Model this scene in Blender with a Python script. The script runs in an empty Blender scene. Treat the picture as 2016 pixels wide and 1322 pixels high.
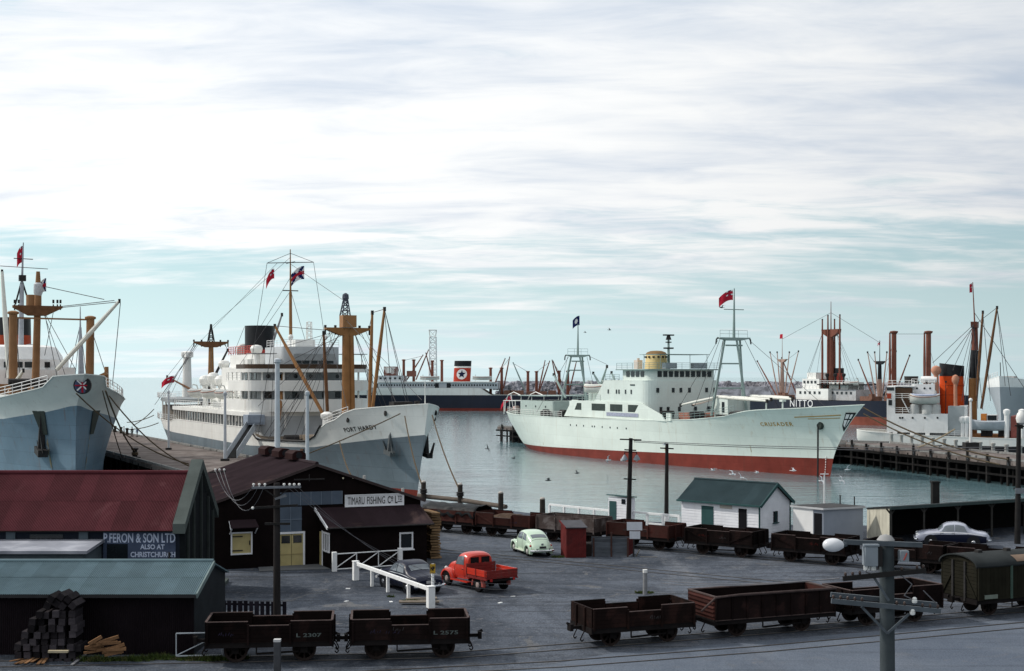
import bpy, math, random
from mathutils import Vector, Matrix, noise
random.seed(7)
R=math.radians
SC=bpy.context.scene; COL=SC.collection
# ---------------------------------------------------------------- camera
F=2700.0; CX=1008.0; CY=741.0; HC=11.0; ZW=-3.2        # focal length in photo pixels, principal column, horizon row, eye height, water level
cd=bpy.data.cameras.new('camera'); cam=bpy.data.objects.new('camera',cd); COL.objects.link(cam)
cam.location=(0,0,HC); cam.rotation_euler=(R(90),0,0)
cd.sensor_width=36; cd.lens=F/2016*36; cd.shift_y=(CY-661)/2016; cd.clip_start=.5; cd.clip_end=30000
SC.camera=cam
SC.view_settings.view_transform='Standard'; SC.view_settings.look='None'; SC.view_settings.exposure=0.0; SC.view_settings.gamma=1
SC.cycles.max_bounces=6; SC.cycles.use_denoising=True
# ---------------------------------------------------------------- sun and sky
SUN_EL=R(40); SKY_LO=.40; SKY_HI=1.13; SUN_AZ=R(164)                              # azimuth counter-clockwise from +X: sun high on the left, a little beyond the ships
sd=Vector((math.cos(SUN_EL)*math.cos(SUN_AZ),math.cos(SUN_EL)*math.sin(SUN_AZ),math.sin(SUN_EL)))
sl=bpy.data.lights.new('sun','SUN'); sl.energy=2.9; sl.angle=R(3); sl.color=(1,.95,.87)
so=bpy.data.objects.new('sun',sl); COL.objects.link(so); so.rotation_euler=(-sd).to_track_quat('-Z','Y').to_euler()
def build_world():
    w=bpy.data.worlds.new('World'); SC.world=w; w.use_nodes=True
    nt=w.node_tree; nt.nodes.clear(); N=nt.nodes.new; K=nt.links.new
    def math_(op,a,b=None,c=None,clamp=False):
        n=N('ShaderNodeMath'); n.operation=op; n.use_clamp=clamp
        for i,v in enumerate((a,b,c)):
            if v is None: continue
            if isinstance(v,(int,float)): n.inputs[i].default_value=v
            else: K(v,n.inputs[i])
        return n.outputs[0]
    def ramp(v,p0,p1,a=0.,b=1.):
        n=N('ShaderNodeMapRange'); n.interpolation_type='SMOOTHSTEP'; n.clamp=True
        for k,x in (('From Min',p0),('From Max',p1),('To Min',a),('To Max',b)): n.inputs[k].default_value=x
        K(v,n.inputs['Value']); return n.outputs['Result']
    def mix(f,a,b):
        n=N('ShaderNodeMix'); n.data_type='RGBA'
        if isinstance(f,float): n.inputs[0].default_value=f
        else: K(f,n.inputs[0])
        for i,v in ((6,a),(7,b)):
            if isinstance(v,tuple): n.inputs[i].default_value=(*v,1)
            else: K(v,n.inputs[i])
        return n.outputs[2]
    tc=N('ShaderNodeTexCoord'); sep=N('ShaderNodeSeparateXYZ'); K(tc.outputs['Generated'],sep.inputs[0])
    x,y,z=sep.outputs; zc=math_('MAXIMUM',z,0.); zz=math_('ADD',zc,.11)
    cu=math_('DIVIDE',x,zz); cv=math_('DIVIDE',y,zz)
    cmb=N('ShaderNodeCombineXYZ'); K(cu,cmb.inputs[0]); K(cv,cmb.inputs[1])
    def cloud(sx,sy,rot,off,scale,detail,rough,dist=0.):
        mp=N('ShaderNodeMapping'); mp.inputs['Scale'].default_value=(sx,sy,1); mp.inputs['Rotation'].default_value=(0,0,rot); mp.inputs['Location'].default_value=(off,off*.7,off*.3)
        K(cmb.outputs[0],mp.inputs[0]); n=N('ShaderNodeTexNoise'); n.inputs['Scale'].default_value=scale; n.inputs['Detail'].default_value=detail; n.inputs['Roughness'].default_value=rough; n.inputs['Distortion'].default_value=dist
        K(mp.outputs[0],n.inputs['Vector']); return n.outputs['Fac']
    big=cloud(.55,.85,R(22),4.3,.55,3,.5,.4)                # thick and thin areas of the sheet
    roll=cloud(.85,2.0,R(27),1.7,.9,6,.56,.55)               # long rolls
    rip=cloud(1.9,4.6,R(30),9.1,1.2,8,.60,.5)               # ripples inside the rolls
    thick=cloud(.55,1.15,R(26),23.9,.8,6,.55,.6)
    dn=N('ShaderNodeVectorMath'); dn.operation='DOT_PRODUCT'; K(tc.outputs['Generated'],dn.inputs[0]); dn.inputs[1].default_value=sd
    glow=ramp(dn.outputs['Value'],-.80,.62)                 # brightness of the sheet falls away from the veiled sun
    el=ramp(z,.02,.20)
    c=math_('ADD',math_('MULTIPLY',big,.55),math_('MULTIPLY',roll,.60)); c=math_('ADD',c,math_('MULTIPLY',math_('MULTIPLY',rip,ramp(z,.02,.12,.25,1.)),.52)); c=math_('ADD',c,ramp(z,.02,.12,.16,0.))
    c=math_('ADD',c,math_('MULTIPLY',el,.26))
    cover=ramp(c,.80,1.03)
    t=math_('ADD',math_('MULTIPLY',thick,1.0),math_('MULTIPLY',roll,.45)); t=math_('ADD',t,math_('MULTIPLY',rip,-.55)); t=math_('ADD',t,math_('MULTIPLY',glow,-.30)); t=math_('ADD',t,math_('MULTIPLY',el,.10))
    grey=ramp(t,.12,.60)
    ccol=mix(grey,(.955,.965,.965),(.575,.655,.765))
    sky=N('ShaderNodeTexSky'); sky.sky_type='NISHITA'; sky.sun_disc=False; sky.sun_elevation=SUN_EL; sky.sun_rotation=math.atan2(sd.x,sd.y); sky.air_density=1.0; sky.dust_density=1.0; sky.ozone_density=1.2
    hs=N('ShaderNodeVectorMath'); hs.operation='MULTIPLY'; K(sky.outputs[0],hs.inputs[0]); hs.inputs[1].default_value=(.060,.086,.092)
    # clear parts: sky colour veiled by thin high cloud, whiter towards the sea horizon
    veil=ramp(z,.0,.10,.90,.55)
    clear=mix(veil,hs.outputs[0],(.72,.90,.945))
    col=mix(cover,clear,ccol)
    gl=ramp(dn.outputs['Value'],-.85,.60,SKY_LO,SKY_HI)
    sc=N('ShaderNodeVectorMath'); sc.operation='SCALE'; K(col,sc.inputs[0]); K(math_('MULTIPLY',gl,10.),sc.inputs['Scale'])
    bg=N('ShaderNodeBackground'); bg.inputs['Strength'].default_value=.1; K(sc.outputs[0],bg.inputs['Color'])
    out=N('ShaderNodeOutputWorld'); K(bg.outputs[0],out.inputs['Surface'])
build_world()
# ---------------------------------------------------------------- helpers
def V(*a): return Vector(a)
def G(px,py,z=0.):                                       # where a photo pixel meets a level plane
    d=F*(HC-z)/(py-CY); return V((px-CX)/F*d,d,z)
def P(px,py,d): return V((px-CX)/F*d,d,HC-(py-CY)*d/F)   # a photo pixel at a known distance
class MB:
    def __init__(s): s.v=[]; s.f=[]; s.m=[]; s.cur=0
    def add(s,vs,fs,m=None):
        b=len(s.v); s.v+= [tuple(v) for v in vs]; s.f+=[tuple(b+i for i in f) for f in fs]; s.m+=[s.cur if m is None else m]*len(fs); return s
    def box(s,c,d,rz=0.,m=None):
        x,y,z=d[0]/2,d[1]/2,d[2]/2; C,S=math.cos(rz),math.sin(rz)
        vs=[(c[0]+a*x*C-b*y*S,c[1]+a*x*S+b*y*C,c[2]+e*z) for a in(-1,1) for b in(-1,1) for e in(-1,1)]
        return s.add(vs,[(0,1,3,2),(4,6,7,5),(0,4,5,1),(2,3,7,6),(0,2,6,4),(1,5,7,3)],m)
    def bb(s,a,b,m=None): return s.box(((a[0]+b[0])/2,(a[1]+b[1])/2,(a[2]+b[2])/2),(abs(b[0]-a[0]),abs(b[1]-a[1]),abs(b[2]-a[2])),0,m)
    def hexa(s,q0,q1,m=None):                            # two matching quads joined
        return s.add(list(q0)+list(q1),[(3,2,1,0),(4,5,6,7),(0,1,5,4),(1,2,6,5),(2,3,7,6),(3,0,4,7)],m)
    def slab(s,quad,n,m=None):
        n=Vector(n); return s.hexa([Vector(q) for q in quad],[Vector(q)+n for q in quad],m)
    def bar(s,p,q,w,h=None,m=None):
        p,q=Vector(p),Vector(q); h=h or w; d=(q-p).normalized(); up=V(0,0,1) if abs(d.z)<.95 else V(1,0,0)
        a=d.cross(up).normalized()*w/2; b=a.cross(d).normalized()*h/2
        return s.hexa([p-a-b,p+a-b,p+a+b,p-a+b],[q-a-b,q+a-b,q+a+b,q-a+b],m)
    def tube(s,p,q,r,r2=None,n=8,m=None):
        p,q=Vector(p),Vector(q); r2=r if r2 is None else r2; d=(q-p).normalized(); up=V(0,0,1) if abs(d.z)<.95 else V(1,0,0)
        a=d.cross(up).normalized(); b=a.cross(d).normalized(); vs=[]
        for c,rr in((p,r),(q,r2)):
            for i in range(n): t=2*math.pi*i/n; vs.append(c+a*math.cos(t)*rr+b*math.sin(t)*rr)
        fs=[(i,(i+1)%n,n+(i+1)%n,n+i) for i in range(n)]+[tuple(range(n-1,-1,-1)),tuple(range(n,2*n))]
        return s.add(vs,fs,m)
    def path(s,pts,r,n=6,m=None):
        for a,b in zip(pts,pts[1:]): s.tube(a,b,r,None,n,m)
        return s
    def prism(s,poly,z0,z1,m=None):
        n=len(poly); vs=[(p[0],p[1],z0) for p in poly]+[(p[0],p[1],z1) for p in poly]
        return s.add(vs,[tuple(range(n-1,-1,-1)),tuple(range(n,2*n))]+[(i,(i+1)%n,n+(i+1)%n,n+i) for i in range(n)],m)
    def extr(s,poly,vec,m=None):
        n=len(poly); vec=Vector(vec); vs=[Vector(p) for p in poly]; vs+=[v+vec for v in vs]
        return s.add(vs,[tuple(range(n-1,-1,-1)),tuple(range(n,2*n))]+[(i,(i+1)%n,n+(i+1)%n,n+i) for i in range(n)],m)
    def lathe(s,c,prof,n=16,m=None,sx=1.,sy=1.,ax='z'):
        vs=[]
        for r,h in prof:
            for i in range(n):
                t=2*math.pi*i/n; a,b=math.cos(t)*r*sx,math.sin(t)*r*sy
                vs.append((c[0]+a,c[1]+b,c[2]+h) if ax=='z' else (c[0]+h,c[1]+a,c[2]+b) if ax=='x' else (c[0]+a,c[1]+h,c[2]+b))
        k=len(prof); fs=[(j*n+i,j*n+(i+1)%n,(j+1)*n+(i+1)%n,(j+1)*n+i) for j in range(k-1) for i in range(n)]
        fs+=[tuple(range(n-1,-1,-1)),tuple(range((k-1)*n,k*n))]; return s.add(vs,fs,m)
    def loft(s,rings,closed=True,cap=True,m=None):
        n=len(rings[0]); k=len(rings); vs=[v for r in rings for v in r]; e=n if closed else n-1
        fs=[(j*n+i,j*n+(i+1)%n,(j+1)*n+(i+1)%n,(j+1)*n+i) for j in range(k-1) for i in range(e)]
        if cap: fs+=[tuple(range(n-1,-1,-1)),tuple(range((k-1)*n,k*n))]
        return s.add(vs,fs,m)
    def ball(s,c,r,n=8,m=None,sz=1.):
        return s.lathe(c,[(max(.02*r,r*math.sin(math.pi*i/n)),-r*sz*math.cos(math.pi*i/n)) for i in range(n+1)],n+2,m)
    def quad(s,a,b,c,d,m=None): return s.add([a,b,c,d],[(0,1,2,3)],m)
    def mesh(s,name,mats,smooth=False):
        me=bpy.data.meshes.new(name); me.from_pydata(s.v,[],s.f)
        for m in (mats if isinstance(mats,(list,tuple)) else [mats]): me.materials.append(m)
        me.polygons.foreach_set('material_index',s.m)
        import bmesh
        bm=bmesh.new(); bm.from_mesh(me); bmesh.ops.recalc_face_normals(bm,faces=bm.faces); bm.to_mesh(me); bm.free()
        if smooth:
            me.polygons.foreach_set('use_smooth',[True]*len(me.polygons))
            try: me.set_sharp_from_angle(angle=R(38))
            except Exception: pass
        return me
WM={}                                                    # world matrix of every parent
def thing(name,label,cat,loc=(0,0,0),rz=0.,group=None,kind=None):
    o=bpy.data.objects.new(name,None); COL.objects.link(o); o.location=loc; o.rotation_euler=(0,0,rz); o.empty_display_size=.3
    WM[o.name]=Matrix.Translation(Vector(loc))@Matrix.Rotation(rz,4,'Z')
    if label: o['label']=label
    if cat: o['category']=cat
    if group: o['group']=group
    if kind: o['kind']=kind
    return o
def part(mb,name,mat,parent,w=False,smooth=False,label=None,kind=None,me=None,bevel=0.):
    """one mesh as a child; w=True: its coordinates are world coordinates"""
    if me is None:
        if w:
            inv=WM[parent.name].inverted(); mb.v=[tuple(inv@Vector(v)) for v in mb.v]
        me=mb.mesh(name,mat,smooth)
    o=bpy.data.objects.new(name,me); COL.objects.link(o); o.parent=parent; WM[o.name]=WM[parent.name]
    if label: o['label']=label
    if kind: o['kind']=kind
    if bevel: 
        b=o.modifiers.new('bevel','BEVEL'); b.width=bevel; b.segments=2; b.limit_method='ANGLE'
    return o
def inst(me,name,parent,loc,rz=0.,rx=0.,ry=0.):             # a piece that shares its mesh with alike pieces
    o=bpy.data.objects.new(name,me); COL.objects.link(o); o.parent=parent; o.location=loc; o.rotation_euler=(rx,ry,rz); WM[o.name]=WM[parent.name]; return o
def single(mb,name,mat,label,cat,group=None,smooth=False,kind=None,bevel=0.):
    xs=[v[0] for v in mb.v]; ys=[v[1] for v in mb.v]; zs=[v[2] for v in mb.v]
    c=((min(xs)+max(xs))/2,(min(ys)+max(ys))/2,min(zs)); mb.v=[(v[0]-c[0],v[1]-c[1],v[2]-c[2]) for v in mb.v]
    o=bpy.data.objects.new(name,mb.mesh(name,mat,smooth)); COL.objects.link(o); o.location=c; WM[o.name]=Matrix.Translation(Vector(c))
    if label: o['label']=label
    if cat: o['category']=cat
    if group: o['group']=group
    if kind: o['kind']=kind
    if bevel:
        b=o.modifiers.new('bevel','BEVEL'); b.width=bevel; b.segments=2; b.limit_method='ANGLE'
    return o
def copy_tree(o,parent=None):
    c=o.copy(); COL.objects.link(c); c.parent=parent
    for ch in [x for x in bpy.data.objects if x.parent==o]: copy_tree(ch,c)
    return c
def text_mesh(body,size,bold=0.,space=1.,shear=0.):
    """flat lettering, left edge at x=0, baseline at y=0 -> list of (verts, tris)"""
    cu=bpy.data.curves.new('text','FONT'); cu.body=body; cu.size=size; cu.offset=bold; cu.space_character=space; cu.shear=shear; cu.resolution_u=3
    o=bpy.data.objects.new('text',cu); COL.objects.link(o); dg=bpy.context.evaluated_depsgraph_get(); dg.update(); me=o.evaluated_get(dg).to_mesh()
    vs=[Vector(v.co) for v in me.vertices]; fs=[tuple(p.vertices) for p in me.polygons]
    o.evaluated_get(dg).to_mesh_clear(); bpy.data.objects.remove(o); bpy.data.curves.remove(cu)
    return vs,fs
def lettering(body,size,O,U,W,parent,mat,name='lettering',bold=0.,fit=None,space=1.,fn=None,w=True,h=None):
    """letters laid on a surface: origin O, across U, up W (world unless w=False); fn maps (s,t) to a point instead; fit = width, h = height of the capitals"""
    vs,fs=text_mesh(body,size,bold,space)
    x0=min(v.x for v in vs); x1=max(v.x for v in vs); k=fit/(x1-x0) if fit else 1.; y0=min(v.y for v in vs); y1=max(v.y for v in vs); ky=h/(y1-y0) if h else k
    mb=MB(); mb.add([fn((v.x-x0)*k,(v.y-(y0 if h else 0))*ky) if fn else Vector(O)+Vector(U)*((v.x-x0)*k)+Vector(W)*((v.y-(y0 if h else 0))*ky) for v in vs],fs)
    return part(mb,name,mat,parent,w=w)
def sag(a,b,s,n=12):
    a,b=Vector(a),Vector(b); return [a.lerp(b,i/n)-V(0,0,s*4*(i/n)*(1-i/n)) for i in range(n+1)]
def interp(tab,x):
    if x<=tab[0][0]: return tab[0][1]
    for (a,b),(c,d) in zip(tab,tab[1:]):
        if x<=c: return b+(d-b)*(x-a)/(c-a)
    return tab[-1][1]
# ---------------------------------------------------------------- materials
MATS={}
def M(name,col=(.5,.5,.5),rough=.6,var=.25,vs=1.5,bump=0.,bs=8.,metal=0.,rust=0.,rustcol=(.16,.07,.03),spec=None,plates=None,grain=None,rnd=0.,col2=None,c2s=.6,c2t=(.5,.6),detail=5,alpha=None,emit=None,coat=0.):
    """procedural paint, timber, metal: noise-broken colour, optional second tone in patches, downward rust streaks, fine relief"""
    if name in MATS: return MATS[name]
    if spec is None: spec=.04 if rough>=.65 else .10 if rough>=.5 else .25
    m=bpy.data.materials.new(name); m.use_nodes=True; nt=m.node_tree; N=nt.nodes.new; K=nt.links.new
    b=nt.nodes['Principled BSDF']; b.inputs['Roughness'].default_value=rough; b.inputs['Metallic'].default_value=metal; b.inputs['Specular IOR Level'].default_value=spec; b.inputs['Coat Weight'].default_value=coat
    tc=N('ShaderNodeTexCoord'); mp=N('ShaderNodeMapping'); K(tc.outputs['Object'],mp.inputs[0])
    if grain: mp.inputs['Scale'].default_value=grain
    def noise_(scale,det=detail,ro=.6,src=None,dist=0.):
        n=N('ShaderNodeTexNoise'); n.inputs['Scale'].default_value=scale; n.inputs['Detail'].default_value=det; n.inputs['Roughness'].default_value=ro; n.inputs['Distortion'].default_value=dist; K((src or mp).outputs[0],n.inputs['Vector']); return n.outputs['Fac']
    def rng(v,a,c,lo,hi):
        n=N('ShaderNodeMapRange'); n.clamp=True
        for k,x in (('From Min',a),('From Max',c),('To Min',lo),('To Max',hi)): n.inputs[k].default_value=x
        K(v,n.inputs['Value']); return n.outputs['Result']
    def mixc(f,a,c):
        n=N('ShaderNodeMix'); n.data_type='RGBA'
        K(f,n.inputs[0])
        for i,v in ((6,a),(7,c)):
            if isinstance(v,tuple): n.inputs[i].default_value=(*v,1)
            else: K(v,n.inputs[i])
        return n.outputs[2]
    dk=tuple(c*(1-var) for c in col); lt=tuple(min(1,c*(1+var*.45)) for c in col)
    c=mixc(rng(noise_(vs),.28,.72,0.,1.),dk,lt)
    if col2: c=mixc(rng(noise_(c2s,6,.62,dist=.4),c2t[0],c2t[1],0.,1.),c,col2)
    seam=None
    if plates:                                           # welded plates: faint seams and a slight change of tone from plate to plate
        sp=N('ShaderNodeSeparateXYZ'); K(tc.outputs['Object'],sp.inputs[0]); cb=N('ShaderNodeCombineXYZ'); K(sp.outputs[0],cb.inputs[0]); K(sp.outputs[2],cb.inputs[1])
        bt=N('ShaderNodeTexBrick'); K(cb.outputs[0],bt.inputs['Vector']); bt.inputs['Scale'].default_value=1.; bt.inputs['Brick Width'].default_value=plates[0]; bt.inputs['Row Height'].default_value=plates[1]; bt.inputs['Mortar Size'].default_value=.035; bt.inputs['Mortar Smooth'].default_value=.6
        bt.inputs['Color1'].default_value=(.90,.90,.90,1); bt.inputs['Color2'].default_value=(1.05,1.05,1.05,1); bt.inputs['Mortar'].default_value=(.74,.74,.74,1)
        mm_=N('ShaderNodeMix'); mm_.data_type='RGBA'; mm_.blend_type='MULTIPLY'; mm_.inputs[0].default_value=plates[2]; K(c,mm_.inputs[6]); K(bt.outputs['Color'],mm_.inputs[7]); c=mm_.outputs[2]; seam=bt.outputs['Fac']
    if rust>0:
        m2=N('ShaderNodeMapping'); m2.inputs['Scale'].default_value=(1.3,1.3,.10); K(tc.outputs['Object'],m2.inputs[0])
        f=rng(noise_(1.1,7,.68,m2),.60-.08*rust,.76,0.,min(1.,rust)); c=mixc(f,c,rustcol)
    if rnd>0:
        oi=N('ShaderNodeObjectInfo'); hv=N('ShaderNodeHueSaturation'); K(rng(oi.outputs['Random'],0.,1.,1-rnd,1+rnd),hv.inputs['Value']); K(c,hv.inputs['Color']); c=hv.outputs[0]
    K(c,b.inputs['Base Color'])
    if bump>0:
        bn=N('ShaderNodeBump'); bn.inputs['Strength'].default_value=1.; bn.inputs['Distance'].default_value=bump; K(noise_(bs,4,.6),bn.inputs['Height']); K(bn.outputs[0],b.inputs['Normal'])
    if alpha is not None: b.inputs['Alpha'].default_value=alpha
    if emit: b.inputs['Emission Color'].default_value=(*emit,1); b.inputs['Emission Strength'].default_value=1.
    MATS[name]=m; return m
white=M('white_paint',(.80,.80,.79),.5,.12,.7,rust=.25)
offw=M('ship_white',(.78,.78,.75),.5,.10,.35,rust=.40,rustcol=(.36,.26,.17),bump=.02,bs=.8,plates=(5.,1.9,.3))
shipgrey=M('ship_upper_grey',(.50,.53,.55),.55,.14,.5,rust=.2,plates=(3.,2.,.4))
phgrey=M('hull_grey',(.165,.205,.235),.5,.20,.22,bump=.05,bs=.35,rust=.4,plates=(6.5,1.6,.9),spec=.15)
lsblue=M('hull_blue_grey',(.155,.235,.305),.5,.16,.2,bump=.05,bs=.35,rust=.5,plates=(7.5,1.7,.9),spec=.15)
lswhite=M('bulwark_grey_white',(.64,.67,.65),.5,.10,.3,rust=.3)
crgreen=M('pale_green_paint',(.71,.775,.72),.45,.09,.25,bump=.045,bs=.4,rust=.45,rustcol=(.42,.30,.17),plates=(7.,1.75,.42),spec=.2)
crgreen2=M('pale_green_house',(.66,.73,.69),.5,.08,.4,rust=.25,rustcol=(.42,.30,.17),plates=(4.,1.6,.18))
boot=M('red_boot_topping',(.20,.040,.030),.6,.30,.4,rust=.6,rustcol=(.09,.04,.03),plates=(7.,1.2,.7))
black=M('black_paint',(.012,.013,.016),.45,.3,.6)
bstarblk=M('black_hull',(.013,.017,.032),.45,.3,.1,rust=.2)
mastbuff=M('buff_mast_paint',(.29,.145,.058),.5,.22,.8,rust=.3)
mastred=M('red_brown_mast_paint',(.20,.075,.052),.55,.2,.8)
mastpale=M('pale_pink_mast_paint',(.42,.29,.24),.55,.15,.8)
spargrey=M('grey_green_spar',(.27,.35,.335),.5,.12,.8)
wire=M('rigging_wire',(.06,.06,.065),.6,.1)
dkgear=M('dark_gear',(.035,.033,.033),.6,.3,3.)
glass=M('dark_window_glass',(.012,.016,.02),.12,.3,2.,spec=.5)
decktan=M('weathered_deck',(.20,.165,.13),.8,.25,1.2)
flagred=M('flag_red',(.42,.02,.04),.8,.15,2.); flagblue=M('flag_blue',(.012,.018,.09),.8,.15); flagwhite=M('flag_white',(.75,.75,.75),.8,.05)
ropem=M('manila_rope',(.10,.075,.05),.9,.3,6.,bump=.01,bs=30)
steel=M('bare_steel',(.20,.20,.21),.45,.3,2.,metal=.6)
chrome=M('chrome',(.75,.75,.76),.16,.08,2.,metal=1.)
rubber=M('tyre_rubber',(.014,.014,.015),.8,.3,4.)
# ================================================================ the setting
def ground_mat(name='sealed_yard',A=(.036,.043,.056),B=(.098,.112,.138),dust=.85,seed=0.,k=1.):
    m=bpy.data.materials.new(name); m.use_nodes=True; nt=m.node_tree; N=nt.nodes.new; K=nt.links.new; b=nt.nodes['Principled BSDF']; b.inputs['Roughness'].default_value=.85; b.inputs['Specular IOR Level'].default_value=.04
    tc=N('ShaderNodeTexCoord')
    def no(scale,det,ro,sx=1,sy=1,rot=0.,dist=0.):
        mp=N('ShaderNodeMapping'); mp.inputs['Scale'].default_value=(sx,sy,1); mp.inputs['Rotation'].default_value=(0,0,rot); mp.inputs['Location'].default_value=(seed,seed,seed); K(tc.outputs['Object'],mp.inputs[0])
        n=N('ShaderNodeTexNoise'); n.inputs['Scale'].default_value=scale; n.inputs['Detail'].default_value=det; n.inputs['Roughness'].default_value=ro; n.inputs['Distortion'].default_value=dist; K(mp.outputs[0],n.inputs['Vector']); return n.outputs['Fac']
    def rg(v,a,c,lo,hi):
        n=N('ShaderNodeMapRange'); n.clamp=True
        for k,x in (('From Min',a),('From Max',c),('To Min',lo),('To Max',hi)): n.inputs[k].default_value=x
        K(v,n.inputs['Value']); return n.outputs['Result']
    def mx(f,a,c):
        n=N('ShaderNodeMix'); n.data_type='RGBA'; K(f,n.inputs[0])
        for i,v in ((6,a),(7,c)):
            if isinstance(v,tuple): n.inputs[i].default_value=(*v,1)
            else: K(v,n.inputs[i])
        return n.outputs[2]
    c=mx(rg(no(.10,8,.70,dist=.8),.38,.60,0,1),A,B)
    c=mx(rg(no(.22,5,.6,1.,.25,R(-35),.6),.55,.70,0,dust),c,(.150,.160,.180))      # dusty wheel paths
    c=mx(rg(no(.30,5,.65,1,.5,R(15),.8),.58,.74,0,.8*k),c,(.024,.027,.033))         # oil and damp
    c=mx(rg(no(1.1,4,.7),.64,.76,0,.5),c,(.18,.16,.14))
    for rot,sx in((R(-36),.05),(R(-20),.06),(R(12),.05),(R(58),.07)):                # tyre marks in several directions
        c=mx(rg(no(1.6,3,.5,sx,1.,rot,.15),.60,.70,0,.55*k+.1),c,(.035,.038,.044))
    c=mx(rg(no(.45,5,.6,dist=1.2),.62,.66,0,.55*k),c,(.155,.15,.145))                 # patched seal
    c=mx(rg(no(2.6,4,.75),.30,.52,.6*k,0),c,(.030,.035,.044)); c=mx(rg(no(3.4,4,.75),.54,.74,0,.7*k),c,(.155,.165,.185))                # gravel in clumps
    sp=no(13.,3,.8); c2=N('ShaderNodeMix'); c2.data_type='RGBA'; c2.blend_type='MULTIPLY'; c2.inputs[0].default_value=1.; K(c,c2.inputs[6])
    g=rg(sp,.28,.72,1-.65*(.4+.6*k),1+.65*(.4+.6*k)); cc=N('ShaderNodeCombineColor')
    for i in range(3): K(g,cc.inputs[i])
    K(cc.outputs[0],c2.inputs[7]); K(c2.outputs[2],b.inputs['Base Color'])
    bn=N('ShaderNodeBump'); bn.inputs['Distance'].default_value=.03; K(no(7.,4,.7),bn.inputs['Height']); K(bn.outputs[0],b.inputs['Normal'])
    return m
GROUND=ground_mat()
# the quay edge runs from the left wharf, past the grey ship's bow, to the right wharf
QUAY=[(-150,150),(-52,150),(-26,141),(-9.5,127),(-8.2,122.5),(-1,113.2),(3.2,108),(10.6,103.5),(24,101),(60,101),(200,101)]
mb=MB(); poly=[(-260,5),(260,5)]+[(200,101)]+QUAY[::-1][1:]+[(-260,150)]
n=len(poly); mb.add([(x,y,0) for x,y in poly],[tuple(range(n))]); mb.add([(x,y,z) for x,y in QUAY for z in(0,-6)],[(2*i,2*i+1,2*i+3,2*i+2) for i in range(len(QUAY)-1)])
single(mb,'ground',GROUND,None,None,kind='structure')
def water_mat():
    m=bpy.data.materials.new('harbour_water'); m.use_nodes=True; nt=m.node_tree; N=nt.nodes.new; K=nt.links.new; b=nt.nodes['Principled BSDF']
    b.inputs['Base Color'].default_value=(.125,.215,.24,1); b.inputs['Roughness'].default_value=.07; b.inputs['IOR'].default_value=1.42; b.inputs['Specular IOR Level'].default_value=.5
    tc=N('ShaderNodeTexCoord')
    def no(sx,sy,scale,det,rot,dist=.3):
        mp=N('ShaderNodeMapping'); mp.inputs['Scale'].default_value=(sx,sy,1); mp.inputs['Rotation'].default_value=(0,0,rot); K(tc.outputs['Object'],mp.inputs[0])
        n=N('ShaderNodeTexNoise'); n.inputs['Scale'].default_value=scale; n.inputs['Detail'].default_value=det; n.inputs['Roughness'].default_value=.58; n.inputs['Distortion'].default_value=dist; K(mp.outputs[0],n.inputs['Vector']); return n.outputs['Fac']
    def bump(h,dist,prev=None):
        bn=N('ShaderNodeBump'); bn.inputs['Distance'].default_value=dist; K(h,bn.inputs['Height'])
        if prev: K(prev,bn.inputs['Normal'])
        return bn.outputs[0]
    a=bump(no(.45,1.,.22,3,R(12)),.11); a=bump(no(.4,1.,.8,5,R(-8)),.085,a); a=bump(no(.6,1.,3.2,3,R(5)),.024,a)
    K(a,b.inputs['Normal']); return m
WATER=water_mat()
mb=MB(); S=14000.; mb.add([(-S,-200,ZW),(S,-200,ZW),(S,S,ZW),(-S,S,ZW)],[(0,1,2,3)]); single(mb,'water',WATER,None,None,kind='structure')
# paler sealed road in front of the trains
roadm=ground_mat('road_seal',(.088,.106,.138),(.125,.145,.178),.25,31.,.25)
roadm_=M('road_seal_',(.098,.118,.155),.85,.18,.25,bump=.02,bs=9,col2=(.135,.15,.18),c2s=.2,c2t=(.44,.62),grain=(.35,1.,1.),detail=8)
FRONT=[(-24,51.9),(-10.8,53.2),(-2.1,54.1),(3.5,56.2),(8.7,58.2),(14.9,60.7),(20.4,63.0),(27,65.9),(40,71.8)]      # centre line of the front track
def fy(x): return interp(FRONT,x)
mb=MB(); edge=[(x,fy(x)-1.9) for x in (4,8.7,14.9,20.4,27,40)]; pl=[(1.5,fy(1.5)-3.2)]+edge+[(60,fy(40)+6),(60,20),(-40,20),(-12,44),(-6,48.6)]
mb.add([(x,y,.004) for x,y in pl],[tuple(range(len(pl)))]); single(mb,'road',roadm,None,None,kind='structure')
# tracks: rails let into the yard
railm=M('rail_steel',(.10,.09,.085),.5,.3,3.,metal=.5); flange=M('rail_flangeway',(.048,.054,.064),.9,.2)
def offset(pl,o):
    out=[]
    for i,(x,y) in enumerate(pl):
        a=pl[max(0,i-1)]; b=pl[min(len(pl)-1,i+1)]; dx,dy=b[0]-a[0],b[1]-a[1]; L=math.hypot(dx,dy); out.append((x-dy/L*o,y+dx/L*o))
    return out
def track(pl,what):
    t=thing('railway_track',None,None,(pl[0][0],pl[0][1],0),kind='structure')
    for s in(-.533,.533):
        mb=MB(); mg=MB(); q=offset(pl,s)
        for a,b in zip(q,q[1:]):
            mb.bar((*a,.012),(*b,.012),.07,.03)
            mg.bar((*a,.0045),(*b,.0045),.16,.006)
        part(mg,'flangeway',flange,t,w=True); part(mb,'rail',railm,t,w=True)
BACK0=V(-4.6,97.2); BDIR=V(.8102,-.5862)
BACK=[tuple(BACK0+BDIR*k) for k in(-16,0,12,24,36,48)]
track(FRONT,'front'); track(BACK,'back')
track([(-24,48.2),(-6,50.4),(2,52.4),(10,55.2),(16,57.7),(28,62.9),(44,70)],'road')
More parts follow.
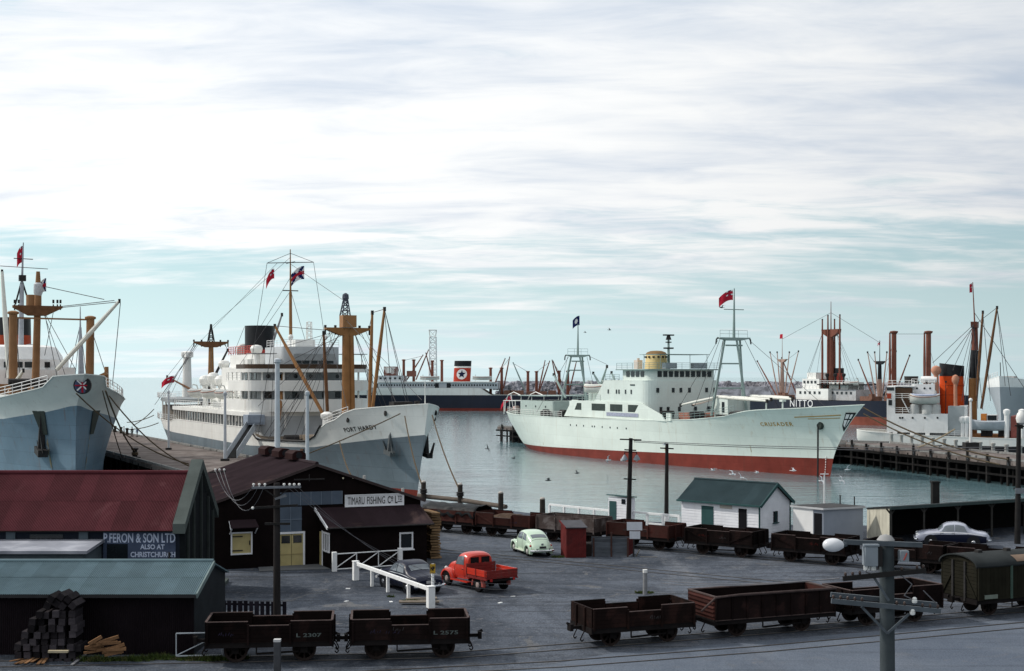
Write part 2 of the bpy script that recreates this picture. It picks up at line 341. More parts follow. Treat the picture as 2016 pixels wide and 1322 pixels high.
track([tuple(Vector(p)+V(-5.2,-7.0)) for p in BACK],'yard')
# grass and weeds
weed=M('weeds',(.05,.075,.02),.9,.5,3.,col2=(.11,.10,.045),c2s=2.,c2t=(.5,.7))
def weeds(pts,label):
    mb=MB()
    for x,y,n,r,h in pts:
        for _ in range(n):
            a=random.uniform(0,6.3); q=r*math.sqrt(random.random()); px,py=x+math.cos(a)*q,y+math.sin(a)*q*.6; t=random.uniform(0,6.3); w=random.uniform(.015,.035); hh=h*random.uniform(.4,1.1); lx,ly=random.uniform(-.12,.12),random.uniform(-.12,.12)
            mb.add([(px-math.cos(t)*w,py-math.sin(t)*w,0),(px+math.cos(t)*w,py+math.sin(t)*w,0),(px+lx,py+ly,hh)],[(0,1,2)])
    return single(mb,'grass',weed,label,'grass',kind='stuff')
wp=[(-17+i*.3,53.3+random.uniform(-.3,.3),200,.5,random.choice((.08,.14,.2))) for i in range(22)]
weeds(wp,'rough weeds growing along the foot of the green-roofed shed')
weeds([(G(808,1186).x,G(808,1186).y,300,.42,.16),(G(770,1176).x,G(770,1176).y,60,.2,.15)],'tuft of green weeds under the white post-and-rail barrier')
weeds([(G(1268,1168).x,G(1268,1168).y,260,.5,.12)],'dry grass tuft around the short marker post')
weeds([(G(1098,1098).x,G(1098,1098).y,160,.4,.16)],'weeds at the foot of the narrow red hut')
# ---------------------------------------------------------------- wharves
deckm=M('wharf_planking',(.125,.105,.098),.85,.35,1.6,grain=(1,1,1),col2=(.20,.175,.165),c2s=.35,c2t=(.42,.66))
pilem=M('wharf_pile_timber',(.016,.015,.015),.9,.4,2.)
fendm=M('fender_timber',(.03,.028,.027),.85,.4,2.,col2=(.26,.28,.30),c2s=.9,c2t=(.60,.70))
kerbm=M('wharf_kerb_timber',(.24,.24,.235),.8,.3,2.)
def wharf(name,label,pts,width,side,piles,kerb=True,spacing=3.,rows=3,z=0.,th=.55):
    """pts: berth edge polyline, deck grows to 'side' (+1 left of travel); deck planks run across"""
    t=thing(name,label,'wharf',(pts[0][0],pts[0][1],z)); other=offset(pts,side*width)
    mb=MB()
    for a,b,c,d in zip(pts,pts[1:],other,other[1:]):
        mb.hexa([V(*a,z-th),V(*b,z-th),V(*d,z-th),V(*c,z-th)],[V(*a,z),V(*b,z),V(*d,z),V(*c,z)])
    part(mb,'deck',deckm,t,w=True)
    for q in (pts,other):
        if kerb:
            qq=offset(q,side*.25 if q is pts else -side*.25)
            for a,b in zip(qq,qq[1:]):
                L=(Vector(b)-Vector(a)).length; n=max(1,int(L/7)); A,B=Vector(a),Vector(b)
                for i in range(n):
                    p0=A.lerp(B,(i+.03)/n); p1=A.lerp(B,(i+.97)/n); part(MB().bar((*p0,z+.17),(*p1,z+.17),.3,.28),'kerb_beam',kerbm,t,w=True)
    bq=offset(pts,side*min(width*.45,3.2))
    for a,b in zip(bq,bq[1:]): part(MB().bar((*a,z-2.6),(*b,z-2.6),.25,4.1),'underdeck_shade_sheet',M('underdeck_shade_black',(.007,.007,.008),.9,.3),t,w=True)  # near-black sheets added to make the space under the deck read dark
    bq=offset(pts,side*(width-min(width*.25,3.)))
    for a,b in zip(bq,bq[1:]): part(MB().bar((*a,z-2.6),(*b,z-2.6),.25,4.1),'underdeck_shade_sheet',M('underdeck_shade_black'),t,w=True)
    # piles
    pm=MB().tube((0,0,0),(0,0,-6.5),.19,.17,8).mesh('pile',pilem)
    for r in range(rows):
        q=offset(pts,side*(.15+(width-.3)*r/(max(1,rows-1))))
        for a,b in zip(q,q[1:]):
            A,B=Vector(a),Vector(b); n=max(1,round((B-A).length/spacing))
            for i in range(n):
                p=A.lerp(B,(i+.5)/n); inst(pm,'pile',t,(p.x-pts[0][0]+random.uniform(-.1,.1),p.y-pts[0][1]+random.uniform(-.1,.1),-th*.5+(.3 if False else 0)))
    if piles:
        q=offset(pts,-side*.2)
        for a,b in zip(q,q[1:]):
            part(MB().bar((*a,z-.75),(*b,z-.75),.3,.35),'waling',pilem,t,w=True); part(MB().bar((*a,z-1.9),(*b,z-1.9),.22,.25),'waling',pilem,t,w=True)
            A,B=Vector(a),Vector(b); n=max(1,round((B-A).length/4.6)); fm=MB().box((0,0,-1.6),(.28,.28,4.0)).mesh('fender_pile',fendm)
            for i in range(n):
                p=A.lerp(B,(i+.5)/n); inst(fm,'fender_pile',t,(p.x-pts[0][0],p.y-pts[0][1],.30+random.uniform(-.3,.25)),rz=math.atan2(B.y-A.y,B.x-A.x))
    return t
# left wharf between the two cargo liners: given in the grey ship's axes
PHO=V(-41.847,222.709); PHF=V(.4473,-.89438); PHL=V(.89438,.4473)
def phw(x,y): q=PHO+PHF*x+PHL*y; return (q.x,q.y)
wharf('timber_wharf','long planked timber wharf between the blue-grey ship and the grey and white ship',[phw(-75,-10.9),phw(-20,-10.9),phw(36,-10.9),phw(72,-10.9)],15.2,-1,False,spacing=4.,rows=3)
# right wharf behind the pale green ship, then bending towards the shore
wharf('pile_wharf','right-hand timber wharf on tall piles behind the pale green ship',[(60,101),(68.5,158),(66.0,170.5),(53.8,221),(37.5,232),(-3.2,299)],9.2,-1,True,spacing=2.6,rows=3)
# timber capping log and mooring posts on the quay
for i,(a,b) in enumerate(((G(824,981),G(905,989)),(G(907,989.5),G(996,1003)))):
    single(MB().tube(a+V(0,0,.2),b+V(0,0,.2),.21,.19,10),'capping_log',M('old_log',(.12,.10,.085),.85,.35,2.),'round capping log on the quay edge '+('nearest the grey ship bow' if i==0 else 'behind the tarpaulin wagon'),'log',smooth=True)
postm=M('mooring_post_timber',(.05,.043,.038),.85,.4,3.,col2=(.24,.23,.21),c2s=1.5,c2t=(.58,.7))
for px,py,h,lab in((834,983,1.5,'dark mooring post wrapped in rope beside the grey ship bow'),(906,990,1.55,'dark mooring post with a rope turned round it above the tarpaulin wagon'),(986,1004,1.35,'bare weathered mooring post left of the two by the white fence'),(1068,1013,1.2,'bare weathered mooring post next to the end of the white fence')):
    g=G(px,py); t=thing('mooring_post',lab,'bollard',g,group='mooring posts on the quay edge')
    part(MB().tube((0,0,-.3),(0,0,h),.24,.22,10),'post',postm,t,smooth=True)
    part(MB().lathe((0,0,h),[(.20,0),(.21,.05),(.16,.14),(.02,.17)],10),'cap',M('post_cap',(.45,.42,.38),.8,.3,3.),t,smooth=True)
    if px<950: part(MB().lathe((0,0,h*.35),[(.25,0),(.36,.06),(.27,.12),(.37,.2),(.27,.26),(.36,.34),(.25,.4)],10),'rope_turns',dkgear,t,smooth=True)
for i,(x,y) in enumerate([(-70,-11.6),(-63,-11.6),(-57,-11.6),(-51,-11.6),(-45,-11.6)]):
    X,Y=phw(x,y); single(MB().lathe((X,Y,0),[(.3,-.2),(.26,.1),(.24,.9),(.33,1.0),(.33,1.2),(.05,1.28)],10),'bollard',postm,'small bollard at the far end of the planked wharf beyond the grey ship','bollard','bollards at the far end of the left wharf',smooth=True)
bl=thing('bollard','dark iron bollard with ropes on the wharf edge near the red-roofed store','bollard',(*phw(30,-25.0),0)); part(MB().lathe((0,0,0),[(.7,-.1),(.65,.1),(.35,.2),(.32,1.0),(.5,1.15),(.5,1.3),(.1,1.4)],12),'post',dkgear,bl,smooth=True); part(MB().box((0,0,.05),(2.4,1.0,.22),R(-63)),'base',dkgear,bl); part(MB().lathe((0,0,.35),[(.36,0),(.5,.1),(.38,.2),(.5,.3),(.36,.4)],10),'rope_turns',ropem,bl,smooth=True)
# breakwater of dumped rock
rockm=M('breakwater_rock',(.36,.36,.40),.9,.5,.12,col2=(.16,.155,.17),c2s=.22,c2t=(.45,.6),rnd=.0)
def rocks(x0,x1,d0,d1,n,top,label):
    mb=MB()
    ring=[(1,0,0),(.3,.95,0),(-.8,.6,0),(-.8,-.6,0),(.3,-.95,0)]
    for _ in range(n):
        u=random.random(); t=random.random(); x=x0+(x1-x0)*u; w=random.random(); y=d0+(d1-d0)*u+w*9; s=random.uniform(1.1,2.5)
        z=ZW+(top-ZW)*min(1.,w*1.9 if w<.55 else 1.0-.2*(w-.55))+random.uniform(-.9,.5); q=random.uniform(0,6.3); C,S_=math.cos(q),math.sin(q)
        vs=[]
        for k,(sc,zz) in enumerate(((.75,-.55),(1,.0),(.62,.55))):
            for a,b,_z in ring: 
                f=sc*random.uniform(.75,1.2); vs.append((x+(a*C-b*S_)*s*f,y+(a*S_+b*C)*s*f,z+zz*s*random.uniform(.7,1.2)))
        mb.add(vs,[(j*5+i,j*5+(i+1)%5,j*5+5+(i+1)%5,j*5+5+i) for j in(0,1) for i in range(5)]+[(10,11,12,13,14)])
    single(mb,'breakwater_rocks',rockm,label,'rocks',kind='stuff')
rocks(-8,128,668,640,1900,7.2,'breakwater of dark dumped rock behind the black-hulled ship')
rocks(118,175,640,600,600,7.0,'breakwater rocks beyond the dark-hulled ship on the right')
core=MB(); core.hexa([(-9,676,ZW-2),(178,606,ZW-2),(178,622,ZW-2),(-9,692,ZW-2)],[(-6,678,6.2),(176,610,6.2),(176,615,6.2),(-6,685,6.2)]); single(core,'breakwater_core',rockm,None,None,kind='structure')
# ================================================================ ships
class Ship:
    """ship axes: x forward, y to port, z up from the waterline"""
    def __init__(s,name,label,bow,stern,cat='ship'):
        b,t=Vector(bow[:2]),Vector(stern[:2]); s.f=(b-t).normalized(); s.l=V(-s.f.y,s.f.x); s.o=(b+t)/2; s.rz=math.atan2(s.f.y,s.f.x)
        s.t=thing(name,label,cat,(s.o.x,s.o.y,ZW),s.rz); s.inv=WM[s.t.name].inverted()
    def at(s,px,py,y=0.):                                # photo pixel on the fore-and-aft plane at offset y
        r=(px-CX)/F; a=s.f.x-r*s.f.y; b=r*(s.o.y+s.l.y*y)-s.o.x-s.l.x*y; x=b/a; d=s.o.y+s.f.y*x+s.l.y*y
        return V(x,y,HC-(py-CY)*d/F-ZW)
    def sx(s,px,py,x):                                   # photo pixel on the athwartships plane at station x
        r=(px-CX)/F; y=(r*(s.o.y+s.f.y*x)-s.o.x-s.f.x*x)/(s.l.x-r*s.l.y); d=s.o.y+s.f.y*x+s.l.y*y
        return V(x,y,HC-(py-CY)*d/F-ZW)
    def wl(s,w): return s.inv@Vector(w)
    def hull(s,xs,xb,B,sheer,band,mats,ub=.55,us=.30,db=.72,ds=.14,deckdrop=1.0,pw=1.7,pd=2.2,zref=9.,name='hull',n=70,deckmat=None,bootz=.8,flare=1.5):
        """xs(z), xb(z): stern and stem profile; sheer(x), band(x): top edge and colour line; mats: boot, lower, upper"""
        s.xs,s.xb,s.B=xs,xb,B
        def half(u,z):
            t=max(0.,min(1.,z/zref))**flare
            def fb(u,k,p): return 1-((u-k)/(1-k))**p if u>k else 1.
            def fs(u,k,el): 
                if u>=k: return 1.
                q=(k-u)/k; return math.sqrt(max(0.,1-q*q)) if el else 1-q**2.0
            w=min(fb(u,ub,pw),fs(u,us,False)); d=min(fb(u,db,pd),fs(u,ds,True)); return B/2*(w+(d-w)*t)
        s.half=half
        def side(x,z):
            u=(x-xs(z))/(xb(z)-xs(z)); return half(max(0.,min(1.,u)),z)
        s.side=side
        mb=MB(); rows=[]; us_=[]
        for i in range(n+1):
            q=i/n; us_.append(.5-.5*math.cos(math.pi*q)*(.35+.65*abs(math.cos(math.pi*q))) )
        us_=[(u-us_[0])/(us_[-1]-us_[0]) for u in us_]
        lines=[(lambda x:-1.5,0),(lambda x:0.,0),(lambda x,b=bootz:b(x) if callable(b) else b,0)]
        k=4
        bz=lambda x:(bootz(x) if callable(bootz) else bootz)
        for j in range(1,k+1): lines.append((lambda x,j=j:bz(x)+(min(band(x),sheer(x)-.02)-bz(x))*j/k,1))
        for j in range(1,4): lines.append((lambda x,j=j:min(band(x),sheer(x)-.02)+(sheer(x)-min(band(x),sheer(x)-.02))*j/3,2))
        G_=[]
        for u in us_:
            col=[]
            for ln,_ in lines:
                x=xs(3)+(xb(3)-xs(3))*u
                for _it in range(4): z=ln(x); x=xs(z)+(xb(z)-xs(z))*u
                col.append((x,half(u,z),z))
            G_.append(col)
        for sg in(-1,1):
            vs=[(x,sg*y,z) for c in G_ for x,y,z in c]; m=len(lines); b=len(mb.v); mb.v+=vs
            for i in range(n):
                for j in range(m-1):
                    mb.f.append((b+i*m+j,b+(i+1)*m+j,b+(i+1)*m+j+1,b+i*m+j+1)); mb.m.append(lines[j+1][1])
        h=part(mb,name,mats,s.t,smooth=True); h.data.polygons.foreach_set('use_smooth',[True]*len(h.data.polygons)); s.h=h
        # bulwark thickness: cap rail along the edge, deck inside
        cr=MB(); dk=MB(); m=len(lines)
        for i in range(n):
            a,b=G_[i][-1],G_[i+1][-1]
            for sg in(-1,1):
                ia,ib=max(0,a[1]-.22),max(0,b[1]-.22)
                cr.hexa([V(a[0],sg*(a[1]+.04),a[2]-.10),V(b[0],sg*(b[1]+.04),b[2]-.10),V(b[0],sg*ib,b[2]-.10),V(a[0],sg*ia,a[2]-.10)],[V(a[0],sg*(a[1]+.04),a[2]+.02),V(b[0],sg*(b[1]+.04),b[2]+.02),V(b[0],sg*ib,b[2]+.02),V(a[0],sg*ia,a[2]+.02)])
            dd=deckdrop
            za,zb_=a[2]-dd,b[2]-dd; xa_=xs(za)+(xb(za)-xs(za))*us_[i]; xb_=xs(zb_)+(xb(zb_)-xs(zb_))*us_[i+1]; ya,yb=max(0,half(us_[i],za)-.06),max(0,half(us_[i+1],zb_)-.06)
            dk.quad((xa_,-ya,za),(xb_,-yb,zb_),(xb_,yb,zb_),(xa_,ya,za))
        part(cr,'cap_rail',mats[2],s.t); part(dk,'deck',deckmat or decktan,s.t)
        return h
    def plan(s,x0,x1,z,inset,n=14,rf=0.):
        """deck outline following the hull between two stations"""
        pts=[(x0+(x1-x0)*i/n,-max(.05,s.side(x0+(x1-x0)*i/n,z)-inset)) for i in range(n+1)]
        return pts+[(x,-y) for x,y in reversed(pts)]
    def p(s,mb,name,mat,parent=None,**k): return part(mb,name,mat,parent or s.t,**k)
    def wires(s,prs,r=.045,name='rigging_wire',mat=None):
        for a,b in prs: part(MB().tube(a,b,r,None,4),name,mat or wire,s.t)
    def rail(s,pts,h=1.0,mat=None,step=1.6,r=.035,bars=3,name='railing'):
        mb=MB()
        for a,b in zip(pts,pts[1:]):
            a,b=Vector(a),Vector(b); L=(b-a).length; n=max(1,round(L/step))
            for i in range(n+1): q=a.lerp(b,i/n); mb.tube(q,q+V(0,0,h),r,None,4)
            for j in range(bars): z=V(0,0,h*(j+1)/bars); mb.tube(a+z,b+z,r*.9,None,4)
        return part(mb,name,mat or white,s.t)
def rounded(x0,x1,hw,rf,ra=0.,n=7,bulge=0.):
    """plan of a deckhouse: rounded front corners at x1, optional bulging front"""
    def arc(cx,cy,r,a0,a1): return [(cx+r*math.cos(R(a0+(a1-a0)*i/n)),cy+r*math.sin(R(a0+(a1-a0)*i/n))) for i in range(n+1)]
    p=[]
    p+=arc(x1-rf,-hw+rf,rf,-90,0) if rf>0 else [(x1,-hw)]
    if bulge: p+=[(x1+bulge*(1-(2*i/8-1)**2),(-hw+rf)+(2*hw-2*rf)*i/8) for i in range(1,8)]
    p+=arc(x1-rf,hw-rf,rf,0,90) if rf>0 else [(x1,hw)]
    p+=arc(x0+ra,hw-ra,ra,90,180) if ra>0 else [(x0,hw)]
    p+=arc(x0+ra,-hw+ra,ra,180,270) if ra>0 else [(x0,-hw)]
    return p
WIN={}
def window_mesh(w,h,round_=False,mat=None):
    k=(w,h,round_,mat.name if mat else '')
    if k not in WIN:
        if round_: mb=MB().tube((0,-.05,0),(0,.06,0),w/2,None,10)
        else: mb=MB().box((0,0,0),(w,.12,h))
        WIN[k]=mb.mesh('window',mat or glass)
    return WIN[k]
def win(parent,x,y,z,ang,w,h,round_=False,mat=None): return inst(window_mesh(w,h,round_,mat),'porthole' if round_ else 'window',parent,(x,y,z),rz=ang)
def flag(parent,pos,L,H,dirv,kind,droop=.25,name='flag'):
    """a flag streaming from the hoist: drawn on a bent sheet with a little thickness"""
    dirv=Vector(dirv).normalized(); n=14; m=8; mb=MB(); up=V(0,0,1); sidev=dirv.cross(up).normalized()
    def col(u,v):                                        # u along fly 0..1, v up 0..1
        if kind=='red_ensign' or kind=='blue_ensign':
            if u<.48 and v>.5:
                uu=(u/.48-.5)*2; vv=((v-.5)/.5-.5)*2
                if abs(uu)<.16 or abs(vv)<.26: return 1
                if abs(abs(uu)-abs(vv))<.22: return 2
                return 3
            return 1 if kind=='red_ensign' else (2 if kind=='blue_ensign' and abs(u-.72)<.12 and abs(v-.45)<.2 else 3)
        if kind=='union':
            uu=(u-.5)*2; vv=(v-.5)*2
            if abs(uu)<.14 or abs(vv)<.22: return 1
            if abs(uu)<.26 or abs(vv)<.36: return 2
            if abs(abs(uu)-abs(vv))<.16: return 2
            return 3
        if kind=='house':                               # white with red cross and dark saltire
            uu=(u-.5)*2; vv=(v-.5)*2
            if abs(vv)<.24: return 1
            if abs(abs(uu)-abs(vv))<.3: return 3
            return 2
        if kind=='red': return 1
        if kind=='dark_disc': return 2 if (u-.5)**2+(v-.5)**2*.6<.045 else 3
        return 2
    P_=[]
    for i in range(n+1):
        for j in range(m+1):
            u,v=i/n,j/m; q=Vector(pos)+dirv*(u*L)+up*((v-1)*H*(1-.12*u))-up*(droop*L*u*u)+sidev*(.10*L*math.sin(u*7+v*1.2)*u); P_.append(q)
    for i in range(n):
        for j in range(m):
            a=i*(m+1)+j; mb.add([P_[a],P_[a+m+1],P_[a+m+2],P_[a+1]],[(0,1,2,3)],col((i+.5)/n,(j+.5)/m)-1)
    return part(mb,name,[flagred,flagwhite,flagblue],parent)
def lifeboat_mesh(L,W,H):
    rings=[]
    for i in range(11):
        u=i/10*2-1; k=max(.03,1-abs(u)**2.6); z=.25*H*abs(u)**3; rings.append([(u*L/2,-W/2*k,H+z),(u*L/2,-W/2*k*.96,H*.6+z),(u*L/2,-W/2*k*.62,H*.18+z*.8),(u*L/2,0,z*.7),(u*L/2,W/2*k*.62,H*.18+z*.8),(u*L/2,W/2*k*.96,H*.6+z),(u*L/2,W/2*k,H+z),(u*L/2,W/2*k*.5,H+.16+z),(u*L/2,-W/2*k*.5,H+.16+z)])
    return MB().loft(rings)
boatm=M('lifeboat_paint',(.56,.57,.54),.6,.15,1.2); covm=M('canvas_cover',(.42,.44,.44),.85,.2,1.5)
def lifeboat(S,x,y,z,L=7.5,W=2.3,H=1.1,cover=covm,parent=None):
    b=part(lifeboat_mesh(L,W,H),'lifeboat',boatm,parent or S.t,smooth=True); b.location=(x,y,z)
    c=part(lifeboat_mesh(L*.93,W*.97,H*.36),'boat_cover',cover,b,smooth=True); c.location=(0,0,H*.80)
    r=MB()
    for sg in(-1,1): r.path([(i/10*L-L/2,sg*W/2*max(.03,1-abs(i/5-1)**2.6)*1.02,H*.9+.25*H*abs(i/5-1)**3) for i in range(11)],.06,4)
    part(r,'gunwale',M('gunwale',(.30,.13,.10),.6,.2),b)
    for k in(-.36,.36):
        d=MB(); d.path([(x+k*L,y+1.0*(1 if y<0 else -1),z-1.2),(x+k*L,y+1.0*(1 if y<0 else -1),z+1.2),(x+k*L,y+.7*(1 if y<0 else -1),z+2.1),(x+k*L,y,z+2.2)],.10,6); d.tube((x+k*L,y,z+2.2),(x+k*L,y,z+1.0),.03,None,4); part(d,'davit',boatm,parent or S.t)
    return b
def crosstree(S,x,z,hw,parent,mat,lift=.7):
    mb=MB(); mb.extr([(x-.5,-hw,z+.1),(x-.5,-hw,z+.35),(x-.5,hw,z+.35),(x-.5,hw,z+.1),(x-.5,1.,z-lift),(x-.5,-1.,z-lift)],(1.0,0,0)); o=part(mb,'crosstree',mat,parent)
    for y in(-hw,-hw*.55,hw*.55,hw): part(MB().box((x,y,z+.5),(.34,.24,.34)).tube((x,y,z+.1),(x,y,z-.6),.12,None,5),'block',dkgear,parent)
    return o
def derrick(S,a,b,mat,r=.24,wired=None):
    o=part(MB().tube(a,Vector(a).lerp(Vector(b),.55),r*.85,r,8).tube(Vector(a).lerp(Vector(b),.55),b,r,r*.6,8),'derrick_boom',mat,S.t,smooth=True)
    part(MB().box(b,(.36,.28,.55)),'head_block',dkgear,o); return o
def lattice(mb,p,q,w0,w1,n,r):
    p,q=Vector(p),Vector(q)
    def ring(t): c=p.lerp(q,t); w=w0+(w1-w0)*t; return [c+V(a*w,b*w,0) for a,b in((-1,-1),(1,-1),(1,1),(-1,1))]
    for i in range(n):
        a,b=ring(i/n),ring((i+1)/n)
        for k in range(4):
            mb.tube(a[k],b[k],r,None,4); mb.tube(a[k],b[(k+1)%4],r*.7,None,4); mb.tube(b[k],b[(k+1)%4],r*.7,None,4)
    return mb
def hull_text(S,body,x_start,x_end,zf,h,mat,bold=.02,space=1.15,sgn=-1):
    """letters wrapped on the ship's side"""
    vs,fs=text_mesh(body,1.,bold,space); x0=min(v.x for v in vs); x1=max(v.x for v in vs); mb=MB(); y1=.72
    out=[]
    for v in vs:
        t=(v.x-x0)/(x1-x0); x=x_start+(x_end-x_start)*t; z=zf(x)+v.y/y1*h; out.append((x,sgn*(S.side(x,z)+.05),z))
    mb.add(out,fs); return part(mb,'name_lettering',mat,S.t)
def anchor(S,x,z,scale=1.,mat=None,sg=-1):
    y=sg*(S.side(x,z)+.25); mb=MB(); k=scale
    mb.bar((x+.15*k,y-sg*.1,z+1.7*k),(x-.1,y+sg*.15,z-.6*k),.34*k,.3*k); mb.bar((x-.9*k,y+sg*.1,z-.55*k),(x+.8*k,y+sg*.1,z-.75*k),.55*k,.4*k)
    for s_ in(-.85,.75): mb.extr([(x+s_*k-.22*k,y+sg*.1,z-.7*k),(x+s_*k+.22*k,y+sg*.1,z-.7*k),(x+s_*k*1.25,y+sg*.45,z+.55*k)],(.18*k,sg*.12,0))
    return part(mb,'anchor',mat or dkgear,S.t)
# ---------------------------------------------------------------- grey and white cargo liner
S=PH=Ship('cargo_ship','grey and white cargo liner with buff masts and a short black funnel alongside the wharf',(PHO+PHF*69.646),(PHO-PHF*69.646))
sh=[(-48,6.5),(-17,6.5),(-15.5,7.0),(29.5,7.0),(33,5.5),(49.5,5.9),(52,6.6),(54.5,8.0),(55.5,8.3),(59.5,9.2),(61.0,10.15),(66,10.6),(74,11.2)]
sheer=lambda x:interp(sh,x); band=lambda x:interp([(-48,5.2),(-15,4.7),(30,4.5),(50,5.1),(60,6.2),(72,7.5)],x)
S.hull(lambda z:-40-7.*max(0,min(1,z/5.))**.7,lambda z:68.6+.30*z,19.,sheer,band,[boot,phgrey,offw],ub=.58,us=.28,db=.76,ds=.13,deckdrop=1.0,zref=10.)
# promenade deck: open side with stanchions, white fascia
fas=S.p(MB().prism(S.plan(-16.5,30,7,-.05),8.55,9.15),'promenade_deck_edge',offw)
S.p(MB().prism(rounded(-15.5,30,7.4,1.),5.2,8.55),'promenade_house',shipgrey); ph_house=bpy.data.objects[S.t.children[-1].name] if False else None
pst=MB().box((0,0,0),(.14,.14,1.6)).mesh('stanchion',offw)
for i in range(29):
    x=-15.8+i*1.62
    for sg in(-1,1): inst(pst,'stanchion',S.t,(x,sg*(S.side(x,7)-.12),7.8))
hs=[o for o in S.t.children if o.name.startswith('promenade_house')] if False else [o for o in bpy.data.objects if o.parent==S.t and o.name.startswith('promenade_house')]
for i in range(19): win(hs[0],-13.5+i*2.35,-7.43,7.7,0,.9,1.0)
S.rail([(-16.2,-S.side(-16,9)+.2,9.15),(-5,-9.2,9.15),(18,-9.2,9.15)])
# stern: open poop under an awning deck
S.p(MB().prism(rounded(-40,-17.5,6.6,1.5,3.),5.4,8.9),'poop_house',M('poop_shade_buff',(.17,.15,.13),.7,.2,.8))  # dark interior of the open poop is put into the wall colour
S.p(MB().prism([(x,y) for x,y in S.plan(-46.2,-16.8,6.4,.1)],9.7,10.3),'poop_awning_deck',M('poop_grey',(.26,.28,.29),.6,.2))
for x in(-45,-41,-36,-31,-26,-21):
    for sg in(-1,1): inst(pst,'stanchion',S.t,(x,sg*(S.side(x,6.4)-.3),8.1)).scale=(1,1,2.05)
S.rail([(-17,-8.8,6.5),(-30,-8.8,6.5),(-40,-7.0,6.5),(-45,-3.5,6.5)])
S.rail([(-17,-8.8,10.3),(-30,-8.8,10.3),(-40,-7.0,10.3),(-45,-3.5,10.3),(-46,0,10.3)],.9)
# tiered bridge front: solid bands with open galleries between
for k,(z0,z1,xa) in enumerate(((9.15,10.9,17.0),(12.1,13.6,18.2),(14.75,15.25,19.5))):
    S.p(MB().prism(rounded(xa,30.0,9.3,2.8,.6,bulge=1.6),z0,z1),'bridge_bulwark',offw)
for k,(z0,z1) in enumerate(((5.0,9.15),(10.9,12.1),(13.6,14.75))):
    hh=S.p(MB().prism(rounded(17.5,28.0,7.2,1.6,.4,bulge=1.0),z0,z1),'bridge_house',M('gallery_shade_grey',(.36,.39,.41),.6,.15,.5))  # inner walls in a darker grey, gallery shade painted in
    zc=(z0+z1)/2+(.45 if k==0 else 0)+(1.1 if k==0 else 0)
    for j,y in enumerate((-6,-4.2,-2.2,0,2.2,4.2,6)):
        xf=28.0+1.0*(1-(y/5.6)**2 if abs(y)<5.6 else 0); win(hh,xf+.02,y,zc,R(90),1.0 if k<2 else .6,.85 if k<2 else .6,k==2)
    for j in range(4): win(hh,19+j*2.3,-7.23,zc,0,.9,.9)
    for y in(-8.9,-7.2,-4.4,-1.5,1.5,4.4,7.2,8.9):
        if k: S.p(MB().box((29.4+1.6*(1-(y/6.5)**2 if abs(y)<6.5 else -.6*(abs(y)-6.5)/2.4),y,(z0+z1)/2),(.16,.24,z1-z0+.02)),'gallery_pillar',offw)
    if k==0:
        for y in(-8.9,-6.8,-4.2,-1.4,1.4,4.2,6.8,8.9): S.p(MB().box((29.4+1.6*(1-(y/6.5)**2 if abs(y)<6.5 else -.6*(abs(y)-6.5)/2.4),y,8.0),(.18,.3,2.3)),'gallery_pillar',offw)
    for x in(18.2,20.4,22.8,25.4):
        S.p(MB().box((x,-9.1,(z0+z1)/2 if k else 8.4),(.14,.14,z1-z0 if k else 1.5)),'gallery_pillar',offw)
for j,y in enumerate((-7.9,-3.0,3.0)):
    S.p(MB().box((28.9 if abs(y)>7 else 29.6,y,8.1),(.12,.8,1.2)),'red_door',M('door_red',(.36,.06,.03),.5,.15))
wh=S.p(MB().prism(rounded(20.5,29.6,4.3,1.0,.3,bulge=.9),15.25,18.4),'wheelhouse',shipgrey)
S.p(MB().box((30.55,0,16.9),(.25,6.2,.95)),'window_visor',M('visor_grey',(.30,.32,.33),.6,.2),wh)
for y in(-2.4,-1.2,0,1.2,2.4): win(wh,30.55,y,16.2,R(90),.95,.4)
S.p(MB().box((24.5,0,18.9),(4.,3.,1.1)),'chart_house',offw,wh)
S.p(MB().prism(rounded(22.5,29.4,9.2,2.6,.3,bulge=1.5),15.27,15.9),'bridge_wing_dodger',M('varnished_dodger',(.06,.035,.02),.45,.3,2.))
for y in(-6.8,6.8): S.p(MB().box((27.5,y,17.4),(3.2,3.6,.10)),'wing_awning',M('awning_grey',(.30,.31,.32),.8,.2)).data; S.p(MB().box((26.2,y,16.6),(.1,.1,1.6)).box((28.8,y*1.15,16.6),(.1,.1,1.6)),'awning_post',offw)
# rails and small gear on the bridge tiers
for z in(10.9,13.6): S.rail([(17.2,-9.1,z),(17.2,-4.6,z)],1.1); S.rail([(17.2,9.1,z),(17.2,4.6,z)],1.1)
S.rail([(21,-4.1,18.4),(29.4,-4.1,18.4),(30.2,0,18.4),(29.4,4.1,18.4)],1.0); S.rail([(13,-9.1,9.15),(18,-9.1,9.15)],1.1)
for x,y in((27.8,-2.6),(28.2,2.4)): S.p(MB().tube((x,y,18.4),(x,y,19.5),.1,None,6).ball((x,y,19.8),.38,8),'searchlight',offw,smooth=True)
S.p(lattice(MB(),(23.4,1.6,19.4),(23.4,1.6,22.2),.35,.3,4,.05),'aerial_tower',offw)
for x,y in((11.5,-4.),(13.2,3.),(8.6,-3.9)): S.p(MB().box((x,y,16.2),(1.4,1.1,1.2)),'deck_locker',offw)
for x in(12.8,14.6,16.2): S.p(MB().tube((x,-6.4,9.2),(x,-6.4,11.0),.16,None,6).lathe((x,-6.4,11.0),[(.16,0),(.34,.1),(.30,.35),(.05,.42)],8),'mushroom_vent',offw,smooth=True)
